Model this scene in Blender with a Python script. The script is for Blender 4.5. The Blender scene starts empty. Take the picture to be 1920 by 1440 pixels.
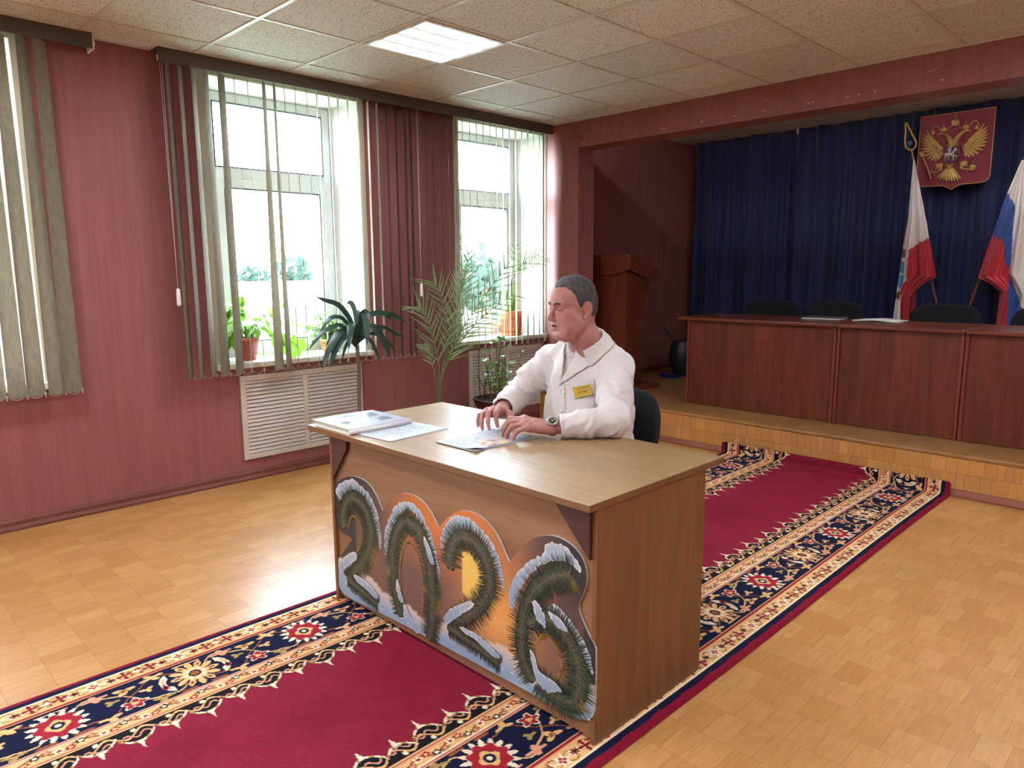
import bpy, bmesh, math, random
import numpy as np
from mathutils import Vector, Matrix, noise as mnoise
from mathutils.bvhtree import BVHTree

random.seed(7)
rng = np.random.default_rng(11)
SC = bpy.context.scene
COL = SC.collection
PI = math.pi
R = math.radians


# ------------------------------------------------------------------ colours and materials
def lin(c):
    return tuple(((v / 255.0) / 12.92 if v / 255.0 <= 0.04045 else ((v / 255.0 + 0.055) / 1.055) ** 2.4) for v in c)


MATS = {}


def new_mat(name):
    m = bpy.data.materials.new(name)
    m.use_nodes = True
    nt = m.node_tree
    b = nt.nodes['Principled BSDF']
    MATS[name] = m
    return m, nt, b


def N(nt, kind, **kw):
    n = nt.nodes.new(kind)
    for k, v in kw.items():
        if k in n.inputs.keys():
            n.inputs[k].default_value = v
        else:
            setattr(n, k, v)
    return n


def plain(name, c, rough=0.6, metal=0.0, var=0.12, scale=14.0, stretch=(1, 1, 1), bump=0.0, bscale=None, spec=0.5,
          trans=0.0, coat=0.0, sheen=0.0, alt=None):
    """principled material: base colour broken up by stretched noise, optional noise bump"""
    m, nt, b = new_mat(name)
    tc = N(nt, 'ShaderNodeTexCoord')
    mp = N(nt, 'ShaderNodeMapping')
    mp.inputs['Scale'].default_value = stretch
    nt.links.new(tc.outputs['Object'], mp.inputs['Vector'])
    nz = N(nt, 'ShaderNodeTexNoise', Scale=scale, Detail=5.0, Roughness=0.6)
    nt.links.new(mp.outputs['Vector'], nz.inputs['Vector'])
    l = lin(c)
    ramp = N(nt, 'ShaderNodeValToRGB')
    ramp.color_ramp.elements[0].position = 0.3
    ramp.color_ramp.elements[1].position = 0.72
    if alt is None:
        a = tuple(v * (1 - var) for v in l)
        d = tuple(min(1, v * (1 + var)) for v in l)
    else:
        a, d = l, lin(alt)
    ramp.color_ramp.elements[0].color = (*a, 1)
    ramp.color_ramp.elements[1].color = (*d, 1)
    nt.links.new(nz.outputs['Fac'], ramp.inputs['Fac'])
    nt.links.new(ramp.outputs['Color'], b.inputs['Base Color'])
    b.inputs['Roughness'].default_value = rough
    b.inputs['Metallic'].default_value = metal
    b.inputs['Specular IOR Level'].default_value = spec
    b.inputs['Coat Weight'].default_value = coat
    b.inputs['Sheen Weight'].default_value = sheen
    if bump:
        nb = N(nt, 'ShaderNodeTexNoise', Scale=bscale or scale * 3, Detail=4.0)
        nt.links.new(mp.outputs['Vector'], nb.inputs['Vector'])
        bp = N(nt, 'ShaderNodeBump', Strength=bump, Distance=0.01)
        nt.links.new(nb.outputs['Fac'], bp.inputs['Height'])
        nt.links.new(bp.outputs['Normal'], b.inputs['Normal'])
    if trans:
        out = nt.nodes['Material Output']
        tr = N(nt, 'ShaderNodeBsdfTranslucent')
        nt.links.new(ramp.outputs['Color'], tr.inputs['Color'])
        mx = N(nt, 'ShaderNodeMixShader')
        mx.inputs[0].default_value = trans
        nt.links.new(b.outputs[0], mx.inputs[1])
        nt.links.new(tr.outputs[0], mx.inputs[2])
        nt.links.new(mx.outputs[0], out.inputs['Surface'])
    return m


def wood(name, c1, c2, axis='Z', rough=0.4, scale=3.0, fine=60.0, spec=0.4, bump=0.05, ring=9.0):
    """wood veneer: long stretched noise along the grain axis plus a fine pore streak"""
    m, nt, b = new_mat(name)
    tc = N(nt, 'ShaderNodeTexCoord')
    st = {'X': (0.10, 1, 1), 'Y': (1, 0.10, 1), 'Z': (1, 1, 0.10)}[axis]
    mp = N(nt, 'ShaderNodeMapping')
    mp.inputs['Scale'].default_value = st
    nt.links.new(tc.outputs['Object'], mp.inputs['Vector'])
    n1 = N(nt, 'ShaderNodeTexNoise', Scale=scale * 3, Detail=4.0, Roughness=0.55, Distortion=0.8)
    n2 = N(nt, 'ShaderNodeTexNoise', Scale=fine, Detail=3.0, Roughness=0.7)
    for n in (n1, n2):
        nt.links.new(mp.outputs['Vector'], n.inputs['Vector'])
    ad = N(nt, 'ShaderNodeMath', operation='MULTIPLY_ADD')
    nt.links.new(n2.outputs['Fac'], ad.inputs[0])
    ad.inputs[1].default_value = 0.35
    nt.links.new(n1.outputs['Fac'], ad.inputs[2])
    ramp = N(nt, 'ShaderNodeValToRGB')
    ramp.color_ramp.elements[0].position = 0.45
    ramp.color_ramp.elements[1].position = 0.9
    ramp.color_ramp.elements[0].color = (*lin(c1), 1)
    ramp.color_ramp.elements[1].color = (*lin(c2), 1)
    nt.links.new(ad.outputs[0], ramp.inputs['Fac'])
    nt.links.new(ramp.outputs['Color'], b.inputs['Base Color'])
    b.inputs['Roughness'].default_value = rough
    b.inputs['Specular IOR Level'].default_value = spec
    bp = N(nt, 'ShaderNodeBump', Strength=bump, Distance=0.003)
    nt.links.new(n2.outputs['Fac'], bp.inputs['Height'])
    nt.links.new(bp.outputs['Normal'], b.inputs['Normal'])
    return m


def emis(name, c, strength):
    m, nt, b = new_mat(name)
    b.inputs['Base Color'].default_value = (*lin(c), 1)
    b.inputs['Emission Color'].default_value = (*lin(c), 1)
    b.inputs['Emission Strength'].default_value = strength
    return m


def attr_mat(name, rough=0.8, spec=0.3, bump=0.0, bscale=400.0, metal=0.0, sheen=0.0, trans=0.0):
    """material that shows the woven / printed colours stored on the mesh"""
    m, nt, b = new_mat(name)
    a = N(nt, 'ShaderNodeVertexColor', layer_name='print')
    nz = N(nt, 'ShaderNodeTexNoise', Scale=90.0, Detail=4.0)
    tc = N(nt, 'ShaderNodeTexCoord')
    nt.links.new(tc.outputs['Object'], nz.inputs['Vector'])
    mr = N(nt, 'ShaderNodeMapRange')
    mr.inputs['To Min'].default_value = 0.86
    mr.inputs['To Max'].default_value = 1.12
    nt.links.new(nz.outputs['Fac'], mr.inputs['Value'])
    mx = N(nt, 'ShaderNodeVectorMath', operation='SCALE')
    nt.links.new(a.outputs['Color'], mx.inputs[0])
    nt.links.new(mr.outputs['Result'], mx.inputs['Scale'])
    nt.links.new(mx.outputs['Vector'], b.inputs['Base Color'])
    b.inputs['Roughness'].default_value = rough
    b.inputs['Specular IOR Level'].default_value = spec
    b.inputs['Metallic'].default_value = metal
    b.inputs['Sheen Weight'].default_value = sheen
    if bump:
        nb = N(nt, 'ShaderNodeTexNoise', Scale=bscale, Detail=2.0)
        nt.links.new(tc.outputs['Object'], nb.inputs['Vector'])
        bp = N(nt, 'ShaderNodeBump', Strength=bump, Distance=0.004)
        nt.links.new(nb.outputs['Fac'], bp.inputs['Height'])
        nt.links.new(bp.outputs['Normal'], b.inputs['Normal'])
    return m


# ------------------------------------------------------------------ mesh building
class MB:
    """collects shapes (world coordinates) and links them as one mesh object"""

    def __init__(s):
        s.v, s.f, s.m, s.sm, s.c = [], [], [], [], []

    def add(s, vs, fs, mi=0, smooth=False, col=None):
        o = len(s.v)
        s.v += [tuple(p) for p in vs]
        s.f += [tuple(i + o for i in f) for f in fs]
        s.m += [mi] * len(fs)
        s.sm += [smooth] * len(fs)
        if isinstance(col, list):
            s.c += col
        else:
            s.c += [col if col else (1, 1, 1)] * len(vs)
        return s

    def box(s, x0, x1, y0, y1, z0, z1, mi=0, M=None, col=None):
        p = [(x0, y0, z0), (x1, y0, z0), (x1, y1, z0), (x0, y1, z0), (x0, y0, z1), (x1, y0, z1), (x1, y1, z1), (x0, y1, z1)]
        if M is not None:
            p = [M @ Vector(q) for q in p]
        return s.add(p, [(0, 3, 2, 1), (4, 5, 6, 7), (0, 1, 5, 4), (1, 2, 6, 5), (2, 3, 7, 6), (3, 0, 4, 7)], mi, col=col)

    def prism(s, poly, d0, d1, axis='y', mi=0, M=None, col=None):
        """polygon (a,b) pushed from d0 to d1 along an axis"""
        def P(a, b, d):
            q = {'x': (d, a, b), 'y': (a, d, b), 'z': (a, b, d)}[axis]
            return M @ Vector(q) if M is not None else q
        n = len(poly)
        vs = [P(a, b, d0) for a, b in poly] + [P(a, b, d1) for a, b in poly]
        fs = [tuple(range(n))[::-1], tuple(range(n, 2 * n))] + [(i, (i + 1) % n, n + (i + 1) % n, n + i) for i in range(n)]
        return s.add(vs, fs, mi, col=col)

    def tube(s, pts, r, n=8, mi=0, cap=True, smooth=True, col=None, flat=None):
        """tube along points; r number or list; flat=(normal, factor) squashes the section"""
        pts = [Vector(p) for p in pts]
        k = len(pts)
        rs = r if isinstance(r, (list, tuple)) else [r] * k
        vs, prev = [], None
        for i, p in enumerate(pts):
            t = (pts[min(i + 1, k - 1)] - pts[max(i - 1, 0)])
            t = t.normalized() if t.length > 1e-9 else Vector((0, 0, 1))
            if prev is None:
                u = t.orthogonal().normalized()
            else:
                u = prev - t * prev.dot(t)
                u = u.normalized() if u.length > 1e-6 else t.orthogonal().normalized()
            prev = u
            w = t.cross(u)
            for j in range(n):
                a = 2 * PI * j / n
                vs.append(p + (u * math.cos(a) + w * math.sin(a)) * rs[i])
        fs = [(i * n + j, i * n + (j + 1) % n, (i + 1) * n + (j + 1) % n, (i + 1) * n + j) for i in range(k - 1) for j in range(n)]
        if cap:
            fs += [tuple(range(n))[::-1], tuple(range((k - 1) * n, k * n))]
        return s.add(vs, fs, mi, smooth, col)

    def lathe(s, prof, cx, cy, n=24, mi=0, smooth=True, M=None, col=None, cap=True):
        vs = []
        for r, z in prof:
            for j in range(n):
                a = 2 * PI * j / n
                q = (cx + r * math.cos(a), cy + r * math.sin(a), z)
                vs.append(M @ Vector(q) if M is not None else q)
        k = len(prof)
        fs = [(i * n + j, i * n + (j + 1) % n, (i + 1) * n + (j + 1) % n, (i + 1) * n + j) for i in range(k - 1) for j in range(n)]
        if cap:
            fs += [tuple(range(n))[::-1], tuple(range((k - 1) * n, k * n))]
        return s.add(vs, fs, mi, smooth, col)

    def ball(s, c, r, n=12, mi=0, M=None, col=None):
        """ellipsoid"""
        rx, ry, rz = r if isinstance(r, (tuple, list)) else (r, r, r)
        k = max(4, n // 2)
        vs = []
        for i in range(k + 1):
            th = PI * i / k
            for j in range(n):
                a = 2 * PI * j / n
                q = Vector((rx * math.sin(th) * math.cos(a), ry * math.sin(th) * math.sin(a), -rz * math.cos(th)))
                if M is not None:
                    q = M @ q
                vs.append(q + Vector(c))
        fs = [(i * n + j, i * n + (j + 1) % n, (i + 1) * n + (j + 1) % n, (i + 1) * n + j) for i in range(k) for j in range(n)]
        return s.add(vs, fs, mi, True, col)

    def grid(s, P, nu, nv, mi=0, smooth=True, col=None, flip=False):
        """surface P(i,j) with (nu+1)x(nv+1) points"""
        vs = [P(i, j) for i in range(nu + 1) for j in range(nv + 1)]
        w = nv + 1
        fs = [(i * w + j, (i + 1) * w + j, (i + 1) * w + j + 1, i * w + j + 1) for i in range(nu) for j in range(nv)]
        if flip:
            fs = [f[::-1] for f in fs]
        return s.add(vs, fs, mi, smooth, col)

    def leaf(s, path, w, mi=0, nrm=(0, 0, 1), fold=0.25, col=None, prof=None):
        """leaf blade along a path: three-point section with a folded midrib"""
        path = [Vector(p) for p in path]
        k = len(path)
        vs = []
        for i, p in enumerate(path):
            t = (path[min(i + 1, k - 1)] - path[max(i - 1, 0)]).normalized()
            sd = t.cross(Vector(nrm))
            sd = sd.normalized() if sd.length > 1e-6 else t.orthogonal().normalized()
            up = sd.cross(t)
            f = i / (k - 1)
            ww = w * (prof(f) if prof else math.sin(PI * min(1, f * 0.93 + 0.07)) ** 0.8)
            vs += [p - sd * ww + up * ww * fold, p, p + sd * ww + up * ww * fold]
        fs = []
        for i in range(k - 1):
            a = i * 3
            fs += [(a, a + 1, a + 4, a + 3), (a + 1, a + 2, a + 5, a + 4)]
        return s.add(vs, fs, mi, True, col)

    def build(s, name, mats, parent=None, bevel=0.0, sub=0, solid=0.0, base=None, printc=False):
        mats = mats if isinstance(mats, (list, tuple)) else [mats]
        V = np.array(s.v, dtype=float)
        off = np.zeros(3)
        q = parent
        while q is not None:
            off += np.array(q.location)
            q = q.parent
        loc = (0, 0, 0)
        if parent is None:
            lo, hi = V.min(0), V.max(0)
            loc = base if base is not None else ((lo[0] + hi[0]) / 2, (lo[1] + hi[1]) / 2, lo[2])
            off = np.array(loc)
        me = bpy.data.meshes.new(name)
        me.from_pydata((V - off).tolist(), [], s.f)
        me.polygons.foreach_set('material_index', s.m)
        me.polygons.foreach_set('use_smooth', s.sm)
        for m in mats:
            me.materials.append(m)
        if printc:
            ca = me.color_attributes.new('print', 'FLOAT_COLOR', 'POINT')
            ca.data.foreach_set('color', np.hstack([np.array(s.c, dtype=np.float32), np.ones((len(s.v), 1), np.float32)]).ravel())
        me.update()
        o = bpy.data.objects.new(name, me)
        COL.objects.link(o)
        if parent is None:
            o.location = loc
        else:
            o.parent = parent
        if bevel:
            bv = o.modifiers.new('bevel', 'BEVEL')
            bv.width = bevel
            bv.segments = 2
            bv.limit_method = 'ANGLE'
        if solid:
            sd = o.modifiers.new('thickness', 'SOLIDIFY')
            sd.thickness = solid
            sd.offset = 0
        if sub:
            sb = o.modifiers.new('round', 'SUBSURF')
            sb.levels = sb.render_levels = sub
        return o


def tag(o, label=None, cat=None, group=None, kind=None):
    for k, v in (('label', label), ('category', cat), ('group', group), ('kind', kind)):
        if v:
            o[k] = v
    return o


def thing(name, loc, label, cat, group=None):
    o = bpy.data.objects.new(name, None)
    o.empty_display_size = 0.05
    o.location = loc
    COL.objects.link(o)
    return tag(o, label, cat, group)


def struct(o):
    o['kind'] = 'structure'
    return o


def copy_tree(o, parent=None):
    c = o.copy()
    COL.objects.link(c)
    if parent:
        c.parent = parent
    for ch in list(o.children):
        copy_tree(ch, c)
    return c


def fnoise(p, s=1.0):
    return mnoise.noise(Vector(p) * s)


def bez(p0, p1, p2, n):
    p0, p1, p2 = Vector(p0), Vector(p1), Vector(p2)
    return [(1 - t) ** 2 * p0 + 2 * t * (1 - t) * p1 + t * t * p2 for t in [i / n for i in range(n + 1)]]


def smooth_path(pts, n=8, closed=False):
    """Catmull-Rom through the points"""
    P = [np.array(p, float) for p in pts]
    k = len(P)
    out = []
    for i in range(k if closed else k - 1):
        a, b, c, d = (P[(i - 1) % k] if closed or i > 0 else P[0]), P[i], P[(i + 1) % k], (P[(i + 2) % k] if closed or i + 2 < k else P[-1])
        for j in range(n):
            t = j / n
            out.append(0.5 * ((2 * b) + (-a + c) * t + (2 * a - 5 * b + 4 * c - d) * t * t + (-a + 3 * b - 3 * c + d) * t ** 3))
    if not closed:
        out.append(P[-1])
    return out

SKY = 20.0
EXPO = 1.6

# ------------------------------------------------------------------ camera
cam_d = bpy.data.cameras.new('camera')
cam_d.sensor_width = 36.0
cam_d.lens = 1355.75 / 1920 * 36.0
cam_d.clip_start = 0.05
cam = bpy.data.objects.new('camera', cam_d)
COL.objects.link(cam)
yaw, pit, rol = R(45.1664), R(-8.9791), R(-0.3690)
Fw = Vector((-math.sin(yaw) * math.cos(pit), math.cos(yaw) * math.cos(pit), math.sin(pit)))
Rt = Vector((math.cos(yaw), math.sin(yaw), 0))
Up = Rt.cross(Fw)
Rt2 = math.cos(rol) * Rt + math.sin(rol) * Up
Up2 = -math.sin(rol) * Rt + math.cos(rol) * Up
Mc = Matrix((Rt2, Up2, -Fw)).transposed().to_4x4()
Mc.translation = Vector((4.652, -5.064, 1.4028))
cam.matrix_world = Mc
SC.camera = cam

# ------------------------------------------------------------------ materials of the room
CEIL = 2.685
XR, YB = 7.6, -9.2          # far right wall and the wall behind the camera


def floor_mat(name, tint=1.0):
    m, nt, b = new_mat(name)
    tc = N(nt, 'ShaderNodeTexCoord')
    br = N(nt, 'ShaderNodeTexBrick')
    br.offset = 0.37
    br.inputs['Scale'].default_value = 1.0
    br.inputs['Brick Width'].default_value = 0.083
    br.inputs['Row Height'].default_value = 0.147
    br.inputs['Mortar Size'].default_value = 0.0006
    br.inputs['Mortar Smooth'].default_value = 0.3
    br.inputs['Bias'].default_value = 0.0
    br.inputs['Color1'].default_value = (*lin((184, 130, 72)), 1)
    br.inputs['Color2'].default_value = (*lin((200, 148, 90)), 1)
    br.inputs['Mortar'].default_value = (*lin((120, 82, 44)), 1)
    mp0 = N(nt, 'ShaderNodeMapping')
    mp0.inputs['Location'].default_value = (0.0, 0.0, 0.0)
    nt.links.new(tc.outputs['Object'], mp0.inputs['Vector'])
    nt.links.new(mp0.outputs['Vector'], br.inputs['Vector'])
    mp = N(nt, 'ShaderNodeMapping')
    mp.inputs['Scale'].default_value = (1, 0.12, 1)
    nt.links.new(tc.outputs['Object'], mp.inputs['Vector'])
    g = N(nt, 'ShaderNodeTexNoise', Scale=70.0, Detail=5.0, Roughness=0.65)
    nt.links.new(mp.outputs['Vector'], g.inputs['Vector'])
    w = N(nt, 'ShaderNodeTexNoise', Scale=1.7, Detail=4.0)
    nt.links.new(tc.outputs['Object'], w.inputs['Vector'])
    mr = N(nt, 'ShaderNodeMapRange')
    mr.inputs['From Min'].default_value = 0.3
    mr.inputs['From Max'].default_value = 0.7
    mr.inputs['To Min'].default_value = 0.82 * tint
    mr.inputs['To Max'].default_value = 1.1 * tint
    nt.links.new(g.outputs['Fac'], mr.inputs['Value'])
    mr2 = N(nt, 'ShaderNodeMapRange')
    mr2.inputs['To Min'].default_value = 0.8
    mr2.inputs['To Max'].default_value = 1.15
    nt.links.new(w.outputs['Fac'], mr2.inputs['Value'])
    mu = N(nt, 'ShaderNodeMath', operation='MULTIPLY')
    nt.links.new(mr.outputs[0], mu.inputs[0])
    nt.links.new(mr2.outputs[0], mu.inputs[1])
    sc = N(nt, 'ShaderNodeVectorMath', operation='SCALE')
    nt.links.new(br.outputs['Color'], sc.inputs[0])
    nt.links.new(mu.outputs[0], sc.inputs['Scale'])
    nt.links.new(sc.outputs[0], b.inputs['Base Color'])
    rr = N(nt, 'ShaderNodeMapRange')
    rr.inputs['To Min'].default_value = 0.24
    rr.inputs['To Max'].default_value = 0.42
    nt.links.new(g.outputs['Fac'], rr.inputs['Value'])
    nt.links.new(rr.outputs[0], b.inputs['Roughness'])
    b.inputs['Specular IOR Level'].default_value = 0.42
    bp = N(nt, 'ShaderNodeBump', Strength=0.35, Distance=0.002)
    bp.invert = True
    nt.links.new(br.outputs['Fac'], bp.inputs['Height'])
    nt.links.new(bp.outputs['Normal'], b.inputs['Normal'])
    return m


def panel_mat(name, c1, c2, axis, seam=0.25, off=0.0):
    """red laminated wall boards: vertical grain streaks and a fine seam every 25 cm along one axis"""
    m, nt, b = new_mat(name)
    tc = N(nt, 'ShaderNodeTexCoord')
    mp = N(nt, 'ShaderNodeMapping')
    mp.inputs['Scale'].default_value = (1, 1, 0.06)
    nt.links.new(tc.outputs['Object'], mp.inputs['Vector'])
    n1 = N(nt, 'ShaderNodeTexNoise', Scale=24.0, Detail=5.0, Roughness=0.6)
    nt.links.new(mp.outputs['Vector'], n1.inputs['Vector'])
    ramp = N(nt, 'ShaderNodeValToRGB')
    ramp.color_ramp.elements[0].position = 0.32
    ramp.color_ramp.elements[1].position = 0.7
    ramp.color_ramp.elements[0].color = (*lin(c1), 1)
    ramp.color_ramp.elements[1].color = (*lin(c2), 1)
    nt.links.new(n1.outputs['Fac'], ramp.inputs['Fac'])
    sp = N(nt, 'ShaderNodeSeparateXYZ')
    nt.links.new(tc.outputs['Object'], sp.inputs[0])
    a = N(nt, 'ShaderNodeMath', operation='ADD')
    nt.links.new(sp.outputs[axis], a.inputs[0])
    a.inputs[1].default_value = 100.0 + off
    md = N(nt, 'ShaderNodeMath', operation='MODULO')
    nt.links.new(a.outputs[0], md.inputs[0])
    md.inputs[1].default_value = seam
    lt = N(nt, 'ShaderNodeMath', operation='LESS_THAN')
    nt.links.new(md.outputs[0], lt.inputs[0])
    lt.inputs[1].default_value = 0.0034
    mx = N(nt, 'ShaderNodeMix', data_type='RGBA')
    nt.links.new(lt.outputs[0], mx.inputs[0])
    nt.links.new(ramp.outputs['Color'], mx.inputs[6])
    mx.inputs[7].default_value = (*lin((150, 80, 84)), 1)
    nt.links.new(mx.outputs[2], b.inputs['Base Color'])
    b.inputs['Roughness'].default_value = 0.42
    b.inputs['Specular IOR Level'].default_value = 0.35
    bp = N(nt, 'ShaderNodeBump', Strength=0.3, Distance=0.002)
    bp.invert = True
    nt.links.new(lt.outputs[0], bp.inputs['Height'])
    nt.links.new(bp.outputs['Normal'], b.inputs['Normal'])
    return m


def tile_mat(name):
    """mineral fibre ceiling tile: pits, and a tone of its own per 60 cm cell"""
    m, nt, b = new_mat(name)
    tc = N(nt, 'ShaderNodeTexCoord')
    mp = N(nt, 'ShaderNodeMapping')
    mp.inputs['Location'].default_value = (-0.35, 2.59 - 0.0, 0)
    nt.links.new(tc.outputs['Object'], mp.inputs['Vector'])
    sc = N(nt, 'ShaderNodeVectorMath', operation='SCALE')
    sc.inputs['Scale'].default_value = 1 / 0.6
    nt.links.new(mp.outputs[0], sc.inputs[0])
    fl = N(nt, 'ShaderNodeVectorMath', operation='FLOOR')
    nt.links.new(sc.outputs[0], fl.inputs[0])
    wn = N(nt, 'ShaderNodeTexWhiteNoise')
    nt.links.new(fl.outputs[0], wn.inputs['Vector'])
    vo = N(nt, 'ShaderNodeTexNoise', Scale=88.0, Detail=2.0, Roughness=0.4)
    nt.links.new(tc.outputs['Object'], vo.inputs['Vector'])
    ramp = N(nt, 'ShaderNodeValToRGB')
    ramp.color_ramp.elements[0].position = 0.335
    ramp.color_ramp.elements[1].position = 0.40
    ramp.color_ramp.elements[0].color = (*lin((152, 150, 147)), 1)
    ramp.color_ramp.elements[1].color = (*lin((222, 221, 219)), 1)
    nt.links.new(vo.outputs['Fac'], ramp.inputs['Fac'])
    mr = N(nt, 'ShaderNodeMapRange')
    mr.inputs['To Min'].default_value = 0.94
    mr.inputs['To Max'].default_value = 1.05
    nt.links.new(wn.outputs['Value'], mr.inputs['Value'])
    s2 = N(nt, 'ShaderNodeVectorMath', operation='SCALE')
    nt.links.new(ramp.outputs['Color'], s2.inputs[0])
    nt.links.new(mr.outputs[0], s2.inputs['Scale'])
    nt.links.new(s2.outputs[0], b.inputs['Base Color'])
    b.inputs['Roughness'].default_value = 0.9
    b.inputs['Specular IOR Level'].default_value = 0.15
    return m


M_floor = floor_mat('parquet')
M_riser = floor_mat('riser_parquet', 0.98)
M_wallL = panel_mat('red_wall_boards', (142, 85, 82), (156, 99, 94), 'Y', 0.25, 0.13)
M_wallF = panel_mat('red_front_boards', (146, 88, 83), (160, 102, 95), 'X', 0.25, 0.0)
M_tile = tile_mat('ceiling_tile')
M_tbar = plain('white_grid_metal', (205, 203, 196), 0.45, var=0.03)
M_white = plain('white_plastic', (236, 236, 232), 0.35, var=0.03)
M_reveal = plain('white_plaster', (232, 232, 226), 0.8, var=0.03)
M_beige = plain('beige_trim', (198, 188, 164), 0.5, var=0.04)
M_sill = plain('white_sill', (236, 234, 222), 0.3, var=0.03)
M_base = wood('brown_baseboard', (92, 50, 40), (126, 70, 54), 'Y', 0.4)
M_base2 = wood('brown_shoe_moulding', (120, 66, 48), (150, 88, 62), 'X', 0.4)
M_rubber = plain('dark_gasket', (40, 44, 48), 0.6)
M_steel = plain('brushed_steel', (170, 170, 168), 0.3, metal=1.0, var=0.05)

gl, nt, b = new_mat('window_glass')
out = nt.nodes['Material Output']
tr = N(nt, 'ShaderNodeBsdfTransparent')
tr.inputs['Color'].default_value = (0.96, 0.98, 0.98, 1)
gs = N(nt, 'ShaderNodeBsdfGlossy')
gs.inputs['Roughness'].default_value = 0.02
fr = N(nt, 'ShaderNodeFresnel')
ge = N(nt, 'ShaderNodeNewGeometry')
io = N(nt, 'ShaderNodeMapRange')
io.inputs['To Min'].default_value = 1.45
io.inputs['To Max'].default_value = 1 / 1.45
nt.links.new(ge.outputs['Backfacing'], io.inputs['Value'])
nt.links.new(io.outputs['Result'], fr.inputs['IOR'])
mx = N(nt, 'ShaderNodeMixShader')
nt.links.new(fr.outputs[0], mx.inputs[0])
nt.links.new(tr.outputs[0], mx.inputs[1])
nt.links.new(gs.outputs[0], mx.inputs[2])
nt.links.new(mx.outputs[0], out.inputs['Surface'])
M_glass = gl

# ------------------------------------------------------------------ floor, walls, ceiling
struct(MB().box(-0.4, XR + 0.15, YB - 0.15, 2.7, -0.12, 0.0).build('floor', M_floor, base=(0, 0, 0)))

# openings of the window wall: (y0, y1)
WINS = [(-3.10, -2.00), (-1.045, -0.03), (-5.20, -4.10), (-7.25, -6.15)]
WZ0, WZ1 = 0.775, 2.605
mb = MB()
cuts = sorted(WINS)
ys = YB - 0.15
for y0, y1 in cuts:
    mb.box(-0.40, 0, ys, y0, 0, CEIL)
    mb.box(-0.40, 0, y0, y1, 0, WZ0)
    mb.box(-0.40, 0, y0, y1, WZ1, CEIL)
    ys = y1
mb.box(-0.40, 0, ys, 2.7, 0, CEIL + 0.2)
struct(mb.build('wall_left', M_wallL, base=(0, 0, 0)))

mb = MB()
mb.box(0, 0.405, 0, 0.22, 0, CEIL)                 # pillar beside the window wall
mb.box(0.405, XR, 0, 0.22, 2.458, CEIL)            # beam over the stage
mb.box(6.9, XR, 0, 0.22, 0, 2.458)
wf = struct(mb.build('wall_front', M_wallF, base=(0, 0, 0)))
# filled screw heads and paint chips along the beam
M_dot = plain('pale_filler', (206, 176, 172), 0.7)
dots = MB()
for px, pz in [(0.45, 2.487), (0.774, 2.487), (1.02, 2.497), (1.262, 2.497), (1.285, 2.497), (1.62, 2.503), (1.885, 2.505), (2.115, 2.505),
               (2.12, 2.573), (2.43, 2.507), (2.46, 2.511), (2.69, 2.508), (2.76, 2.508), (2.86, 2.512), (3.24, 2.513)]:
    dots.ball((px, 0.0, pz), (0.0075, 0.003, 0.0075), 10)
dots.tube([(3.15, -0.001, 2.578), (3.18, -0.001, 2.575), (3.205, -0.001, 2.585), (3.212, -0.001, 2.592)], 0.0015, 5)
dots.build('filled_screw_hole', M_dot, wf)

struct(MB().box(-0.4, XR + 0.15, YB - 0.15, YB, 0, CEIL).build('wall_back', M_wallF, base=(0, 0, 0)))
struct(MB().box(XR, XR + 0.15, YB, 2.7, 0, CEIL + 0.2).build('wall_right', M_wallL, base=(0, 0, 0)))
struct(MB().box(0, XR, 2.62, 2.74, 0, CEIL + 0.2).build('wall_stage', M_wallF, base=(0, 0, 0)))
struct(MB().box(-0.4, XR + 0.15, YB - 0.15, 0.0, CEIL, CEIL + 0.1).build('ceiling', M_tile, base=(0, 0, 0)))
struct(MB().box(0, XR, 0.0, 2.7, 2.80, 2.9).build('ceiling_stage', M_tile, base=(0, 0, 0)))

# suspended grid: lines every 60 cm
mb = MB()
gx = [0.35 + 0.6 * i for i in range(0, 13)]
gy = [-2.59 + 0.6 * j for j in range(-11, 5)]
for x in gx:
    mb.box(x - 0.012, x + 0.012, YB, 0, CEIL - 0.004, CEIL + 0.004)
for y in gy:
    mb.box(0, XR, y - 0.012, y + 0.012, CEIL - 0.0045, CEIL + 0.004)
mb.box(0, 0.02, YB, 0, CEIL - 0.006, CEIL + 0.004)
mb.box(0, XR, -0.014, 0, CEIL - 0.006, CEIL + 0.004)
struct(mb.build('trim_1', M_tbar, base=(0, 0, CEIL)))

# baseboard with two steps
mb = MB()
mb.prism([(0, 0), (0.026, 0), (0.026, 0.012), (0.016, 0.03), (0.014, 0.05), (0.008, 0.062), (0, 0.066)], YB, -0.09, 'y')
struct(mb.build('baseboard_left', M_base, base=(0, 0, 0)))

# ------------------------------------------------------------------ stage platform
SZ = 0.265
mb = MB()
mb.box(0, XR, -0.075, 2.62, 0, SZ - 0.024)
stg = struct(mb.build('stage_platform', M_riser, base=(0, 0, 0)))
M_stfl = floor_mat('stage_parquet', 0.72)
MB().box(0, XR, -0.085, 2.62, SZ - 0.024, SZ).build('stage_floor', M_stfl, stg, bevel=0.006)
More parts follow.
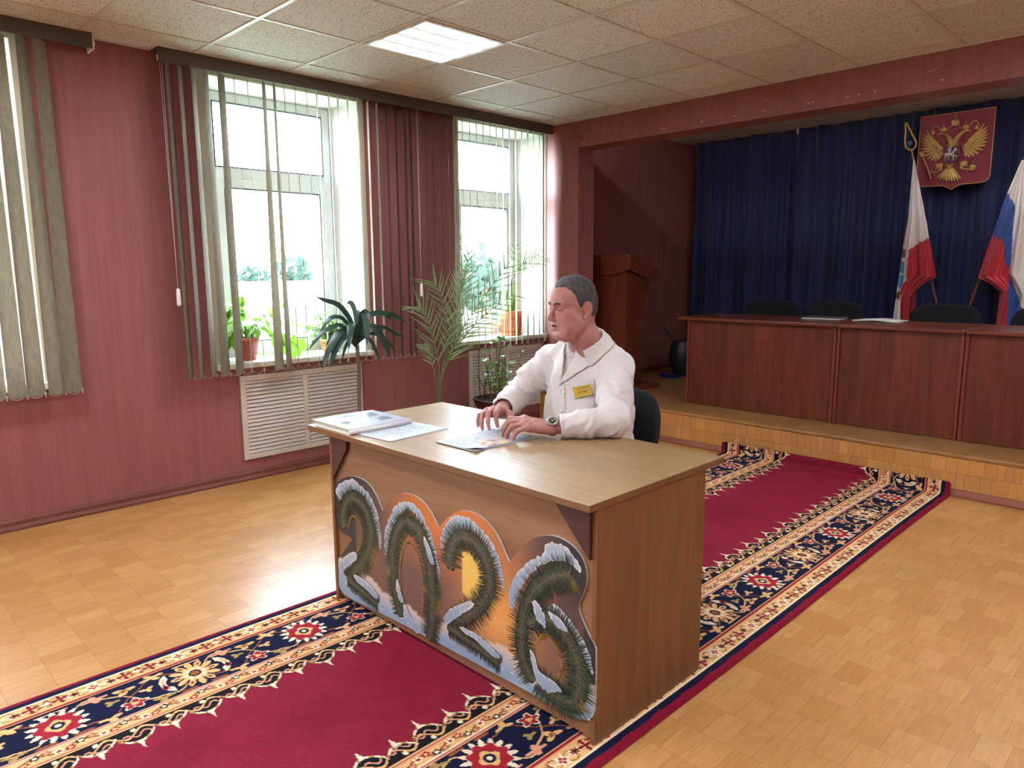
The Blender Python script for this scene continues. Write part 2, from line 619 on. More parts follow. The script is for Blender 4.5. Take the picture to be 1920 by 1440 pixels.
# riser: two rows of upright parquet strips
mb = MB()
M_strip = attr_mat('riser_strip', 0.35, 0.4)
for row, (z0, z1) in enumerate(((0.045, 0.143), (0.1445, 0.240))):
    x = 0.42
    while x < 6.9:
        w = random.choice((0.040, 0.043, 0.062, 0.085))
        t = random.uniform(0.84, 1.06)
        c = lin((random.randint(196, 206), random.randint(140, 148), random.randint(78, 86)))
        mb.box(x, x + w - 0.0012, -0.079 - random.uniform(0, 0.0012), -0.072, z0, z1, col=tuple(v * t for v in c))
        x += w
mb.build('riser_cladding', M_strip, stg, printc=True)
MB().prism([(-0.079, 0), (-0.108, 0), (-0.108, 0.012), (-0.096, 0.03), (-0.09, 0.042), (-0.079, 0.046)], 0.42, 6.9, 'x').build('shoe_moulding', M_base2, stg)
struct(MB().box(0, 0.012, 0.22, 2.3, SZ, SZ + 0.05).build('baseboard_stage', M_base, base=(0, 0, SZ)))

# ------------------------------------------------------------------ windows
M_frame = plain('white_pvc', (222, 228, 228), 0.3, var=0.02)


def window(n, y0, y1, splay):
    w = struct(bpy.data.objects.new('window_%d' % n, None))
    w.location = (0, (y0 + y1) / 2, WZ0)
    COL.objects.link(w)
    fy0, fy1 = y0 + splay, y1 - splay
    xo, xi = -0.33, -0.25
    zt = WZ1 - 0.03
    rv = MB()
    for a, b_ in ((y0, fy0), (y1, fy1)):
        rv.add([(0.0, a, WZ0), (xi - 0.05, b_, WZ0), (xi - 0.05, b_, zt), (0.0, a, WZ1)], [(0, 1, 2, 3)])
    rv.add([(0, y0, WZ1), (0, y1, WZ1), (xi - 0.05, fy1, zt), (xi - 0.05, fy0, zt)], [(0, 1, 2, 3)])
    rv.build('window_reveal', M_reveal, w, solid=0.004)
    tm = MB()
    tm.box(-0.002, 0.006, y0 - 0.05, y0, WZ0, WZ1 + 0.03)
    tm.box(-0.002, 0.006, y1, min(y1 + 0.05, -0.002), WZ0, WZ1 + 0.03)
    tm.box(-0.002, 0.006, y0, y1, WZ1, WZ1 + 0.03)
    tm.build('corner_trim', M_beige, w)
    fr_ = MB()
    z0 = WZ0 + 0.035
    q = 0.062
    def rect(yy0, yy1, zz0, zz1, t, xa, xb):
        fr_.box(xa, xb, yy0, yy0 + t, zz0, zz1)
        fr_.box(xa, xb, yy1 - t, yy1, zz0, zz1)
        fr_.box(xa, xb, yy0 + t, yy1 - t, zz0, zz0 + t)
        fr_.box(xa, xb, yy0 + t, yy1 - t, zz1 - t, zz1)
    rect(fy0, fy1, z0, zt, q, xo, xi)
    fr_.box(xo, xi, fy0 + q, fy1 - q, 2.005, 2.095)
    fr_.build('window_frame', M_frame, w, bevel=0.004)
    fr_ = MB()
    rect(fy0 + q - 0.012, fy1 - q + 0.012, z0 + q - 0.012, 2.018, 0.06, xo + 0.012, xi + 0.014)
    sash = fr_.build('sash', M_frame, w, bevel=0.005)
    g = MB()
    ya, yb, za, zb = fy0 + q + 0.05, fy1 - q - 0.05, z0 + q + 0.05, 1.955
    for t0, t1, t2, t3 in ((ya - 0.006, ya, za, zb), (yb, yb + 0.006, za, zb), (ya, yb, za - 0.006, za), (ya, yb, zb, zb + 0.006)):
        g.box(xi - 0.03, xi + 0.017, t0, t1, t2, t3)
    ua, ub, uc, ud = fy0 + q, fy1 - q, 2.095, zt - q
    for t0, t1, t2, t3 in ((ua, ua + 0.006, uc, ud), (ub - 0.006, ub, uc, ud), (ua, ub, uc, uc + 0.006), (ua, ub, ud - 0.006, ud)):
        g.box(xi - 0.03, xi + 0.003, t0, t1, t2, t3)
    g.build('gasket', M_rubber, w)
    MB().box(xi - 0.032, xi - 0.028, ya - 0.01, yb + 0.01, za - 0.01, zb + 0.01).build('pane', M_glass, w)
    MB().box(xi - 0.032, xi - 0.028, ua, ub, uc, ud).build('pane', M_glass, w)
    h = MB()
    hy = fy1 - q - 0.02
    h.box(xi + 0.014, xi + 0.022, hy - 0.015, hy + 0.015, 1.42, 1.49)
    h.box(xi + 0.022, xi + 0.05, hy - 0.008, hy + 0.008, 1.465, 1.48)
    h.box(xi + 0.04, xi + 0.052, hy - 0.011, hy + 0.011, 1.36, 1.48)
    h.build('window_handle', M_white, w, bevel=0.004)
    sl = MB()
    sl.box(xo, 0.045, y0 - 0.05, min(y1 + 0.05, -0.004), WZ0 - 0.008, WZ0 + 0.030)
    sl.build('window_sill', M_sill, w, bevel=0.008)
    return w


window(1, *WINS[0], 0.085)
window(2, *WINS[1], 0.115)
window(3, *WINS[2], 0.085)
window(4, *WINS[3], 0.085)

# ------------------------------------------------------------------ outdoors, seen bright through the panes
M_grass = plain('outdoor_grass', (96, 108, 76), 0.9, var=0.2, scale=3)
M_house = plain('outdoor_white_wall', (232, 228, 220), 0.9, var=0.04)
M_hwin = plain('outdoor_dark_window', (18, 28, 36), 0.3)
M_leafy = plain('outdoor_foliage', (40, 58, 46), 0.9, var=0.3, scale=6, trans=0.4)
M_road = plain('outdoor_asphalt', (150, 150, 150), 0.9)
struct(MB().box(-70, -0.45, -30, 45, -3.3, -3.2).build('outdoor_ground', M_grass, base=(0, 0, -3.3)))

ho = thing('roadside_building', (-18, 10, -3.2), 'low white building with dark glazed front beyond the window', 'building')
hb = MB()
hb.box(-22, -15, (-15.0000, 4.5867, 0.0263)[1], 16.5, -3.2, 0.80)
hb.build('wall', M_house, ho)
MB().box(-22.3, -14.6, (-15.0000, 4.5867, 0.0263)[1] - 0.3, 16.8, 0.80, 1.02).build('roof', M_house, ho)
for k in range(3):
    y = (-15.0000, 5.1783, -0.0049)[1] + k * 1.35
    MB().box(-15.02, -14.95, y, y + 1.15, -0.45, 0.42).build('shop_window', M_hwin, ho)


def tree(x, y, h, rr, seed, label):
    t = thing('tree', (x, y, -3.2), label, 'tree', None)
    MB().tube([(x, y, -3.2), (x + 0.1, y, h * 0.5), (x, y + 0.1, h * 0.8)], [0.16, 0.12, 0.05], 8).build('trunk', plain('bark_%d' % seed, (90, 76, 62), 0.9), t)
    rd = random.Random(seed)
    c = MB()
    for i in range(260):
        th, ph = rd.uniform(0, 2 * PI), math.acos(rd.uniform(-0.7, 1))
        rad = rr * rd.uniform(0.65, 1.0) * (0.8 + 0.3 * math.sin(3 * th + seed))
        p = Vector((x + rad * math.sin(ph) * math.cos(th), y + rad * math.sin(ph) * math.sin(th), h * 0.62 + rad * 1.15 * math.cos(ph)))
        d = Vector((rd.uniform(-1, 1), rd.uniform(-1, 1), rd.uniform(-1, 1))).normalized()
        e = d.orthogonal().normalized()
        s_ = rr * 0.22
        c.add([p - d * s_, p - e * s_ * 0.6, p + d * s_, p + e * s_ * 0.6], [(0, 1, 2, 3)])
    c.build('crown', M_leafy, t)


tree((-9.5000, 7.9350, 0.6538)[0], (-9.5000, 7.9350, 0.6538)[1], 1.3, 0.95, 3, 'green tree just outside the corner window, nearest to the glass')
tree(-34, (-34.0000, 13.1726, 1.6612)[1], 1.0, 1.1, 5, 'rounded tree on the skyline left of the white building roof')
tree(-34, (-34.0000, 15.8906, 1.6570)[1], 0.8, 1.5, 8, 'broad tree on the skyline behind the white building roof')


# ------------------------------------------------------------------ ceiling light panels
M_lf = plain('light_frame', (215, 215, 210), 0.4, var=0.02)


def diffuser_mat(name, strength):
    m, nt, b = new_mat(name)
    tc = N(nt, 'ShaderNodeTexCoord')
    sp = N(nt, 'ShaderNodeSeparateXYZ')
    nt.links.new(tc.outputs['Object'], sp.inputs[0])
    mm = N(nt, 'ShaderNodeMath', operation='MULTIPLY')
    nt.links.new(sp.outputs['X'], mm.inputs[0])
    mm.inputs[1].default_value = 2 * PI / 0.138
    co = N(nt, 'ShaderNodeMath', operation='SINE')
    ad = N(nt, 'ShaderNodeMath', operation='ADD')
    nt.links.new(mm.outputs[0], ad.inputs[0])
    ad.inputs[1].default_value = -PI / 2
    nt.links.new(ad.outputs[0], co.inputs[0])
    mr = N(nt, 'ShaderNodeMapRange')
    mr.inputs['From Min'].default_value = -1
    mr.interpolation_type = 'SMOOTHERSTEP'
    mr.inputs['From Max'].default_value = 1.0
    mr.inputs['To Min'].default_value = 0.006 * strength
    mr.inputs['To Max'].default_value = strength
    nt.links.new(co.outputs[0], mr.inputs['Value'])
    b.inputs['Base Color'].default_value = (0.9, 0.9, 0.88, 1)
    b.inputs['Emission Color'].default_value = (*lin((236, 244, 255)), 1)
    nt.links.new(mr.outputs[0], b.inputs['Emission Strength'])
    return m


LAMP = 25.0
M_diff = diffuser_mat('light_diffuser', LAMP)


def ceiling_light(i, j, label):
    x0, y0 = 0.35 + 0.6 * i, -2.59 + 0.6 * j
    t = thing('ceiling_light', (x0 + 0.3, y0 + 0.3, CEIL - 0.012), label, 'ceiling light')
    f = MB()
    for a, b_, c, d in ((0.012, 0.588, 0.012, 0.035), (0.012, 0.588, 0.565, 0.588), (0.012, 0.035, 0.035, 0.565), (0.565, 0.588, 0.035, 0.565)):
        f.box(x0 + a, x0 + b_, y0 + c, y0 + d, CEIL - 0.012, CEIL - 0.001)
    f.build('frame', M_lf, t)
    MB().box(x0 + 0.035, x0 + 0.565, y0 + 0.035, y0 + 0.565, CEIL - 0.009, CEIL - 0.002).build('diffuser', M_diff, t)


ceiling_light(1, 0, 'lit square ceiling panel set in the tiles above the window blinds')
for k, (i, j, w_) in enumerate(((6, 1, 'over the carpet in the middle of the hall'), (9, 1, 'over the right side of the hall'), (1, -4, 'beside the windows behind the camera'),
                                (5, -4, 'over the camera'), (9, -4, 'along the right wall'), (1, -8, 'in the rear window corner'), (5, -8, 'at the rear of the hall'))):  # panels out of view, added to raise the light in the hall
    ceiling_light(i, j, 'out-of-view ceiling panel added to light the hall, ' + w_)


# weaker unseen panel behind the beam, added to brighten the flags and emblem
M_diff2 = diffuser_mat('stage_fill_diffuser', LAMP * 0.45)
t = thing('ceiling_light', (3.7, 0.95, 2.788), 'unseen panel added to light the stage, hidden behind the beam', 'ceiling light')
f = MB()
for a, b_, c, d in ((3.41, 3.99, 0.66, 0.69), (3.41, 3.99, 1.21, 1.24), (3.41, 3.44, 0.69, 1.21), (3.96, 3.99, 0.69, 1.21)):
    f.box(a, b_, c, d, 2.788, 2.799)
f.build('frame', M_lf, t)
MB().box(3.44, 3.96, 0.69, 1.21, 2.791, 2.798).build('diffuser', M_diff2, t)

# ------------------------------------------------------------------ carpet with a woven border
def build_carpet():
    x0, x1 = 1.952, 3.505
    W = x1 - x0
    C = {k: np.array(lin(v)) for k, v in dict(mar=(128, 24, 44), navy=(24, 27, 52), tan=(222, 176, 116), cream=(232, 216, 184), brown=(146, 84, 52),
                                              red=(158, 36, 50), field=(134, 32, 52), black=(30, 24, 30), pink=(214, 150, 118), olive=(168, 140, 84)).items()}

    def petal(u, v, cu, cv, ru, rv, n, a, ph=0.0):
        du, dv = (u - cu) / ru, (v - cv) / rv
        r = np.sqrt(du * du + dv * dv)
        th = np.arctan2(du, dv)
        return r, r < 1 - a + a * np.cos(n * th + ph), th

    def border(u, v):
        """colour of the border u metres in from the edge, v metres along (tiles every 0.84)"""
        out = np.empty(u.shape + (3,))
        out[:] = C['field']

        def put(mask, c):
            out[mask] = C[c]
        wob = 0.0015 * np.sin(v * 40.0)
        put(u < 0.50, 'field')
        # scalloped inner fringe
        q = np.mod(v, 0.105) / 0.105
        sc = 0.440 + 0.042 * np.abs(np.sin(PI * q)) ** 0.8 + 0.018 * (np.mod(v, 0.21) > 0.105)
        put(u < sc + 0.010, 'cream')
        put((u < sc + 0.010) & (np.mod(v, 0.035) < 0.014), 'olive')
        put(u < sc - 0.001, 'black')
        tip = np.abs(q - 0.5) < 0.10 * (1 - (u - sc) / 0.045).clip(0, 1)
        put(tip & (u > sc) & (u < sc + 0.045), 'cream')
        r, m, _ = petal(u, np.mod(v, 0.105), 0.436, 0.0525, 0.010, 0.008, 2, 0.0)
        put(m, 'cream')
        cu_ = 0.452 + 0.02 * np.sin(2 * PI * v / 0.105)
        put((np.abs(u - cu_) < 0.0045) & (u < sc), 'tan')
        put((np.abs(u - 0.466 - 0.012 * np.cos(4 * PI * v / 0.105)) < 0.004) & (u < sc), 'pink')
        # narrow guard band
        put(u < 0.425, 'black')
        put(u < 0.419, 'tan')
        put(u < 0.412, 'red')
        put(u < 0.408, 'pink')
        g = u < 0.402
        put(g, 'tan')
        vv = np.mod(v, 0.12)
        put(g & (np.abs(u - 0.381 - 0.011 * np.sin(2 * PI * v / 0.12)) < 0.0045), 'brown')
        for cv, cu, c1, c2 in ((0.03, 0.386, 'cream', 'red'), (0.09, 0.374, 'navy', 'cream'), (0.06, 0.389, 'red', 'tan'), (0.0, 0.372, 'brown', 'pink')):
            r, m, _ = petal(u, np.mod(vv - cv + 0.06, 0.12) - 0.06, cu, 0, 0.015, 0.017, 5, 0.2)
            put(g & m, c1)
            put(g & (r < 0.42), c2)
        put(u < 0.360, 'cream')
        put(u < 0.355, 'red')
        put(u < 0.350, 'pink')
        # main navy band
        put(u < 0.344, 'navy')
        P = 0.84
        vm = np.mod(v, P)
        band = (u > 0.147) & (u < 0.343)

        def fl(cu, cv, ru, rv, n, a, c, ph=0.0, rmin=0.0):
            d = np.mod(vm - cv + P / 2, P) - P / 2
            r, m, th = petal(u, d, cu, 0, ru, rv, n, a, ph)
            put(band & m & (r >= rmin), c)
            return r, th
        # vines
        for ph in (0.0, 1.0):
            vine = 0.245 + 0.075 * np.sin(2 * PI * v / 0.42 + ph * PI) + 0.008 * np.sin(v * 60)
            put(band & (np.abs(u - vine) < 0.0035), 'tan' if ph else 'brown')
        # leaves and small blossoms between the big rosettes
        for k in range(2):
            o = k * 0.42
            for cu, cv, ru, rv, n, a, c, ph in (
                    (0.290, 0.21, 0.036, 0.044, 5, 0.22, 'cream', 0.3), (0.290, 0.21, 0.030, 0.037, 5, 0.22, 'red', 0.3), (0.290, 0.21, 0.012, 0.014, 3, 0.2, 'tan', 0),
                    (0.190, 0.205, 0.026, 0.040, 3, 0.35, 'tan', 0.8), (0.190, 0.205, 0.010, 0.016, 3, 0.2, 'brown', 0.8),
                    (0.325, 0.13, 0.020, 0.040, 3, 0.38, 'tan', 2.0), (0.325, 0.29, 0.020, 0.040, 3, 0.38, 'olive', 1.0),
                    (0.175, 0.12, 0.024, 0.042, 4, 0.3, 'pink', 0.5), (0.170, 0.30, 0.024, 0.044, 4, 0.32, 'tan', 1.5),
                    (0.235, 0.155, 0.018, 0.026, 3, 0.35, 'olive', 0.0), (0.235, 0.265, 0.018, 0.026, 3, 0.35, 'tan', 2.2),
                    (0.335, 0.05, 0.010, 0.030, 2, 0.3, 'brown', 0), (0.335, 0.37, 0.010, 0.030, 2, 0.3, 'brown', 0),
                    (0.160, 0.02, 0.010, 0.028, 2, 0.3, 'pink', 0), (0.160, 0.40, 0.010, 0.028, 2, 0.3, 'tan', 0)):
                fl(cu, cv + o, ru, rv, n, a, c, ph)
        # cream swirls hugging the rosettes
        for cv, s in ((0.095, 1), (0.745, -1)):
            d = np.mod(vm - cv + P / 2, P) - P / 2
            rr_ = np.hypot((u - 0.25) / 1.5, d + 0.02 * s)
            put(band & (np.abs(rr_ - 0.032) < 0.010) & (d * s > -0.012), 'cream')
            put(band & (np.abs(rr_ - 0.032) < 0.004) & (d * s > 0.0), 'pink')
            fl(0.268, cv + 0.012 * s, 0.020, 0.014, 4, 0.2, 'red')
            fl(0.268, cv + 0.012 * s, 0.010, 0.007, 4, 0.0, 'black')
        # rosette A, tan
        r, th = fl(0.245, 0.0, 0.088, 0.082, 12, 0.13, 'tan')
        d = np.mod(vm + P / 2, P) - P / 2
        put(band & (r < 0.78) & (r > 0.52) & (np.cos(12 * th + PI) > 0.62), 'navy')
        put(band & (r < 0.84) & (r > 0.62) & (np.cos(6 * th) > 0.86), 'brown')
        put(band & (r < 0.44) & (np.cos(8 * th) > -0.35), 'cream')
        put(band & (r < 0.26), 'black')
        put(band & (r < 0.17), 'brown')
        # rosette B, red with a serrated cream rim
        r, th = fl(0.245, 0.42, 0.092, 0.088, 16, 0.13, 'cream')
        put(band & (r < 0.92) & (r > 0.72) & (np.cos(16 * th + PI) > 0.45), 'navy')
        put(band & (r < 0.70 + 0.08 * np.cos(8 * th)), 'red')
        put(band & (r < 0.36 + 0.05 * np.cos(4 * th)), 'tan')
        put(band & (r < 0.22), 'navy')
        put(band & (r < 0.10), 'cream')
        # outer lines and the tan outer band
        put(u < 0.147, 'black')
        put(u < 0.143, 'tan')
        put(u < 0.137, 'red')
        put(u < 0.128, 'pink')
        ob = u < 0.124
        put(ob, 'tan')
        P2 = 0.28
        v2 = np.mod(v, P2)
        put(ob & (np.abs(u - 0.089 - 0.020 * np.sin(2 * PI * v / 0.14)) < 0.003), 'olive')
        put(ob & (np.abs(u - 0.089 + 0.024 * np.sin(2 * PI * v / 0.14)) < 0.0025), 'brown')

        def ol(cu, cv, ru, rv, n, a, c, ph=0.0):
            d2 = np.mod(v2 - cv + P2 / 2, P2) - P2 / 2
            r2, m2, t2 = petal(u, d2, cu, 0, ru, rv, n, a, ph)
            put(ob & m2, c)
        ol(0.089, 0.0, 0.030, 0.030, 6, 0.24, 'cream')
        ol(0.089, 0.0, 0.016, 0.016, 4, 0.24, 'red')
        ol(0.089, 0.0, 0.005, 0.005, 4, 0.0, 'tan')
        for cv in (0.056, 0.224):
            ol(0.092, cv, 0.020, 0.024, 2, 0.12, 'cream')
            ol(0.092, cv, 0.016, 0.020, 7, 0.16, 'brown')
            ol(0.092, cv, 0.007, 0.009, 3, 0.2, 'black')
        ol(0.088, 0.098, 0.030, 0.026, 4, 0.42, 'mar', 0.4)
        ol(0.088, 0.182, 0.030, 0.026, 4, 0.42, 'mar', 0.9)
        ol(0.089, 0.14, 0.026, 0.034, 5, 0.30, 'brown', 0.5)
        ol(0.089, 0.14, 0.012, 0.018, 5, 0.25, 'cream')
        put(u < 0.058, 'cream')
        put(u < 0.054, 'black')
        put(u < 0.048, 'navy')
        put(u < 0.028 + wob, 'mar')
        return out

    s = 0.0036
    ub = np.arange(0, 0.53 + s, s)
    um = np.linspace(0.54, W - 0.54, 40)
    us = np.concatenate([ub, um, W - ub[::-1]])
    ya, yb = -6.6, -0.1330
    vs = np.arange(ya, yb, s)
    H = 0.085                                     # the end is pushed up against the riser
    path = [(y, 0.0) for y in vs]
    for a in np.linspace(0, PI / 2, 8)[1:]:
        path.append((yb + 0.02 * math.sin(a) - 0.002, 0.02 * (1 - math.cos(a))))
    ye = path[-1][0]
    for z in np.arange(0.022, H, s):
        path.append((ye + 0.0015 * math.sin(z * 90), z))
    path = np.array(path)
    dist = np.concatenate([[0], np.cumsum(np.hypot(*np.diff(path, axis=0).T))]) + ya
    U, V = np.meshgrid(us, dist)
    Ue = np.minimum(U, W - U)
    col = border(Ue, V)
    nzv = (np.sin(U * 31 + 3 * np.sin(V * 7)) * np.sin(V * 23 + 2 * np.sin(U * 11)))
    fieldm = Ue > 0.50
    blot = 1 + 0.05 * nzv
    for bx, by, br_ in ((0.62, -4.35, 0.07), (0.80, -4.05, 0.10), (0.72, -4.6, 0.13), (0.7, -1.4, 0.2), (0.9, -2.0, 0.12)):
        blot -= 0.20 * np.exp(-((U - bx) ** 2 + ((V - by) * 0.8) ** 2) / br_ ** 2)
    col[fieldm] *= blot[fieldm][:, None]
    col *= rng.uniform(0.9, 1.1, U.shape)[..., None]
    X = x0 + U
    Y = np.repeat(path[:, 0][:, None], len(us), 1)
    Z = np.repeat(path[:, 1][:, None], len(us), 1) + 0.011 - 0.008 * np.exp(-(Ue / 0.008) ** 2)
    X = X + 0.006 * np.sin(V * 1.7) * (1 - Ue / (W / 2))
    verts = np.stack([X, Y, Z], -1).reshape(-1, 3)
    nr, nc = U.shape
    idx = np.arange(nr * nc).reshape(nr, nc)
    f = np.stack([idx[:-1, :-1], idx[:-1, 1:], idx[1:, 1:], idx[1:, :-1]], -1).reshape(-1, 4)
    base = np.array(((x0 + x1) / 2, (ya + yb) / 2, 0))
    me = bpy.data.meshes.new('carpet')
    me.vertices.add(len(verts))
    me.vertices.foreach_set('co', (verts - base).ravel())
    me.loops.add(f.size)
    me.loops.foreach_set('vertex_index', f.ravel())
    me.polygons.add(len(f))
    me.polygons.foreach_set('loop_start', np.arange(0, f.size, 4))
    me.polygons.foreach_set('use_smooth', np.ones(len(f), bool))
    me.update()
    ca = me.color_attributes.new('print', 'FLOAT_COLOR', 'POINT')
    ca.data.foreach_set('color', np.hstack([col.reshape(-1, 3), np.ones((nr * nc, 1))]).astype(np.float32).ravel())
    me.materials.append(attr_mat('carpet_pile', 0.95, 0.08, bump=0.5, bscale=330, sheen=0.0))
    o = bpy.data.objects.new('carpet_runner', me)
    o.location = base
    COL.objects.link(o)
    tag(o, 'long red carpet runner with navy floral borders, running under the desk to the stage', 'carpet')


build_carpet()

# ------------------------------------------------------------------ the desk
M_top = wood('oak_laminate_top', (142, 112, 76), (164, 132, 92), 'X', 0.37, fine=110, spec=0.5, bump=0.4)
M_edge = wood('brown_edge_band', (112, 76, 48), (132, 92, 58), 'X', 0.45)
M_side = wood('oak_laminate_side', (116, 76, 46), (138, 94, 60), 'Z', 0.5, scale=5)
M_front = wood('oak_laminate_front', (132, 92, 64), (154, 112, 78), 'X', 0.5, scale=5)
M_dark = wood('dark_wenge', (66, 42, 40), (92, 58, 50), 'X', 0.45)
DZ = 0.76
desk = thing('desk', (2.68, -3.19, 0), 'light brown wooden desk on the red carpet, fronted by the snowy number sign', 'desk')
t = MB().box(1.915, 3.446, -3.565, -2.83, DZ - 0.023, DZ)
to = t.build('tabletop', [M_top, M_edge], desk)
for p in to.data.polygons:
    p.material_index = 0 if p.normal.z > 0.5 else 1
bv = to.modifiers.new('bevel', 'BEVEL')
bv.width = 0.0025
bv.segments = 2
MB().box(3.424, 3.442, -3.526, -2.945, 0.0115, DZ - 0.023).build('side_panel', M_side, desk, bevel=0.0015)
MB().box(2.032, 2.050, -3.535, -2.945, 0.0115, DZ - 0.023).build('side_panel', M_side, desk, bevel=0.0015)
MB().box(2.050, 3.424, -3.522, -3.506, 0.03, DZ - 0.023).build('front_panel', M_front, desk)
for tri in ([(3.284, 0.736), (3.4235, 0.736), (3.4235, 0.69), (3.4235, 0.585)], [(2.0505, 0.736), (2.166, 0.736), (2.166, 0.692), (2.0505, 0.545)]):
    g = MB().prism(tri, -3.538, -3.5225, 'y').build('corner_gusset', M_dark, desk, bevel=0.001)
    g['label'] = 'dark brown triangular corner gusset'
# ------------------------------------------------------------------ snowy fir-branch number sign on the desk front
SY = -3.5225                                         # back of the board
sign = thing('number_sign', (2.74, SY, 0.05), 'cut-out printed board of snowy fir-branch numerals 2026 fixed to the desk front', 'sign')
M_print = attr_mat('printed_board', 0.35, 0.4)


def qq(c):
    return lin(c)


outline = smooth_path([(2.040, 0.085), (2.037, 0.16), (2.062, 0.20), (2.105, 0.240), (2.150, 0.290), (2.166, 0.312), (2.135, 0.318), (2.103, 0.318), (2.060, 0.340), (2.037, 0.380),
                       (2.031, 0.440), (2.050, 0.505), (2.105, 0.552), (2.195, 0.584), (2.290, 0.580), (2.350, 0.543), (2.392, 0.490), (2.398, 0.487), (2.443, 0.538), (2.495, 0.573), (2.560, 0.592), (2.631, 0.588),
                       (2.690, 0.556), (2.734, 0.508), (2.740, 0.508), (2.787, 0.555), (2.850, 0.594), (2.920, 0.606), (2.985, 0.592), (3.040, 0.552), (3.088, 0.486), (3.095, 0.486), (3.146, 0.549),
                       (3.215, 0.600), (3.290, 0.620), (3.360, 0.606), (3.398, 0.570), (3.408, 0.520), (3.396, 0.475), (3.381, 0.440), (3.384, 0.410), (3.415, 0.360), (3.440, 0.330), (3.444, 0.300), (3.444, 0.160), (3.436, 0.105),
                       (3.400, 0.080), (3.340, 0.072), (2.90, 0.066), (2.45, 0.056), (2.15, 0.042), (2.075, 0.050)], 5, True)
outline = [(float(p[0]), float(p[1])) for p in outline]


def inside(x, z, poly=outline):
    c = False
    j = len(poly) - 1
    for i in range(len(poly)):
        a, b_ = poly[i], poly[j]
        if (a[1] > z) != (b_[1] > z) and x < (b_[0] - a[0]) * (z - a[1]) / (b_[1] - a[1]) + a[0]:
            c = not c
        j = i
    return c


def mixc(a, b_, t):
    t = max(0.0, min(1.0, t))
    return tuple(a[i] + (b_[i] - a[i]) * t for i in range(3))


def board_col(x, z):
    """dusk picture behind the numerals: dark sky at the ends, sunset orange in the middle, blue snow below"""
    o = qq((206, 118, 62))
    dk = qq((58, 56, 60))
    mid = qq((122, 88, 78))
    d = abs(x - 2.80)
    c = mixc(o, mid, (d - 0.15) / 0.28)
    c = mixc(c, dk, (d - 0.33) / 0.22)
    c = mixc(mid, c, (z - 0.30) / 0.2) if d < 0.6 else c
    g = math.exp(-((x - 3.03) / 0.16) ** 2 - ((z - 0.28) / 0.16) ** 2)
    c = mixc(c, qq((236, 164, 92)), g)
    if 2.86 < x < 2.985:
        e = ((x - 2.905) / 0.065) ** 2 + ((z - 0.385) / 0.095) ** 2
        if e < 1:
            c = qq((240, 196, 96))
    hor = 0.155 + 0.02 * math.sin(x * 9) + 0.012 * math.sin(x * 23)
    if x < 2.2 or x > 3.38:
        hor += 0.06
    if z < hor:
        c = mixc(qq((222, 196, 176)), qq((150, 172, 194)), (hor - z) / 0.07)
    return c


bm = bmesh.new()
step = 0.011
pts2 = []
from mathutils import geometry as mgeo
ver = [Vector(p) for p in outline]
nO = len(ver)
edges = [(i, (i + 1) % nO) for i in range(nO)]
gx_ = np.arange(2.03, 3.46, step)
gz_ = np.arange(0.035, 0.63, step)
for a in gx_:
    for c in gz_:
        x_, z_ = a + random.uniform(-0.002, 0.002), c + random.uniform(-0.002, 0.002)
        if inside(x_, z_):
            ver.append(Vector((x_, z_)))
rv_, re_, rf_, _, _, _ = mgeo.delaunay_2d_cdt(ver, edges, [], 1, 1e-6)
mb = MB()
yf = SY - 0.0075
mb.add([(p.x, yf, p.y) for p in rv_], [tuple(f)[::-1] if True else f for f in rf_], 0, False, [board_col(p.x, p.y) for p in rv_])
for i in range(nO):
    a, b_ = outline[i], outline[(i + 1) % nO]
    mb.add([(a[0], yf, a[1]), (b_[0], yf, b_[1]), (b_[0], SY - 0.0005, b_[1]), (a[0], SY - 0.0005, a[1])], [(0, 1, 2, 3)], 0, False, qq((196, 192, 186)))
mb.build('printed_board', M_print, sign, printc=True)


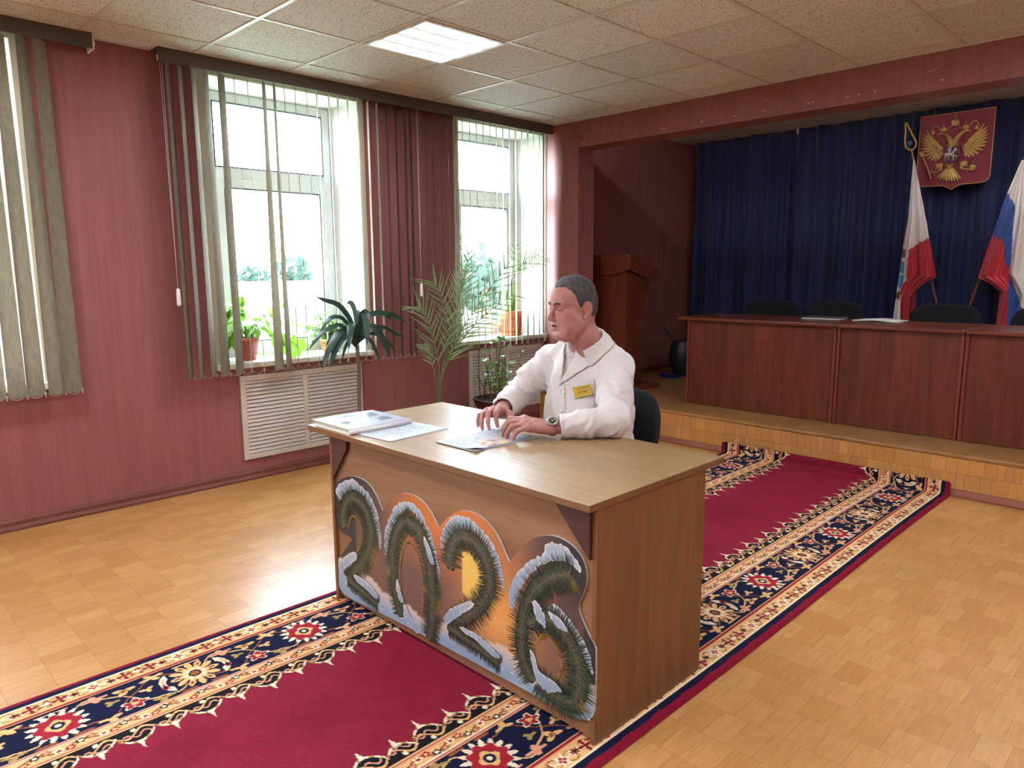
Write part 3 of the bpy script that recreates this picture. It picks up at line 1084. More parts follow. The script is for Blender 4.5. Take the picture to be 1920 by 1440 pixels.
def needles(mb, path, wid, seed, y, glow=None, brown=0.0):
    """fir needles along a branch path; wid = half width of the brush"""
    rd = random.Random(seed)
    P = smooth_path(path, 26)
    k = len(P)
    # dark body
    L, Rr = [], []
    for i, p in enumerate(P):
        t = P[min(i + 1, k - 1)] - P[max(i - 1, 0)]
        t = t / (np.linalg.norm(t) + 1e-9)
        n_ = np.array([-t[1], t[0]])
        f = min(1, 0.55 + i * 0.05, 0.55 + (k - 1 - i) * 0.05)
        L.append(p + n_ * wid * 0.52 * f)
        Rr.append(p - n_ * wid * 0.52 * f)
    vs = [(a[0], y + 0.0002, a[1]) for a in L] + [(a[0], y + 0.0002, a[1]) for a in Rr]
    mb.add(vs, [(i, i + 1, k + i + 1, k + i) for i in range(k - 1)], 0, False, qq((32, 32, 28)))
    seglen = sum(np.linalg.norm(P[i + 1] - P[i]) for i in range(k - 1))
    nper = max(8, int(seglen / 0.0068))
    for layer in range(4):
        yy = y - 0.0002 - layer * 0.0003
        for j in range(nper):
            f = (j + (layer % 2) * 0.5 + rd.uniform(-0.2, 0.2)) / nper
            i = max(1, min(k - 2, int(f * (k - 1))))
            t = P[i + 1] - P[i - 1]
            t = t / (np.linalg.norm(t) + 1e-9)
            for sgn in (-1, 1):
                n_ = np.array([-t[1], t[0]]) * sgn
                ln = wid * rd.uniform(0.82, 1.16) * (1.0 - 0.14 * layer)
                b0 = P[i] + n_ * 0.12 * wid * (3 - layer) / 3
                a1 = rd.uniform(0.55, 0.85)
                e0 = b0 + (n_ * 0.60 + t * a1) * ln * 0.52
                e1 = b0 + (n_ * 1.00 + t * (a1 * 0.55)) * ln
                w_ = rd.uniform(0.0022, 0.0032)
                g = rd.random()
                c = mixc(qq((24, 36, 30)), qq((66, 84, 64)), g)
                if brown and rd.random() < brown:
                    c = mixc(qq((46, 38, 32)), qq((112, 94, 74)), g)
                tipc = c
                if glow:
                    for gx, gz, gr in glow:
                        dd = math.hypot(e1[0] - gx, e1[1] - gz)
                        if dd < gr:
                            tipc = mixc(qq((212, 176, 70)), c, dd / gr)
                pr = np.array([-(e0 - b0)[1], (e0 - b0)[0]])
                pr = pr / (np.linalg.norm(pr) + 1e-9) * w_
                q4 = [b0 - pr * 0.5, b0 + pr * 0.5, e0 + pr, e1 + pr * 0.35, e1 - pr * 0.35, e0 - pr]
                cc = [mixc(c, qq((20, 24, 20)), 0.5), c, c, tipc, tipc, mixc(c, qq((10, 14, 12)), 0.65)]
                mb.add([(q[0], yy, q[1]) for q in q4], [(0, 5, 2, 1), (5, 4, 3, 2)], 0, False, cc)
                hl_ = mixc(c, qq((164, 168, 140)), 0.6)
                pr2 = pr * 0.22
                mb.add([(q[0], yy - 0.0001, q[1]) for q in (b0 - pr2, e0 - pr2 * 0.6, e1, e0 + pr2, b0 + pr2)], [(0, 1, 3, 4), (1, 2, 3)], 0, False, [hl_, hl_, tipc, hl_, hl_])
    # stem
    w_ = 0.0018
    for i in range(k - 1):
        a, b_ = P[i], P[i + 1]
        d = (b_ - a) / (np.linalg.norm(b_ - a) + 1e-9)
        n_ = np.array([-d[1], d[0]]) * w_
        mb.add([(q[0], y - 0.0016, q[1]) for q in (a - n_, b_ - n_, b_ + n_, a + n_)], [(0, 1, 2, 3)], 0, False, qq((112, 90, 70)))


def rim_dots(mb, pts, y, seed, c=(226, 180, 74)):
    rd = random.Random(seed)
    P = smooth_path(pts, 14)
    for p in P:
        for _ in range(2):
            a = rd.uniform(0, 2 * PI)
            l_ = rd.uniform(0.004, 0.009)
            d = np.array([math.cos(a), math.sin(a)]) * l_
            n_ = np.array([-d[1], d[0]]) * 0.2
            mb.add([(q[0], y - 0.0016, q[1]) for q in (p - d, p + n_, p + d, p - n_)], [(0, 1, 2, 3)], 0, False, mixc(qq(c), qq((120, 92, 40)), rd.random() * 0.5))


def snow(mb, poly, y, seed, top=(176, 188, 198), rim=(238, 226, 218), n=6, rough=0.005, grow=None):
    """lumpy patch of snow: polygon with a ragged edge and a warm lit rim"""
    rd = random.Random(seed)
    P = smooth_path(poly, n, True)
    cen = sum(P) / len(P)
    O = []
    for p in P:
        if grow:
            p = p + (p - np.array(grow[:2])) / (np.linalg.norm(p - np.array(grow[:2])) + 1e-9) * grow[2]
        d = (p - cen) / (np.linalg.norm(p - cen) + 1e-9)
        O.append(p + d * rd.uniform(-rough, rough))
    vs2 = [Vector((float(p[0]), float(p[1]))) for p in O]
    m_ = len(vs2)
    inner = []
    xs_ = [p.x for p in vs2]
    zs_ = [p.y for p in vs2]
    pl = [(p.x, p.y) for p in vs2]
    for a in np.arange(min(xs_), max(xs_), 0.010):
        for c in np.arange(min(zs_), max(zs_), 0.010):
            if inside(a, c, pl):
                inner.append(Vector((a, c)))
    v_, e_, f_, _, _, _ = mgeo.delaunay_2d_cdt(vs2 + inner, [(i, (i + 1) % m_) for i in range(m_)], [], 1, 1e-6)
    cc = []
    for p in v_:
        dm = min(math.hypot(p.x - q.x, p.y - q.y) for q in vs2[::2])
        up = (p.y - min(zs_)) / (max(zs_) - min(zs_) + 1e-6)
        base_ = mixc(qq((138, 160, 180)), qq(top), up * 0.7 + 0.3 * rd.random())
        cc.append(mixc(qq(rim), base_, dm / 0.009 + (0.5 if up < 0.4 else 0)))
    mb.add([(p.x, y, p.y) for p in v_], [tuple(f)[::-1] for f in f_], 0, False, cc)


yN = yf - 0.0010
yS = yf - 0.0006
# numeral two (left)
d1 = MB()
needles(d1, [(2.105, 0.345), (2.108, 0.400), (2.135, 0.455), (2.185, 0.490), (2.245, 0.486), (2.292, 0.450), (2.312, 0.385), (2.300, 0.315), (2.258, 0.250), (2.195, 0.185), (2.130, 0.130)], 0.056, 1, yN, [(2.12, 0.335, 0.06), (2.34, 0.27, 0.07), (2.24, 0.19, 0.03)])
needles(d1, [(2.120, 0.135), (2.165, 0.120), (2.215, 0.108), (2.270, 0.100), (2.335, 0.086)], 0.040, 2, yN - 0.001)
rim_dots(d1, [(2.150, 0.350), (2.170, 0.405), (2.205, 0.415), (2.240, 0.390), (2.248, 0.345), (2.225, 0.290), (2.180, 0.245)], yN, 3)
n1 = d1.build('numeral_two', M_print, sign, printc=True)
s1 = MB()
snow(s1, [(2.072, 0.475), (2.078, 0.505), (2.120, 0.535), (2.180, 0.560), (2.225, 0.556), (2.290, 0.530), (2.335, 0.490), (2.362, 0.430), (2.372, 0.370), (2.360, 0.330), (2.340, 0.400), (2.315, 0.455), (2.270, 0.500), (2.210, 0.520), (2.140, 0.495), (2.100, 0.455)], yS - 0.0001, 5, grow=(2.2, 0.40, 0.010))
s1.build('snow_cap', M_print, n1, printc=True)
s1 = MB()
snow(s1, [(2.065, 0.165), (2.100, 0.210), (2.150, 0.245), (2.190, 0.262), (2.205, 0.240), (2.165, 0.205), (2.110, 0.165), (2.085, 0.140)], yN - 0.0022, 6)
s1.build('snow_patch', M_print, n1, printc=True)
s1 = MB()
snow(s1, [(2.175, 0.160), (2.230, 0.165), (2.300, 0.150), (2.345, 0.125), (2.330, 0.105), (2.260, 0.125), (2.200, 0.135)], yN - 0.0026, 7)
s1.build('snow_patch', M_print, n1, printc=True)
# numeral zero
d1 = MB()
needles(d1, [(2.500, 0.085), (2.470, 0.160), (2.455, 0.240), (2.455, 0.320), (2.475, 0.400), (2.515, 0.462), (2.560, 0.485)], 0.050, 11, yN, [(2.50, 0.21, 0.03), (2.41, 0.25, 0.03)])
needles(d1, [(2.665, 0.055), (2.690, 0.130), (2.697, 0.220), (2.690, 0.310), (2.668, 0.400), (2.625, 0.465), (2.560, 0.490)], 0.050, 12, yN - 0.001, [(2.64, 0.25, 0.02), (2.75, 0.20, 0.05)], 0.25)
rim_dots(d1, [(2.503, 0.170), (2.500, 0.250), (2.510, 0.330), (2.540, 0.390), (2.572, 0.405), (2.610, 0.375), (2.636, 0.300), (2.640, 0.220), (2.632, 0.150)], yN - 0.001, 13)
n1 = d1.build('numeral_zero', M_print, sign, printc=True)
s1 = MB()
snow(s1, [(2.415, 0.300), (2.412, 0.380), (2.440, 0.455), (2.490, 0.520), (2.545, 0.552), (2.605, 0.548), (2.660, 0.505), (2.700, 0.440), (2.728, 0.360), (2.730, 0.300), (2.700, 0.400), (2.650, 0.470), (2.580, 0.520), (2.520, 0.500), (2.465, 0.430), (2.430, 0.350)], yS - 0.0001, 15, grow=(2.57, 0.35, 0.008))
s1.build('snow_cap', M_print, n1, printc=True)
s1 = MB()
snow(s1, [(2.655, 0.455), (2.690, 0.420), (2.712, 0.370), (2.690, 0.365), (2.665, 0.400)], yN - 0.0026, 16)
s1.build('snow_cap', M_print, n1, printc=True)
s1 = MB()
snow(s1, [(2.475, 0.215), (2.488, 0.235), (2.505, 0.190), (2.520, 0.160), (2.498, 0.150), (2.480, 0.180)], yN - 0.0030, 17)
s1.build('snow_patch', M_print, n1, printc=True)
s1 = MB()
snow(s1, [(2.530, 0.150), (2.556, 0.115), (2.610, 0.100), (2.625, 0.070), (2.580, 0.060), (2.530, 0.085), (2.515, 0.120)], yN - 0.0030, 18)
s1.build('snow_patch', M_print, n1, printc=True)
# numeral two (right)
d1 = MB()
needles(d1, [(2.800, 0.368), (2.800, 0.425), (2.825, 0.480), (2.870, 0.508), (2.925, 0.506), (2.975, 0.470), (3.000, 0.410), (2.995, 0.350), (2.950, 0.285), (2.885, 0.225), (2.810, 0.165)], 0.054, 21, yN, [(2.80, 0.36, 0.06), (3.04, 0.30, 0.04)], 0.35)
needles(d1, [(2.775, 0.150), (2.830, 0.145), (2.890, 0.138), (2.960, 0.130), (3.040, 0.112)], 0.038, 22, yN - 0.001)
n1 = d1.build('numeral_two', M_print, sign, printc=True)
s1 = MB()
snow(s1, [(2.762, 0.430), (2.765, 0.490), (2.800, 0.540), (2.850, 0.568), (2.905, 0.570), (2.965, 0.548), (3.020, 0.505), (3.050, 0.440), (3.055, 0.380), (3.025, 0.440), (2.985, 0.495), (2.930, 0.530), (2.860, 0.525), (2.800, 0.480)], yS - 0.0001, 25, grow=(2.9, 0.42, 0.010))
s1.build('snow_cap', M_print, n1, printc=True)
s1 = MB()
snow(s1, [(2.756, 0.175), (2.800, 0.225), (2.860, 0.262), (2.905, 0.290), (2.918, 0.275), (2.880, 0.240), (2.820, 0.195), (2.780, 0.160)], yN - 0.0022, 26)
s1.build('snow_patch', M_print, n1, printc=True)
s1 = MB()
snow(s1, [(2.850, 0.175), (2.930, 0.180), (3.000, 0.165), (3.045, 0.140), (3.010, 0.130), (2.930, 0.155), (2.870, 0.160)], yN - 0.0028, 27)
s1.build('snow_patch', M_print, n1, printc=True)
# numeral six
d1 = MB()
needles(d1, [(3.345, 0.520), (3.305, 0.505), (3.255, 0.475), (3.205, 0.425), (3.170, 0.360), (3.150, 0.290), (3.145, 0.220), (3.165, 0.155), (3.205, 0.120)][::-1], 0.054, 31, yN, [(3.385, 0.50, 0.05), (3.09, 0.28, 0.03)])
needles(d1, [(3.175, 0.300), (3.220, 0.340), (3.275, 0.350), (3.330, 0.325), (3.372, 0.275), (3.390, 0.210), (3.380, 0.150), (3.350, 0.112), (3.290, 0.108), (3.230, 0.125)], 0.057, 32, yN - 0.001, [(3.41, 0.12, 0.03)])
rim_dots(d1, [(3.215, 0.250), (3.235, 0.285), (3.270, 0.292), (3.305, 0.262), (3.318, 0.215), (3.300, 0.170)], yN - 0.001, 33)
n1 = d1.build('numeral_six', M_print, sign, printc=True)
s1 = MB()
snow(s1, [(3.100, 0.360), (3.125, 0.430), (3.175, 0.490), (3.240, 0.540), (3.250, 0.575), (3.290, 0.590), (3.340, 0.580), (3.372, 0.550), (3.378, 0.525), (3.340, 0.540), (3.280, 0.530), (3.210, 0.480), (3.150, 0.400), (3.120, 0.330)], yS - 0.0001, 35, grow=(3.28, 0.36, 0.012))
s1.build('snow_cap', M_print, n1, printc=True)
s1 = MB()
snow(s1, [(3.270, 0.400), (3.320, 0.395), (3.380, 0.350), (3.425, 0.290), (3.436, 0.235), (3.410, 0.270), (3.360, 0.325), (3.300, 0.350), (3.250, 0.365)], yN - 0.0001, 36)
s1.build('snow_cap', M_print, n1, printc=True)
s1 = MB()
snow(s1, [(3.195, 0.385), (3.225, 0.385), (3.250, 0.350), (3.245, 0.318), (3.215, 0.335)], yN - 0.0030, 37)
s1.build('snow_patch', M_print, n1, printc=True)
s1 = MB()
snow(s1, [(3.185, 0.215), (3.205, 0.210), (3.225, 0.165), (3.290, 0.155), (3.315, 0.135), (3.260, 0.110), (3.210, 0.130)], yN - 0.0030, 38)
s1.build('snow_patch', M_print, n1, printc=True)
s1 = MB()
snow(s1, [(3.260, 0.378), (3.320, 0.365), (3.340, 0.335), (3.290, 0.345)], yN - 0.0030, 39)
s1.build('snow_patch', M_print, n1, printc=True)
# drifts of snow along the foot of the sign
s1 = MB()
snow(s1, [(2.052, 0.070), (2.060, 0.115), (2.150, 0.092), (2.300, 0.072), (2.500, 0.086), (2.620, 0.082), (2.800, 0.105), (3.000, 0.100), (3.150, 0.108), (3.300, 0.095), (3.405, 0.098), (3.390, 0.082), (3.000, 0.070), (2.500, 0.060), (2.150, 0.048)], yS - 0.0002, 41, top=(152, 174, 196), rim=(206, 206, 206))
s1.build('snow_drift', M_print, sign, printc=True)

# ------------------------------------------------------------------ vertical blinds and their valances
M_slat = plain('blind_fabric', (112, 102, 84), 0.85, var=0.10, scale=60, stretch=(1, 1, 0.35), trans=0.08, bump=0.15, alt=(134, 124, 102))
M_val = plain('valance_fabric', (86, 78, 74), 0.6, var=0.06)
M_chain = plain('white_bead_chain', (226, 222, 214), 0.4)
VT, SB = 2.60, 0.742


def slat(mb, y, a0, a1, w=0.089, x=0.10, zt=2.598, zb=SB, bow=0.0):
    """fabric vane: hangs at (x,y), turned by a0 at the top and a1 at the bottom (degrees from the wall plane)"""
    n = 16
    pts = []
    for i in range(n + 1):
        t = i / n
        a = R(a0 + (a1 - a0) * (t ** 1.2))
        z = zt + (zb - zt) * t
        row = []
        for j in range(5):
            u = (j / 4 - 0.5) * w
            c = 0.004 * (1 - (2 * j / 4 - 1) ** 2)
            row.append((x + math.sin(a) * u + math.cos(a) * c + bow * math.sin(PI * t), y + math.cos(a) * u - math.sin(a) * c, z))
        pts.append(row)
    mb.grid(lambda i, j: pts[i][j], n, 4)


def blind(name_label, y0, y1, slats, val0, val1, cord_y=None, capped=True):
    t = thing('vertical_blind', (0.10, (y0 + y1) / 2, SB), name_label, 'blind')
    v = MB()
    v.box(0.112, 0.120, val0, val1, VT, 2.681)
    v.box(0.004, 0.112, val0, val1, 2.672, 2.681)
    v.build('valance', M_val, t, bevel=0.001)
    v = MB()
    v.box(0.08, 0.108, val0 + 0.005, val1 - 0.005, 2.61, 2.640)
    if capped:
        v.box(0.001, 0.124, val1, val1 + 0.006, VT - 0.004, 2.683)
        v.box(0.03, 0.07, val1 + 0.006, val1 + 0.026, 2.63, 2.66)
    v.box(0.05, 0.126, val0, val1, 2.681, 2.684)
    v.build('headrail', M_white, t)
    ch = MB()
    prev = None
    for y, a0, a1 in slats:
        m = MB()
        slat(m, y, a0, a1)
        m.build('slat', M_slat, t)
        p = Vector((0.10 + math.sin(R(a1)) * 0.044, y + math.cos(R(a1)) * 0.044, SB + 0.015))
        ch.box(p.x - 0.002, p.x + 0.002, p.y - 0.0015, p.y + 0.0015, SB - 0.012, SB + 0.02)
        if prev is not None:
            mid = (prev + p) / 2 - Vector((0, 0, 0.026))
            ch.tube(bez(prev, mid * 2 - (prev + p) / 2, p, 10), 0.0011, 5)
        prev = p
    ch.build('bead_chain', M_chain, t)
    if cord_y is not None:
        c = MB()
        for d in (-0.006, 0.006):
            c.tube([(0.125, cord_y + d, 2.59), (0.125, cord_y + d * 0.6, 1.9), (0.124, cord_y, 1.3)], 0.0012, 5)
        c.build('pull_cord', M_chain, t)
        MB().lathe([(0.004, 1.305), (0.011, 1.298), (0.013, 1.21), (0.010, 1.2)], 0.124, cord_y, 10).build('cord_weight', M_white, t)
    return t


# middle blind: vanes pushed open, a few twisted
ya = [-3.345, -3.276, -3.199, -3.126, -3.031, -2.952, -2.866, -2.756, -2.685, -2.617, -2.540, -2.456, -2.380, -2.288, -2.217, -2.140, -2.061, -1.976, -1.898, -1.814, -1.734, -1.651, -1.600]
sl = []
for i, y in enumerate(ya):
    a = -63 + random.uniform(-3, 3)
    s = {0: (-52, -50), 1: (-54, -52), 2: (-52, -46), 3: (-48, -28), 4: (-40, -33), 7: (-50, -20), 8: (-52, -37)}.get(i, (a, a))
    sl.append((y, *s))
blind('grey vertical blind on the window nearer the left, with two vanes twisted broadside', -3.40, -1.57, sl, -3.40, -1.568, -3.392, False)
yb_ = [-1.46 + 0.0755 * k for k in range(19)]
sl = []
for y in yb_:
    a = -51 + random.uniform(-3, 3)
    sl.append((y, a, a))
blind('grey vertical blind on the corner window beside the stage', -1.56, -0.01, sl, -1.566, -0.012, -1.552, False)
yl = [-5.9 + 0.0915 * k for k in range(22)]
sl = [(y, -36 + 5 * math.sin(k * 1.7), -8 + 4 * math.sin(k * 2.1)) for k, y in enumerate(yl)]
sl[-1] = (yl[-1] - 0.010, -34, -6)
sl[-2] = (yl[-2], -50, -14)
sl[-3] = (yl[-3] - 0.006, -40, -10)
blind('grey vertical blind at the left edge of the photo, vanes nearly closed', -6.0, -3.90, sl, -6.1, -3.738, None, True)
yl2 = [-8.05 + 0.0915 * k for k in range(22)]

# ------------------------------------------------------------------ radiator grilles
M_grille = plain('cream_grille', (204, 192, 176), 0.5, var=0.04)
M_recess_shade = plain('radiator_recess_shade', (44, 36, 32), 0.9)


def grille(y0, y1, z0, z1, label):
    t = thing('radiator_grille', (0.01, (y0 + y1) / 2, z0), label, 'radiator grille')
    f = MB()
    fw = 0.036
    ym = (y0 + y1) / 2
    f.box(0.001, 0.020, y0, y0 + fw, z0, z1)
    f.box(0.001, 0.020, y1 - fw, y1, z0, z1)
    f.box(0.001, 0.020, y0 + fw, y1 - fw, z0, z0 + fw)
    f.box(0.001, 0.020, y0 + fw, y1 - fw, z1 - fw, z1)
    f.box(0.001, 0.020, ym - 0.016, ym + 0.016, z0 + fw, z1 - fw)
    f.build('frame', M_grille, t, bevel=0.003)
    MB().box(0.0005, 0.002, y0 + 0.01, y1 - 0.01, z0 + 0.01, z1 - 0.01).build('recess_shade', M_recess_shade, t)  # flat dark sheet, its colour stands in for shade behind the louvres
    for a, b_ in ((y0 + fw, ym - 0.016), (ym + 0.016, y1 - fw)):
        l = MB()
        n = 19
        p = (z1 - z0 - 2 * fw) / n
        for k in range(n):
            z = z0 + fw + k * p
            l.prism([(0.004, z + p * 0.98), (0.007, z + p), (0.017, z + p * 0.30), (0.017, z + p * 0.20), (0.013, z + p * 0.22)], a, b_, 'y')
        l.build('louvre_panel', M_grille, t)


# prism axis y takes (x,z) pairs
grille(-3.00, -2.055, 0.142, 0.715, 'cream louvred radiator grille below the window with the terracotta pot vine')
grille(-0.968, -0.05, 0.142, 0.715, 'cream louvred radiator grille in the corner behind the seated man')

# ------------------------------------------------------------------ plants
M_terra = plain('terracotta', (168, 84, 66), 0.6, var=0.08)
M_orange = plain('orange_plastic_pot', (214, 122, 66), 0.45, var=0.05)
M_maroon = plain('maroon_plastic_pot', (70, 30, 34), 0.4, var=0.08)
M_soil = plain('potting_soil', (48, 38, 32), 0.95, var=0.3, scale=60)
M_vine = plain('light_green_leaf', (112, 158, 44), 0.45, var=0.25, scale=9, trans=0.3)
M_bush = plain('mid_green_leaf', (110, 142, 66), 0.5, var=0.3, scale=14, trans=0.25)
M_drac = plain('dark_green_leaf', (34, 62, 50), 0.35, var=0.25, scale=7, spec=0.6, trans=0.08)
M_palm = plain('palm_leaf', (112, 128, 78), 0.5, var=0.25, scale=9, trans=0.25)
M_stalk = plain('green_stem', (96, 104, 62), 0.6, var=0.2)
M_bark = plain('ringed_bark', (112, 100, 88), 0.8, var=0.35, scale=60, stretch=(1, 1, 3))
M_wstick = plain('brown_twig', (104, 72, 60), 0.7, var=0.2)


def pot(t, c, r0, r1, h, mat, rim=0.012, ribs=False, saucer=False):
    x, y, z = c
    p = MB()
    p.lathe([(r0 * 0.9, z), (r0, z + 0.004), (r0 + (r1 - r0) * 0.75, z + h * 0.76), (r1, z + h * 0.78), (r1 + rim * 0.2, z + h), (r1 - rim, z + h), (r1 - rim * 1.3, z + h * 0.84)], x, y, 32, cap=False)
    p.lathe([(0.001, z), (r0 * 0.9, z)], x, y, 32, cap=False)
    if ribs:
        for k in range(28):
            a = 2 * PI * k / 28
            b0 = r0 + 0.002
            b1 = r0 + (r1 - r0) * 0.72 + 0.002
            p.tube([(x + b0 * math.cos(a), y + b0 * math.sin(a), z + h * 0.10), (x + b1 * math.cos(a), y + b1 * math.sin(a), z + h * 0.66)], 0.005, 6)
    else:
        rr = r0 + (r1 - r0) * 0.3
        p.lathe([(rr, z + h * 0.26), (rr + 0.004, z + h * 0.28), (rr + 0.005, z + h * 0.32), (rr + 0.002, z + h * 0.35)], x, y, 32, cap=False)
    p.build('pot', mat, t)
    MB().lathe([(0.001, z + h * 0.86), (r1 - rim * 1.25, z + h * 0.85)], x, y, 24, cap=False).build('soil', M_soil, t)
    if saucer:
        MB().lathe([(0.001, z - 0.012), (r0 * 1.05, z - 0.012), (r0 * 1.22, z + 0.014), (r0 * 1.18, z + 0.015), (r0 * 1.02, z - 0.006), (0.001, z - 0.006)], x, y, 32, cap=False).build('saucer', mat, t)


SILL = WZ0 + 0.030
# terracotta pot vine on the sill
c = (-0.10, -2.885, SILL)
t = thing('potted_vine', c, 'light green leafy vine in a terracotta pot on the window sill', 'potted plant')
pot(t, c, 0.058, 0.083, 0.155, M_terra)
st, lf = MB(), MB()
rd = random.Random(4)
for k in range(15):
    a = rd.uniform(0, 2 * PI)
    reach = rd.uniform(0.10, 0.26)
    top = rd.uniform(0.05, 0.36)
    yy = math.sin(a) * reach * 1.35
    xx = math.cos(a) * min(reach, 0.09)
    if yy < -0.11:
        yy = -0.11
    p = bez((c[0] + 0.03 * math.cos(a), c[1] + 0.03 * math.sin(a), SILL + 0.13), (c[0] + xx * 0.5, c[1] + yy * 0.5, SILL + 0.2 + top), (c[0] + xx, c[1] + yy, SILL + 0.08 + top * rd.uniform(0.3, 1.0)), 9)
    st.tube(p, 0.0022, 5)
    for i in range(2, 10, 1):
        if rd.random() < 0.25:
            continue
        d = Vector((rd.uniform(-0.6, 0.6), rd.uniform(-1, 1), rd.uniform(-0.8, 0.5))).normalized()
        ln = rd.uniform(0.05, 0.088)
        q = p[i]
        lf.leaf([q + d * ln * s + Vector((0, 0, -0.35 * ln * s * s)) for s in (0, 0.2, 0.45, 0.7, 0.9, 1.0)], ln * 0.33, nrm=(rd.uniform(-0.3, 1), rd.uniform(-0.4, 0.4), 0.8))
for k in range(3):
    p = bez((c[0] + 0.05, c[1] + 0.04, SILL + 0.15), (c[0] + 0.09, c[1] + 0.16 + 0.05 * k, SILL + 0.20), (c[0] + 0.12, c[1] + 0.26 + 0.04 * k, SILL + 0.05 + 0.04 * k), 8)
    st.tube(p, 0.002, 5)
    for i in (4, 6, 8):
        lf.leaf([p[i] + Vector((0.01 * s, 0.02 * s, -0.09 * s)) for s in (0, 0.25, 0.5, 0.75, 1.0)], 0.026, nrm=(1, -0.5, 0.2))
st.build('stem', M_stalk, t)
lf.build('foliage', M_vine, t)
# bushy plant on the sill
c = (-0.13, -2.215, SILL)
t = thing('bushy_houseplant', c, 'low bushy green plant in a small orange bowl on the window sill', 'potted plant')
pot(t, (c[0], c[1], SILL), 0.06, 0.085, 0.10, M_orange)
lf, st = MB(), MB()
for k in range(46):
    a, up = rd.uniform(0, 2 * PI), rd.uniform(-0.02, 0.22)
    reach = rd.uniform(0.05, 0.30)
    e = Vector((c[0] + max(-0.08, min(0.13, math.cos(a) * reach)), c[1] - abs(math.sin(a)) * reach * (1 if rd.random() < 0.8 else -0.35), SILL + 0.07 + up))
    b0 = Vector((c[0], c[1], SILL + 0.085))
    p = bez(b0, (b0 + e) / 2 + Vector((0, 0, 0.06)), e, 6)
    st.tube(p, 0.0015, 4)
    for i in range(2, 7):
        for s in (-1, 1):
            d = Vector((rd.uniform(-0.6, 0.6), rd.uniform(-1, 1), rd.uniform(-0.5, 0.6))).normalized()
            ln = rd.uniform(0.018, 0.036)
            lf.leaf([p[i] + d * ln * q for q in (0, 0.3, 0.65, 1)], ln * 0.4, nrm=(rd.uniform(0, 1), rd.uniform(-0.5, 0.5), 0.6))
st.build('stem', M_stalk, t)
lf.build('foliage', M_bush, t)
# orange pot on the corner window sill
c = (-0.10, -0.352, SILL + 0.012)
t = thing('aloe_pot', c, 'spiky green plant in a ribbed orange pot on the corner window sill', 'potted plant')
pot(t, c, 0.088, 0.114, 0.215, M_orange, 0.014, True, True)
lf = MB()
for k in range(15):
    a = rd.uniform(0, 2 * PI)
    ln = rd.uniform(0.12, 0.30)
    o = rd.uniform(0.02, 0.09)
    b0 = Vector((c[0] + 0.03 * math.cos(a), c[1] + 0.03 * math.sin(a), c[2] + 0.185))
    lf.leaf([b0 + Vector((math.cos(a) * o * s * s, math.sin(a) * o * s * s, ln * s)) for s in (0, 0.2, 0.4, 0.6, 0.8, 1)], 0.014, nrm=(math.cos(a), math.sin(a), 0.3), fold=0.5, prof=lambda f: (1 - f) ** 0.6 + 0.02)
for a, o, ln in ((-1.9, 0.16, 0.12), (1.4, 0.15, 0.14), (-0.9, 0.13, 0.06)):
    b0 = Vector((c[0], c[1], c[2] + 0.185))
    lf.leaf([b0 + Vector((math.cos(a) * o * s * 0.4, math.sin(a) * o * s, ln * s - 0.16 * s * s * s)) for s in (0, 0.2, 0.4, 0.6, 0.8, 1)], 0.010, nrm=(1, 0, 0.3), fold=0.5, prof=lambda f: (1 - f) ** 0.6 + 0.02)
lf.build('fleshy_leaf', M_bush, t)


def frond(mb, pts, nl, ln, rd, droop=0.25, w=0.0058, start=0.3):
    P = smooth_path(pts, 12)
    P = [Vector(tuple(float(v) for v in p)) for p in P]
    k = len(P)
    mb.tube(P, [0.006 * (1 - 0.85 * i / k) + 0.001 for i in range(k)], 6, mi=1)
    for j in range(nl):
        f = start + (1 - start) * j / nl
        i = min(k - 2, int(f * (k - 1)))
        tdir = (P[i + 1] - P[i]).normalized()
        for s in (-1, 1):
            side = tdir.cross(Vector((0.75, -0.55, 0.35))).normalized() * s
            d = (tdir * rd.uniform(0.75, 1.0) + side * rd.uniform(0.5, 0.75)).normalized()
            l_ = ln * (1 - 0.45 * abs(f - 0.55)) * rd.uniform(0.85, 1.15)
            mb.leaf([P[i] + d * l_ * q + Vector((0, 0, -droop * l_ * q * q)) for q in (0, 0.25, 0.5, 0.75, 1)], w, nrm=(0.75, -0.55, 0.5), fold=0.35, prof=lambda q: max(0.06, (1 - q) ** 0.55))


# the slim palm beside the corner window
c = (0.50, -1.70, 0.0)
t = thing('palm', c, 'tall slender date palm seedling standing between the two windows', 'potted plant')
pot(t, c, 0.10, 0.135, 0.24, M_maroon)
fr_ = MB()
base = (0.50, -1.70, 0.21)
K = (0.50, -1.655, 0.60)
frond(fr_, [base, (0.5000, -1.6884, 0.5247), (0.5000, -1.6316, 0.7198), (0.5000, -1.5623, 0.9948), (0.5000, -1.4611, 1.2696), (0.5200, -1.3922, 1.5778)], 12, 0.22, rd, 0.05, start=0.5)
frond(fr_, [base, (0.5000, -1.6986, 0.5259), (0.5000, -1.6213, 0.7188), (0.5500, -1.5117, 0.9543), (0.6000, -1.3421, 1.1883), (0.6600, -1.1154, 1.4585)], 16, 0.25, rd, 0.08, start=0.42)
frond(fr_, [base, (0.5000, -1.6986, 0.5259), (0.5000, -1.6110, 0.7179), (0.5000, -1.4371, 0.9062), (0.5000, -1.1954, 1.0777), (0.4800, -0.8604, 1.2217)], 14, 0.23, rd, 0.15, start=0.42)
frond(fr_, [base, (0.5000, -1.7093, 0.5071), (0.5000, -1.6941, 0.6858), (0.4800, -1.7314, 0.9252), (0.4500, -1.7723, 1.0824), (0.4200, -1.8154, 1.1453)], 11, 0.22, rd, 0.1, start=0.45)
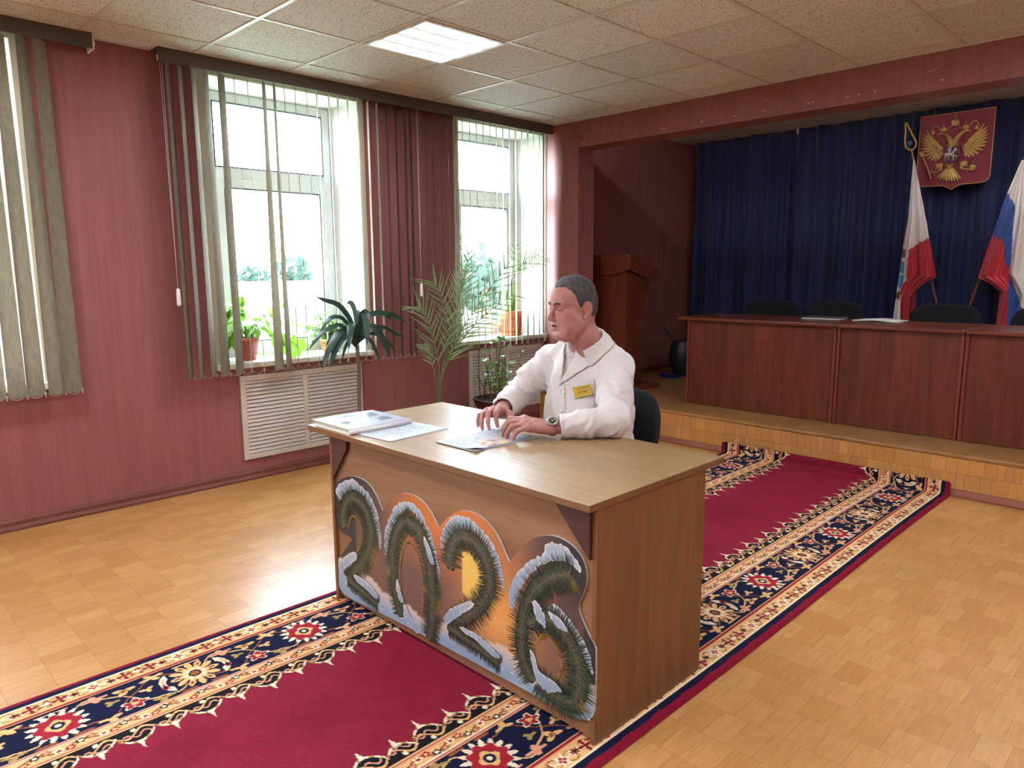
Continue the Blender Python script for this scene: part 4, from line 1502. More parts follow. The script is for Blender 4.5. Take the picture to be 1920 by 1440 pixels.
frond(fr_, [base, (0.5000, -1.6986, 0.5259), (0.5000, -1.6408, 0.7608), (0.5000, -1.6231, 1.0378), (0.5000, -1.6685, 1.2354), (0.4800, -1.7196, 1.3212)], 12, 0.21, rd, 0.1, start=0.45)
frond(fr_, [base, (0.5000, -1.6986, 0.5259), (0.5000, -1.6316, 0.7198), (0.4600, -1.5065, 1.0299), (0.4400, -1.4314, 1.2278), (0.4400, -1.3964, 1.3480)], 11, 0.21, rd, 0.05, start=0.45)
frond(fr_, [base, (0.5000, -1.7195, 0.5083), (0.5000, -1.7406, 0.6508), (0.4600, -1.7502, 0.7673), (0.4400, -1.7625, 0.8263), (0.4000, -1.7599, 0.8629)], 9, 0.10, rd, 0.2, start=0.5)
fr_.build('frond', [M_palm, M_stalk], t)
# second seedling in the orange pot
c2 = Vector((-0.10, -0.352, SILL + 0.20))
fr_ = MB()
frond(fr_, [c2, (-0.1000, -0.3455, 1.2130), (-0.1000, -0.3303, 1.3582), (-0.1000, -0.3081, 1.5270), (-0.1000, -0.2936, 1.6137)], 4, 0.12, rd, 0.1, 0.005, start=0.6)
frond(fr_, [c2, (-0.0800, -0.3647, 1.2862), (0.0000, -0.3753, 1.3919), (0.0300, -0.2673, 1.4774), (0.0600, -0.1290, 1.5354)], 10, 0.21, rd, 0.05, 0.005, start=0.45)
fr_.build('frond', [M_palm, M_stalk], bpy.data.objects['aloe_pot'])

# dracaena in front of the first window
c = (0.36, -2.30, 0.0)
t = thing('dracaena', c, 'dark green dracaena with drooping strap leaves on a thin ringed trunk', 'potted plant')
pot(t, c, 0.10, 0.13, 0.22, M_maroon)
tr_ = MB()
tp = [(0.36, -2.30, 0.18), (0.358, -2.305, 0.45), (0.355, -2.298, 0.72), (0.352, -2.302, 0.90)]
P = smooth_path(tp, 16)
tr_.tube([tuple(float(v) for v in p) for p in P], [0.0125 + 0.0022 * (i % 2) for i in range(len(P))], 8)
tr_.build('trunk', M_bark, t)
lf = MB()


def strap(p0, p1, p2, w, n=12):
    q = bez(p0, p1, p2, n)
    ph = random.uniform(0, 6)
    q = [v + Vector((0, 0, 0.055 * math.sin(PI * i / n) ** 1.2 + 0.006 * math.sin(i * 1.3 + ph) * i / n - 0.03 * (i / n) ** 4)) for i, v in enumerate(q)]
    lf.leaf(q, w * 0.92, nrm=(0.72, -0.62, 0.35), fold=0.22, prof=lambda f: (0.25 + 1.6 * f) * (1 - f) ** 0.55 + 0.03)


h0 = Vector((0.352, -2.302, 0.90))
for a, b_, w in (((0.3600, -2.3180, 1.0684), (0.4000, -2.6361, 1.2666), 0.026), ((0.4000, -2.4456, 1.1126), (0.4400, -2.6405, 1.0406), 0.022), ((0.4400, -2.4728, 1.0624), (0.5000, -2.7563, 0.9423), 0.024),
                 ((0.4600, -2.4863, 1.0394), (0.5200, -2.6765, 0.8068), 0.036), ((0.4400, -2.4569, 0.9725), (0.4800, -2.5981, 0.8097), 0.034), ((0.3800, -2.3155, 1.1238), (0.3400, -1.8548, 1.0587), 0.030),
                 ((0.3400, -2.1951, 1.0983), (0.3000, -1.9629, 1.0857), 0.024), ((0.4000, -2.1937, 1.0451), (0.4600, -2.1011, 0.8290), 0.036), ((0.3400, -2.1556, 0.9837), (0.3000, -1.8396, 0.9218), 0.018),
                 ((0.4600, -2.2701, 1.2150), (0.5000, -2.3180, 0.9304), 0.040), ((0.4800, -2.4154, 1.0788), (0.5400, -2.4854, 0.9242), 0.036), ((0.4000, -2.1980, 0.9449), (0.4200, -2.0253, 0.8578), 0.018),
                 ((0.4200, -2.2564, 0.9207), (0.4400, -2.1778, 0.8115), 0.018), ((0.3000, -2.3081, 0.9167), (0.2600, -2.3736, 0.8145), 0.018), ((0.3000, -2.2562, 1.0997), (0.2600, -2.3115, 1.2116), 0.024), ((0.3400, -2.2872, 1.1761), (0.1600, -2.1407, 1.0502), 0.026),
                 ((0.3000, -2.3481, 0.9752), (0.2400, -2.4816, 0.9256), 0.024)):
    strap(h0 + Vector((0, 0, random.uniform(-0.03, 0.05))), a, b_, w)
lf.build('strap_leaf', M_drac, t)
# maroon bowl with thin twigs and sparse leaves on a low stand
c = (0.42, -1.02, 0.215)
sd = thing('plant_stand', (0.42, -1.02, 0), 'low dark wooden stand under the maroon bowl', 'stand')
s_ = MB()
s_.lathe([(0.001, 0.195), (0.16, 0.195), (0.16, 0.214), (0.001, 0.214)], 0.42, -1.02, 24, smooth=False, cap=False)
s_.build('top', M_dark, sd)
for k in range(4):
    a = PI / 4 + k * PI / 2
    MB().tube([(0.42 + 0.15 * math.cos(a), -1.02 + 0.15 * math.sin(a), 0.0), (0.42 + 0.11 * math.cos(a), -1.02 + 0.11 * math.sin(a), 0.196)], 0.012, 8).build('leg', M_dark, sd)
t = thing('twiggy_bowl_plant', c, 'maroon bowl of thin twigs with sparse green leaves in front of the corner radiator grille', 'potted plant')
b_ = MB()
b_.lathe([(0.001, 0.215), (0.10, 0.215), (0.15, 0.25), (0.185, 0.31), (0.200, 0.345), (0.206, 0.352), (0.206, 0.366), (0.190, 0.366), (0.178, 0.335)], c[0], c[1], 32, cap=False)
b_.build('pot', M_maroon, t)
MB().lathe([(0.001, 0.345), (0.181, 0.342)], c[0], c[1], 24, cap=False).build('soil', M_soil, t)
st, lf = MB(), MB()
for k in range(26):
    a, rr = rd.uniform(0, 2 * PI), rd.uniform(0.01, 0.15)
    p0 = Vector((c[0] + rr * math.cos(a), c[1] + rr * math.sin(a), 0.34))
    hh = rd.uniform(0.18, 0.50) if k > 5 else rd.uniform(0.42, 0.52)
    p2 = p0 + Vector((rd.uniform(-0.06, 0.06), rd.uniform(-0.12, 0.12), hh))
    p = bez(p0, (p0 + p2) / 2 + Vector((rd.uniform(-0.02, 0.02), rd.uniform(-0.03, 0.03), 0)), p2, 7)
    st.tube(p, [0.004 if k % 3 == 0 else 0.0022] * 8, 5)
    if k % 3:
        for i in range(3, 8):
            for s in range(2):
                if rd.random() < 0.4:
                    continue
                d = Vector((rd.uniform(-0.6, 0.8), rd.uniform(-1, 1), rd.uniform(-0.4, 0.4))).normalized()
                ln = rd.uniform(0.03, 0.065)
                lf.leaf([p[i] + d * ln * q for q in (0, 0.25, 0.6, 0.85, 1)], ln * 0.33, nrm=(0.5, -0.4, 0.8))
st.build('twig', M_wstick, t)
lf.build('foliage', M_bush, t)

# ------------------------------------------------------------------ stage: curtain, tables, chairs, lectern
M_curt = plain('navy_curtain', (30, 38, 82), 0.75, var=0.12, scale=20, stretch=(1, 1, 0.1), sheen=0.15)
M_maho = wood('mahogany_laminate', (88, 38, 26), (124, 60, 40), 'Z', 0.42, scale=4, spec=0.35)
M_mahoX = wood('mahogany_top', (96, 44, 32), (128, 64, 46), 'X', 0.28, scale=4, spec=0.5)
M_mahoE = wood('mahogany_edge', (112, 50, 38), (130, 62, 46), 'Z', 0.4)
M_cloth = plain('black_upholstery', (34, 34, 38), 0.95, var=0.15, scale=160, spec=0.2, sheen=0.0, bump=0.2, bscale=500)
M_shell = plain('black_plastic', (24, 24, 26), 0.5)
M_black = plain('black_metal', (22, 22, 24), 0.4)
# curtain: one long gathered cloth
cm = MB()
nx = 900
xs = np.linspace(0.10, 7.5, nx + 1)


def cy(x, z):
    f = 0.045 * math.sin(x * 31 + 1.6 * math.sin(x * 5.3)) + 0.022 * math.sin(x * 67 + 2.2 * math.sin(x * 3.1)) + 0.03 * math.sin(x * 11.7 + z * 0.3)
    return 2.42 + f * (0.55 + 0.3 * (2.8 - z) / 2.5) + 0.012 * math.sin(x * 19 + z * 2.2)


zz = np.linspace(SZ + 0.02, 2.795, 9)
cm.grid(lambda i, j: (xs[i], cy(xs[i], zz[j]), zz[j]), nx, 8)
cu = cm.build('stage_curtain', M_curt, base=(3.0, 2.42, SZ), solid=0.003)
tag(cu, 'long navy blue pleated curtain hanging across the back of the stage', 'curtain')
hk = MB()
for x in (1.32,):
    hk.tube([(x, 2.33, 2.80), (x, 2.325, 2.775)], 0.003, 6)
    hk.box(x - 0.010, x + 0.010, 2.315, 2.328, 2.735, 2.785)
hk.build('curtain_hook', M_beige, cu)
# row of presidium tables
TABS = [(1.365, 2.600, 'left end table of the long mahogany row on the stage, carrying the dark folder'),
        (2.606, 3.412, 'middle table of the mahogany row on the stage, carrying white papers'),
        (3.418, 4.700, 'mahogany table at the right end of the stage row, cut by the frame')]
TT = 1.0
for k, (xa, xb, lab) in enumerate(TABS):
    t = thing('presidium_table', ((xa + xb) / 2, 0.62, SZ), lab, 'table', 'mahogany tables in a row on the stage')
    l_ = xa - (0.080 if k == 0 else 0.0)
    MB().box(l_, xb + 0.003, 0.275, 0.955, TT - 0.025, TT).build('tabletop', M_mahoX, t, bevel=0.006)
    for sx in (xa, xb - 0.020):
        MB().box(sx, sx + 0.020, 0.300, 0.900, SZ, TT - 0.025).build('side_panel', M_mahoE, t, bevel=0.002)
    MB().box(xa + 0.020, xb - 0.020, 0.318, 0.334, SZ + 0.004, TT - 0.025).build('front_panel', M_maho, t)


# padded office chairs
def chair(loc, rz, label, group=None):
    o = thing('office_chair', loc, label, 'chair', group)
    o.rotation_euler = (0, 0, rz)

    def P(name, mb, mat, **k):
        q = mb.build(name, mat, None, base=(0, 0, 0), **k)
        q.parent = o
        q.location = (0, 0, 0)
        return q
    # backrest: rounded pad, gently curved; the sitter faces -y
    def pad(y0, th, w, h, zc, pw):
        n, m = 28, 2
        mb = MB()
        rings = []
        for yy, s in ((-th, 0.90), (-th * 0.8, 0.97), (0, 1.0), (th * 0.7, 0.97), (th, 0.90)):
            ring = []
            for i in range(n * 2):
                a = 2 * PI * i / (n * 2)
                ca, sa = math.cos(a), math.sin(a)
                e = 2 / pw
                x = w / 2 * s * math.copysign(abs(ca) ** e, ca)
                z = h / 2 * s * math.copysign(abs(sa) ** e, sa)
                if z < 0:
                    x *= 1 - 0.10 * (-z / (h / 2))
                ring.append((x, y0 + yy - 0.55 * x * x + 0.12 * z, zc + z))
            rings.append(ring)
        mb.grid(lambda i, j: rings[i][j % (n * 2)], len(rings) - 1, n * 2)
        for ring, fl in ((rings[0], 0), (rings[-1], 1)):
            cx = (0, sum(p[1] for p in ring) / len(ring) + (0.004 if fl else -0.006), zc)
            idx = [cx] + ring
            fs = [(0, 1 + i, 1 + (i + 1) % len(ring)) for i in range(len(ring))]
            mb.add(idx, [f[::-1] for f in fs] if not fl else fs, 0, True)
        return mb
    P('backrest', pad(0.235, 0.026, 0.50, 0.37, 0.675, 3.6), M_cloth)
    P('back_shell', pad(0.264, 0.010, 0.485, 0.35, 0.668, 3.6), M_shell)
    st = MB()
    st.prism([(-0.23, -0.22), (0.23, -0.22), (0.245, -0.1), (0.235, 0.19), (0.19, 0.215), (-0.19, 0.215), (-0.235, 0.19), (-0.245, -0.1)], 0.435, 0.485, 'z')
    P('seat', st, M_cloth, bevel=0.02)
    for s in (-1, 1):
        f = MB()
        f.tube([(0.225 * s, -0.20, 0.0), (0.222 * s, -0.19, 0.40), (0.218 * s, -0.16, 0.425), (0.215 * s, 0.15, 0.425)], 0.0115, 8)
        P('front_leg', f, M_black)
        f = MB()
        f.tube([(0.230 * s, 0.26, 0.0), (0.220 * s, 0.20, 0.40), (0.212 * s, 0.225, 0.48), (0.17 * s, 0.262, 0.60)], 0.0115, 8)
        P('rear_leg', f, M_black)
    return o


c0 = chair((1.668, 0.98, SZ), 0, 'leftmost black padded chair behind the mahogany stage tables', 'chairs on the stage')
for x, rz, lab in ((2.232, 0.03, 'second black padded chair from the left behind the stage tables'),
                   (3.052, -0.04, 'black padded chair between the two flags behind the stage tables'),
                   (3.74, 0.02, 'black padded chair at the right frame edge behind the tricolour flag')):
    q = copy_tree(c0)
    q.location = (x, 0.98, SZ)
    q.rotation_euler = (0, 0, rz)
    q['label'] = lab
# the speaker's chair on the floor, behind the man
sc_ = copy_tree(c0)
sc_.location = (2.655, -2.635, 0.0115)
sc_.rotation_euler = (0, 0, R(-2))
sc_['label'] = 'black padded chair the man in the white coat sits on'
sc_['group'] = 'black padded chairs'
del sc_['group']

# lectern
lt = thing('lectern', (0.42, 0.66, SZ), 'dark mahogany lectern standing behind the pillar at the left of the stage', 'lectern')
MB().prism([(0.12, 0.40), (0.68, 0.40), (0.72, 0.50), (0.72, 0.88), (0.64, 0.98), (0.16, 0.98), (0.10, 0.88), (0.10, 0.48)], SZ, SZ + 0.022, 'z').build('base_plate', M_mahoE, lt, bevel=0.004)
prof = [(0.500, SZ + 0.022), (0.480, 1.40), (0.850, 1.30), (0.830, 1.20), (0.770, 1.06), (0.715, 0.90), (0.690, 0.76), (0.695, 0.60), (0.720, 0.42), (0.735, SZ + 0.022)]
for x in (0.200, 0.580):
    MB().prism(prof, x, x + 0.020, 'x').build('side_panel', M_maho, lt, bevel=0.002)
MB().prism([(0.488, SZ + 0.022), (0.468, 1.40), (0.482, 1.40), (0.502, SZ + 0.022)], 0.200, 0.600, 'x').build('front_panel', M_maho, lt)
# curved skirt round the desk board
MB().prism([(0.14, 1.36), (0.24, 1.365), (0.32, 1.352), (0.42, 1.348), (0.52, 1.362), (0.60, 1.385), (0.66, 1.395), (0.66, 1.535), (0.14, 1.535)], 0.440, 0.458, 'y').build('front_skirt', M_mahoX, lt, bevel=0.002)
for x in (0.14, 0.642):
    MB().prism([(0.458, 1.395), (0.56, 1.365), (0.66, 1.345), (0.76, 1.325), (0.86, 1.290), (0.93, 1.285), (0.93, 1.385), (0.54, 1.535), (0.458, 1.535)], x, x + 0.018, 'x').build('side_skirt', M_mahoX, lt, bevel=0.002)
MB().prism([(0.458, 1.515), (0.535, 1.515), (0.93, 1.365), (0.93, 1.350), (0.53, 1.500), (0.458, 1.500)], 0.158, 0.642, 'x').build('reading_board', M_mahoX, lt)

# dark jug-like pot with a leaning stick in the shadow beside the tables
dk = thing('dark_floor_vase', (0.46, 1.70, SZ), 'dark rounded floor vase in the shadow between lectern and stage tables', 'vase')
MB().lathe([(0.001, SZ), (0.085, SZ), (0.10, SZ + 0.02), (0.135, SZ + 0.12), (0.150, SZ + 0.22), (0.135, SZ + 0.31), (0.105, SZ + 0.36), (0.110, SZ + 0.375), (0.095, SZ + 0.375), (0.090, SZ + 0.35)], 0.46, 1.70, 28, cap=False).build('vase_body', plain('dark_glaze', (32, 34, 40), 0.45), dk)
MB().leaf(bez((0.40, 1.69, SZ + 0.35), (0.30, 1.62, SZ + 0.42), (0.27, 1.58, SZ + 0.56), 8), 0.018, nrm=(0.7, -0.7, 0)).build('dried_leaf', M_shell, dk)
MB().box(0.36, 0.55, 1.42, 1.52, SZ + 0.0005, SZ + 0.035).build('blue_folder', plain('blue_card', (22, 48, 110), 0.5), None, bevel=0.003)
tag(bpy.data.objects['blue_folder'], 'small blue folder on the stage floor by the dark vase', 'folder')

# things lying on the stage tables
M_paper = plain('white_paper', (232, 228, 220), 0.7, var=0.03)
f = thing('closed_folder', (2.33, 0.74, TT), 'dark closed folder with pale papers on the left stage table', 'folder')
Mz = Matrix.Translation((2.33, 0.74, 0)) @ Matrix.Rotation(R(6), 4, 'Z')
MB().box(-0.15, 0.15, -0.105, 0.105, TT + 0.0005, TT + 0.004, M=Mz).build('cover', plain('dark_folder', (44, 44, 52), 0.4), f)
MB().box(-0.142, 0.144, -0.100, 0.102, TT + 0.004, TT + 0.014, M=Mz).build('pages', M_paper, f)
MB().box(-0.15, 0.15, -0.105, 0.105, TT + 0.014, TT + 0.017, M=Mz).build('cover', plain('folder_front', (108, 104, 104), 0.25), f)
Mz = Matrix.Translation((2.74, 0.76, 0)) @ Matrix.Rotation(R(-4), 4, 'Z')
pp = MB()
pp.grid(lambda i, j: Mz @ Vector((-0.16 + 0.032 * i, -0.11 + 0.22 * j, TT + 0.006 + 0.012 * (1 - math.cos(i * 0.63)) * 0.4)), 10, 1)
po = pp.build('folded_papers', M_paper, solid=0.010)
po.location.z = TT + 0.0055
tag(po, 'white folded papers lying on the middle stage table under the left flag', 'papers')

# ------------------------------------------------------------------ coat of arms
M_gold = plain('gold_relief', (206, 164, 92), 0.4, metal=0.35, var=0.15, scale=30, spec=0.5)
M_crim = plain('crimson_shield', (134, 16, 38), 0.5, var=0.06)
M_silver = plain('silver_relief', (206, 196, 190), 0.4, metal=0.2)
EY = 2.20
em = thing('coat_of_arms', (2.76, EY, 2.07), 'crimson shield with a gilded two-headed eagle hanging before the navy curtain', 'emblem')


def L(x, y):
    return (2.765 + (x - 1105) / 1563.0, 2.708 - (y + 0.143 * (x - 1105) - 196) / 1450.0)


sh = [(2.483, 2.708), (3.047, 2.708), (3.047, 2.16), (3.040, 2.135), (3.02, 2.115), (2.985, 2.107), (2.84, 2.105), (2.81, 2.095), (2.765, 2.066), (2.72, 2.095), (2.69, 2.105), (2.545, 2.107), (2.51, 2.115), (2.49, 2.135), (2.483, 2.16)]
MB().prism([(a, b_) for a, b_ in sh], EY, EY + 0.022, 'y').build('shield', M_crim, em, bevel=0.003)
rim = MB()
rim.tube([(a, EY - 0.001, b_) for a, b_ in sh] + [(sh[0][0], EY - 0.001, sh[0][1])], 0.0042, 6)
rim.build('gold_rim', M_gold, em)
GY = EY - 0.006


def feather(mb, p0, p1, w, d=0.008, lift=0.0):
    p0, p1 = Vector((p0[0], GY - lift, p0[1])), Vector((p1[0], GY - lift * 0.5, p1[1]))
    c = (p0 + p1) / 2
    ax = (p1 - p0)
    ln = ax.length
    a = math.atan2(ax.z, ax.x)
    M = Matrix.Rotation(-a, 3, 'Y')
    mb.ball(c, (ln * 0.54, d, w), 10, M=M)


def mir(p):
    return (2 * 2.756 - p[0], p[1])


for side in (0, 1):
    wg = MB()
    tips = [(748, 425), (718, 468), (700, 512), (692, 556), (690, 600), (694, 645), (706, 690), (740, 735), (785, 770), (832, 790), (880, 795), (925, 775)]
    roots = [(880, 590), (878, 598), (880, 606), (884, 614), (890, 622), (898, 632), (908, 642), (918, 652), (930, 660), (940, 666), (950, 672), (962, 676)]
    F = (lambda p: p) if side == 0 else mir
    for k, (t_, r_) in enumerate(zip(tips, roots)):
        feather(wg, F(L(*r_)), F(L(*t_)), 0.0125, 0.007)
    for k in range(10):
        f = k / 9
        t_ = (770 + 175 * f ** 1.3, 480 + 250 * f)
        r_ = (892 + 75 * f, 585 + 70 * f)
        feather(wg, F(L(*r_)), F(L(*t_)), 0.013, 0.009, 0.006)
    for k in range(7):
        f = k / 6
        t_ = (830 + 120 * f, 530 + 145 * f)
        r_ = (905 + 65 * f, 575 + 55 * f)
        feather(wg, F(L(*r_)), F(L(*t_)), 0.014, 0.010, 0.011)
    wg.tube([(q[0], GY - 0.010, q[1]) for q in (F(L(748, 430)), F(L(800, 490)), F(L(860, 540)), F(L(905, 575)), F(L(905, 610)), F(L(985, 640)))], [0.006, 0.008, 0.010, 0.013, 0.013, 0.012], 8)
    wg.build('wing', M_gold, em)
    hd = MB()
    neck = [F(L(*p)) for p in ((1082, 610), (1062, 545), (1030, 495), (985, 462), (945, 450))]
    hd.tube([(q[0], GY - 0.010, q[1]) for q in neck], [0.024, 0.022, 0.017, 0.013, 0.012], 10)
    for k in range(4):
        hd.tube([(q[0] + 0.004 * (k - 1.5), GY - 0.030 + 0.003 * abs(k - 1.5), q[1] - 0.004 * (k - 1.5)) for q in neck[:-1]], 0.003, 5)
    hx = F(L(938, 455))
    hd.ball((hx[0], GY - 0.012, hx[1]), (0.018, 0.012, 0.013), 12)
    b0, b1, b2 = F(L(922, 458)), F(L(902, 470)), F(L(896, 488))
    hd.tube([(b0[0], GY - 0.012, b0[1]), (b1[0], GY - 0.012, b1[1]), (b2[0], GY - 0.012, b2[1])], [0.008, 0.006, 0.002], 6)
    hd.build('eagle_head', M_gold, em)
    # small crown
    cr = MB()
    cx, cz = F(L(960, 412))
    for a in (-0.5, 0, 0.5):
        cr.ball((cx + a * 0.026, GY - 0.008 - 0.004 * (a == 0), cz + 0.008), (0.010, 0.008, 0.016), 10)
    cr.tube([(cx - 0.020, GY - 0.010, cz - 0.010), (cx + 0.020, GY - 0.010, cz - 0.010)], 0.005, 6)
    cr.ball((cx, GY - 0.01, cz + 0.030), 0.006, 8)
    cr.tube([(cx, GY - 0.01, cz + 0.03), (cx, GY - 0.01, cz + 0.050)], 0.0022, 5)
    cr.tube([(cx - 0.007, GY - 0.01, cz + 0.043), (cx + 0.007, GY - 0.01, cz + 0.043)], 0.0022, 5)
    cr.build('small_crown', M_gold, em)
    # ribbon
    rb = MB()
    pts = [F(L(*p)) for p in ((1068, 362), (1030, 385), (1000, 415), (960, 425), (925, 420), (900, 385), (870, 362), (835, 372), (815, 410), (795, 440))]
    P = smooth_path([(q[0], GY - 0.004, q[1]) for q in pts], 5)
    rb.tube([tuple(float(v) for v in p) for p in P], 0.0045, 6)
    e0, e1 = F(L(838, 415)), F(L(828, 468))
    rb.leaf([(e0[0], GY - 0.004, e0[1]), ((e0[0] + e1[0]) / 2, GY - 0.006, (e0[1] + e1[1]) / 2), (e1[0], GY - 0.004, e1[1])], 0.010, nrm=(0, 1, 0), prof=lambda f: 0.5 + f)
    rb.build('ribbon', M_gold, em)
    lg = MB()
    lg.ball((*F(L(940, 845))[:1], GY - 0.006, F(L(940, 845))[1]), (0.028, 0.011, 0.022), 12)
    for k in range(5):
        a_, c_ = F(L(905 + 16 * k, 870)), F(L(890 + 18 * k, 895))
        feather(lg, a_, c_, 0.006, 0.006, 0.006)
    pts = [F(L(*p)) for p in ((985, 815), (965, 850), (975, 895), (940, 915), (880, 930))]
    lg.tube([(q[0], GY - 0.008, q[1]) for q in pts], [0.013, 0.014, 0.009, 0.007, 0.006], 8)
    for dx, dz in ((-0.018, 0.010), (-0.020, -0.006), (0.010, -0.016)):
        q = F(L(880, 930))
        s_ = -1 if side else 1
        lg.tube([(q[0], GY - 0.008, q[1]), (q[0] + dx * s_, GY - 0.012, q[1] + dz), (q[0] + dx * 1.3 * s_, GY - 0.010, q[1] + dz * 1.6 - 0.004)], [0.005, 0.004, 0.001], 6)
    lg.build('eagle_leg', M_gold, em)
tl = MB()
for k in range(9):
    f = k / 8
    a_ = L(1050 + 50 * f, 860)
    c_ = L(935 + 285 * f, 1000 + 40 * math.sin(PI * f))
    feather(tl, a_, c_, 0.013 - 0.004 * abs(f - 0.5), 0.009, 0.004 + 0.006 * math.sin(PI * f))
q = L(1070, 850)
tl.ball((q[0], GY - 0.01, q[1]), (0.026, 0.010, 0.018), 10)
for s in (-1, 1):
    for dx, dz in ((0.055, -0.075), (0.075, -0.10)):
        tl.ball((2.755 + s * dx, GY - 0.008, q[1] + dz), (0.012, 0.006, 0.006), 8)
tl.build('tail', M_gold, em)
bd = MB()
bd.ball((2.748, GY, L(1085, 690)[1]), (0.062, 0.012, 0.108), 20)
bd.build('eagle_body', M_gold, em)
# great crown
cr = MB()
cx, cz = 2.765 - 0.004, L(1100, 352)[1]
for a in (-1, -0.45, 0.45, 1):
    cr.ball((cx + a * 0.020, GY - 0.010, cz + 0.024), (0.013, 0.009, 0.024), 12)
cr.ball((cx, GY - 0.012, cz + 0.024), (0.012, 0.010, 0.028), 12)
cr.tube([(cx - 0.030, GY - 0.012, cz), (cx, GY - 0.016, cz - 0.003), (cx + 0.030, GY - 0.012, cz)], 0.006, 8)
cr.ball((cx, GY - 0.012, cz + 0.058), 0.008, 10)
cr.tube([(cx, GY - 0.012, cz + 0.06), (cx, GY - 0.012, cz + 0.088)], 0.003, 6)
cr.tube([(cx - 0.010, GY - 0.012, cz + 0.078), (cx + 0.010, GY - 0.012, cz + 0.078)], 0.003, 6)
cr.build('great_crown', M_gold, em)
# sceptre and orb
sp_ = MB()
pts = [L(*p) for p in ((722, 722), (745, 775), (775, 830), (805, 890), (828, 945), (850, 1000))]
sp_.tube([(q[0], GY - 0.010, q[1]) for q in pts], [0.007, 0.006, 0.006, 0.007, 0.008, 0.007], 8)
for i, r_ in ((0, 0.020), (2, 0.009), (3, 0.010), (4, 0.013), (5, 0.011)):
    sp_.ball((pts[i][0], GY - 0.010, pts[i][1]), (r_, r_ * 0.7, r_), 10)
q = L(700, 708)
sp_.ball((q[0], GY - 0.01, q[1] + 0.004), (0.014, 0.009, 0.012), 10)
sp_.build('sceptre', M_gold, em)
ob = MB()
q = L(1345, 850)
ob.ball((q[0], GY - 0.012, q[1]), (0.030, 0.018, 0.028), 16)
ob.tube([(q[0] - 0.030, GY - 0.018, q[1] + 0.002), (q[0], GY - 0.032, q[1]), (q[0] + 0.030, GY - 0.018, q[1] + 0.002)], 0.004, 6)
ob.tube([(q[0], GY - 0.012, q[1] + 0.026), (q[0], GY - 0.012, q[1] + 0.060)], 0.004, 6)
ob.tube([(q[0] - 0.010, GY - 0.012, q[1] + 0.047), (q[0] + 0.010, GY - 0.012, q[1] + 0.047)], 0.004, 6)
ob.build('orb', M_gold, em)
# breast shield with the rider
bs = MB()
pl = [L(980, 618), L(1172, 592), L(1172, 775), L(1150, 800), L(1075, 822), L(1000, 815), L(980, 795)]
bs.prism(pl, GY - 0.024, GY - 0.012, 'y')
br_ = bs.build('breast_shield', plain('dark_red_enamel', (96, 22, 32), 0.45), em, bevel=0.002)
rd_ = MB()
RY = GY - 0.027


def blob(pts, rs):
    rd_.tube([(L(*p)[0], RY, L(*p)[1]) for p in pts], rs, 8)


def P3(x, y):
    q = L(x, y)
    return (q[0], RY, q[1])


rd_.ball(P3(1065, 700), (0.033, 0.008, 0.016), 14)                      # horse body
rd_.ball(P3(1030, 710), (0.016, 0.008, 0.017), 12)
blob([(1095, 690), (1118, 660), (1125, 630)], [0.014, 0.010, 0.007])    # neck
blob([(1122, 632), (1140, 645), (1150, 662)], [0.009, 0.007, 0.004])    # head
blob([(1100, 705), (1130, 720), (1152, 712), (1148, 740)], [0.009, 0.006, 0.004, 0.004])
blob([(1095, 715), (1118, 745), (1100, 775)], [0.009, 0.005, 0.004])
blob([(1030, 715), (1010, 750), (1018, 780)], [0.011, 0.006, 0.004])
blob([(1045, 720), (1060, 750), (1050, 778)], [0.010, 0.005, 0.004])
blob([(1015, 705), (995, 700), (985, 730)], [0.006, 0.005, 0.003])      # tail
blob([(1062, 690), (1066, 650), (1072, 628)], [0.010, 0.011, 0.008])    # rider
rd_.ball(P3(1075, 615), 0.009, 10)
blob([(1066, 645), (1045, 628), (1040, 612)], [0.006, 0.004, 0.003])
blob([(1060, 660), (1035, 650), (1025, 665)], [0.009, 0.006, 0.002])    # cloak
rd_.tube([(L(1040, 640)[0], RY - 0.006, L(1040, 640)[1]), (L(1130, 780)[0], RY - 0.004, L(1130, 780)[1])], 0.0016, 5)
rd_.build('rider', M_silver, br_)
for x in (2.590, 2.800, 2.955):
    MB().tube([(x, EY + 0.01, 2.705), (x, EY + 0.01, 2.80)], 0.0012, 5).build('hanging_wire', M_steel, em)

# ------------------------------------------------------------------ flags
M_flag = attr_mat('satin_flag', 0.42, 0.5, sheen=0.4)
M_pole = wood('brown_flagpole', (96, 56, 34), (128, 78, 48), 'Z', 0.4)
FY = 2.07
st = thing('flag_stand', (2.93, FY, SZ), 'dark double flag stand on the stage floor between the two flags', 'stand')
MB().lathe([(0.001, SZ), (0.19, SZ), (0.19, SZ + 0.015), (0.05, SZ + 0.03), (0.03, SZ + 0.09), (0.001, SZ + 0.09)], 2.93, FY, 24, cap=False).build('base', M_black, st)


def poly_in(x, z, poly):
    return inside(x, z, poly)


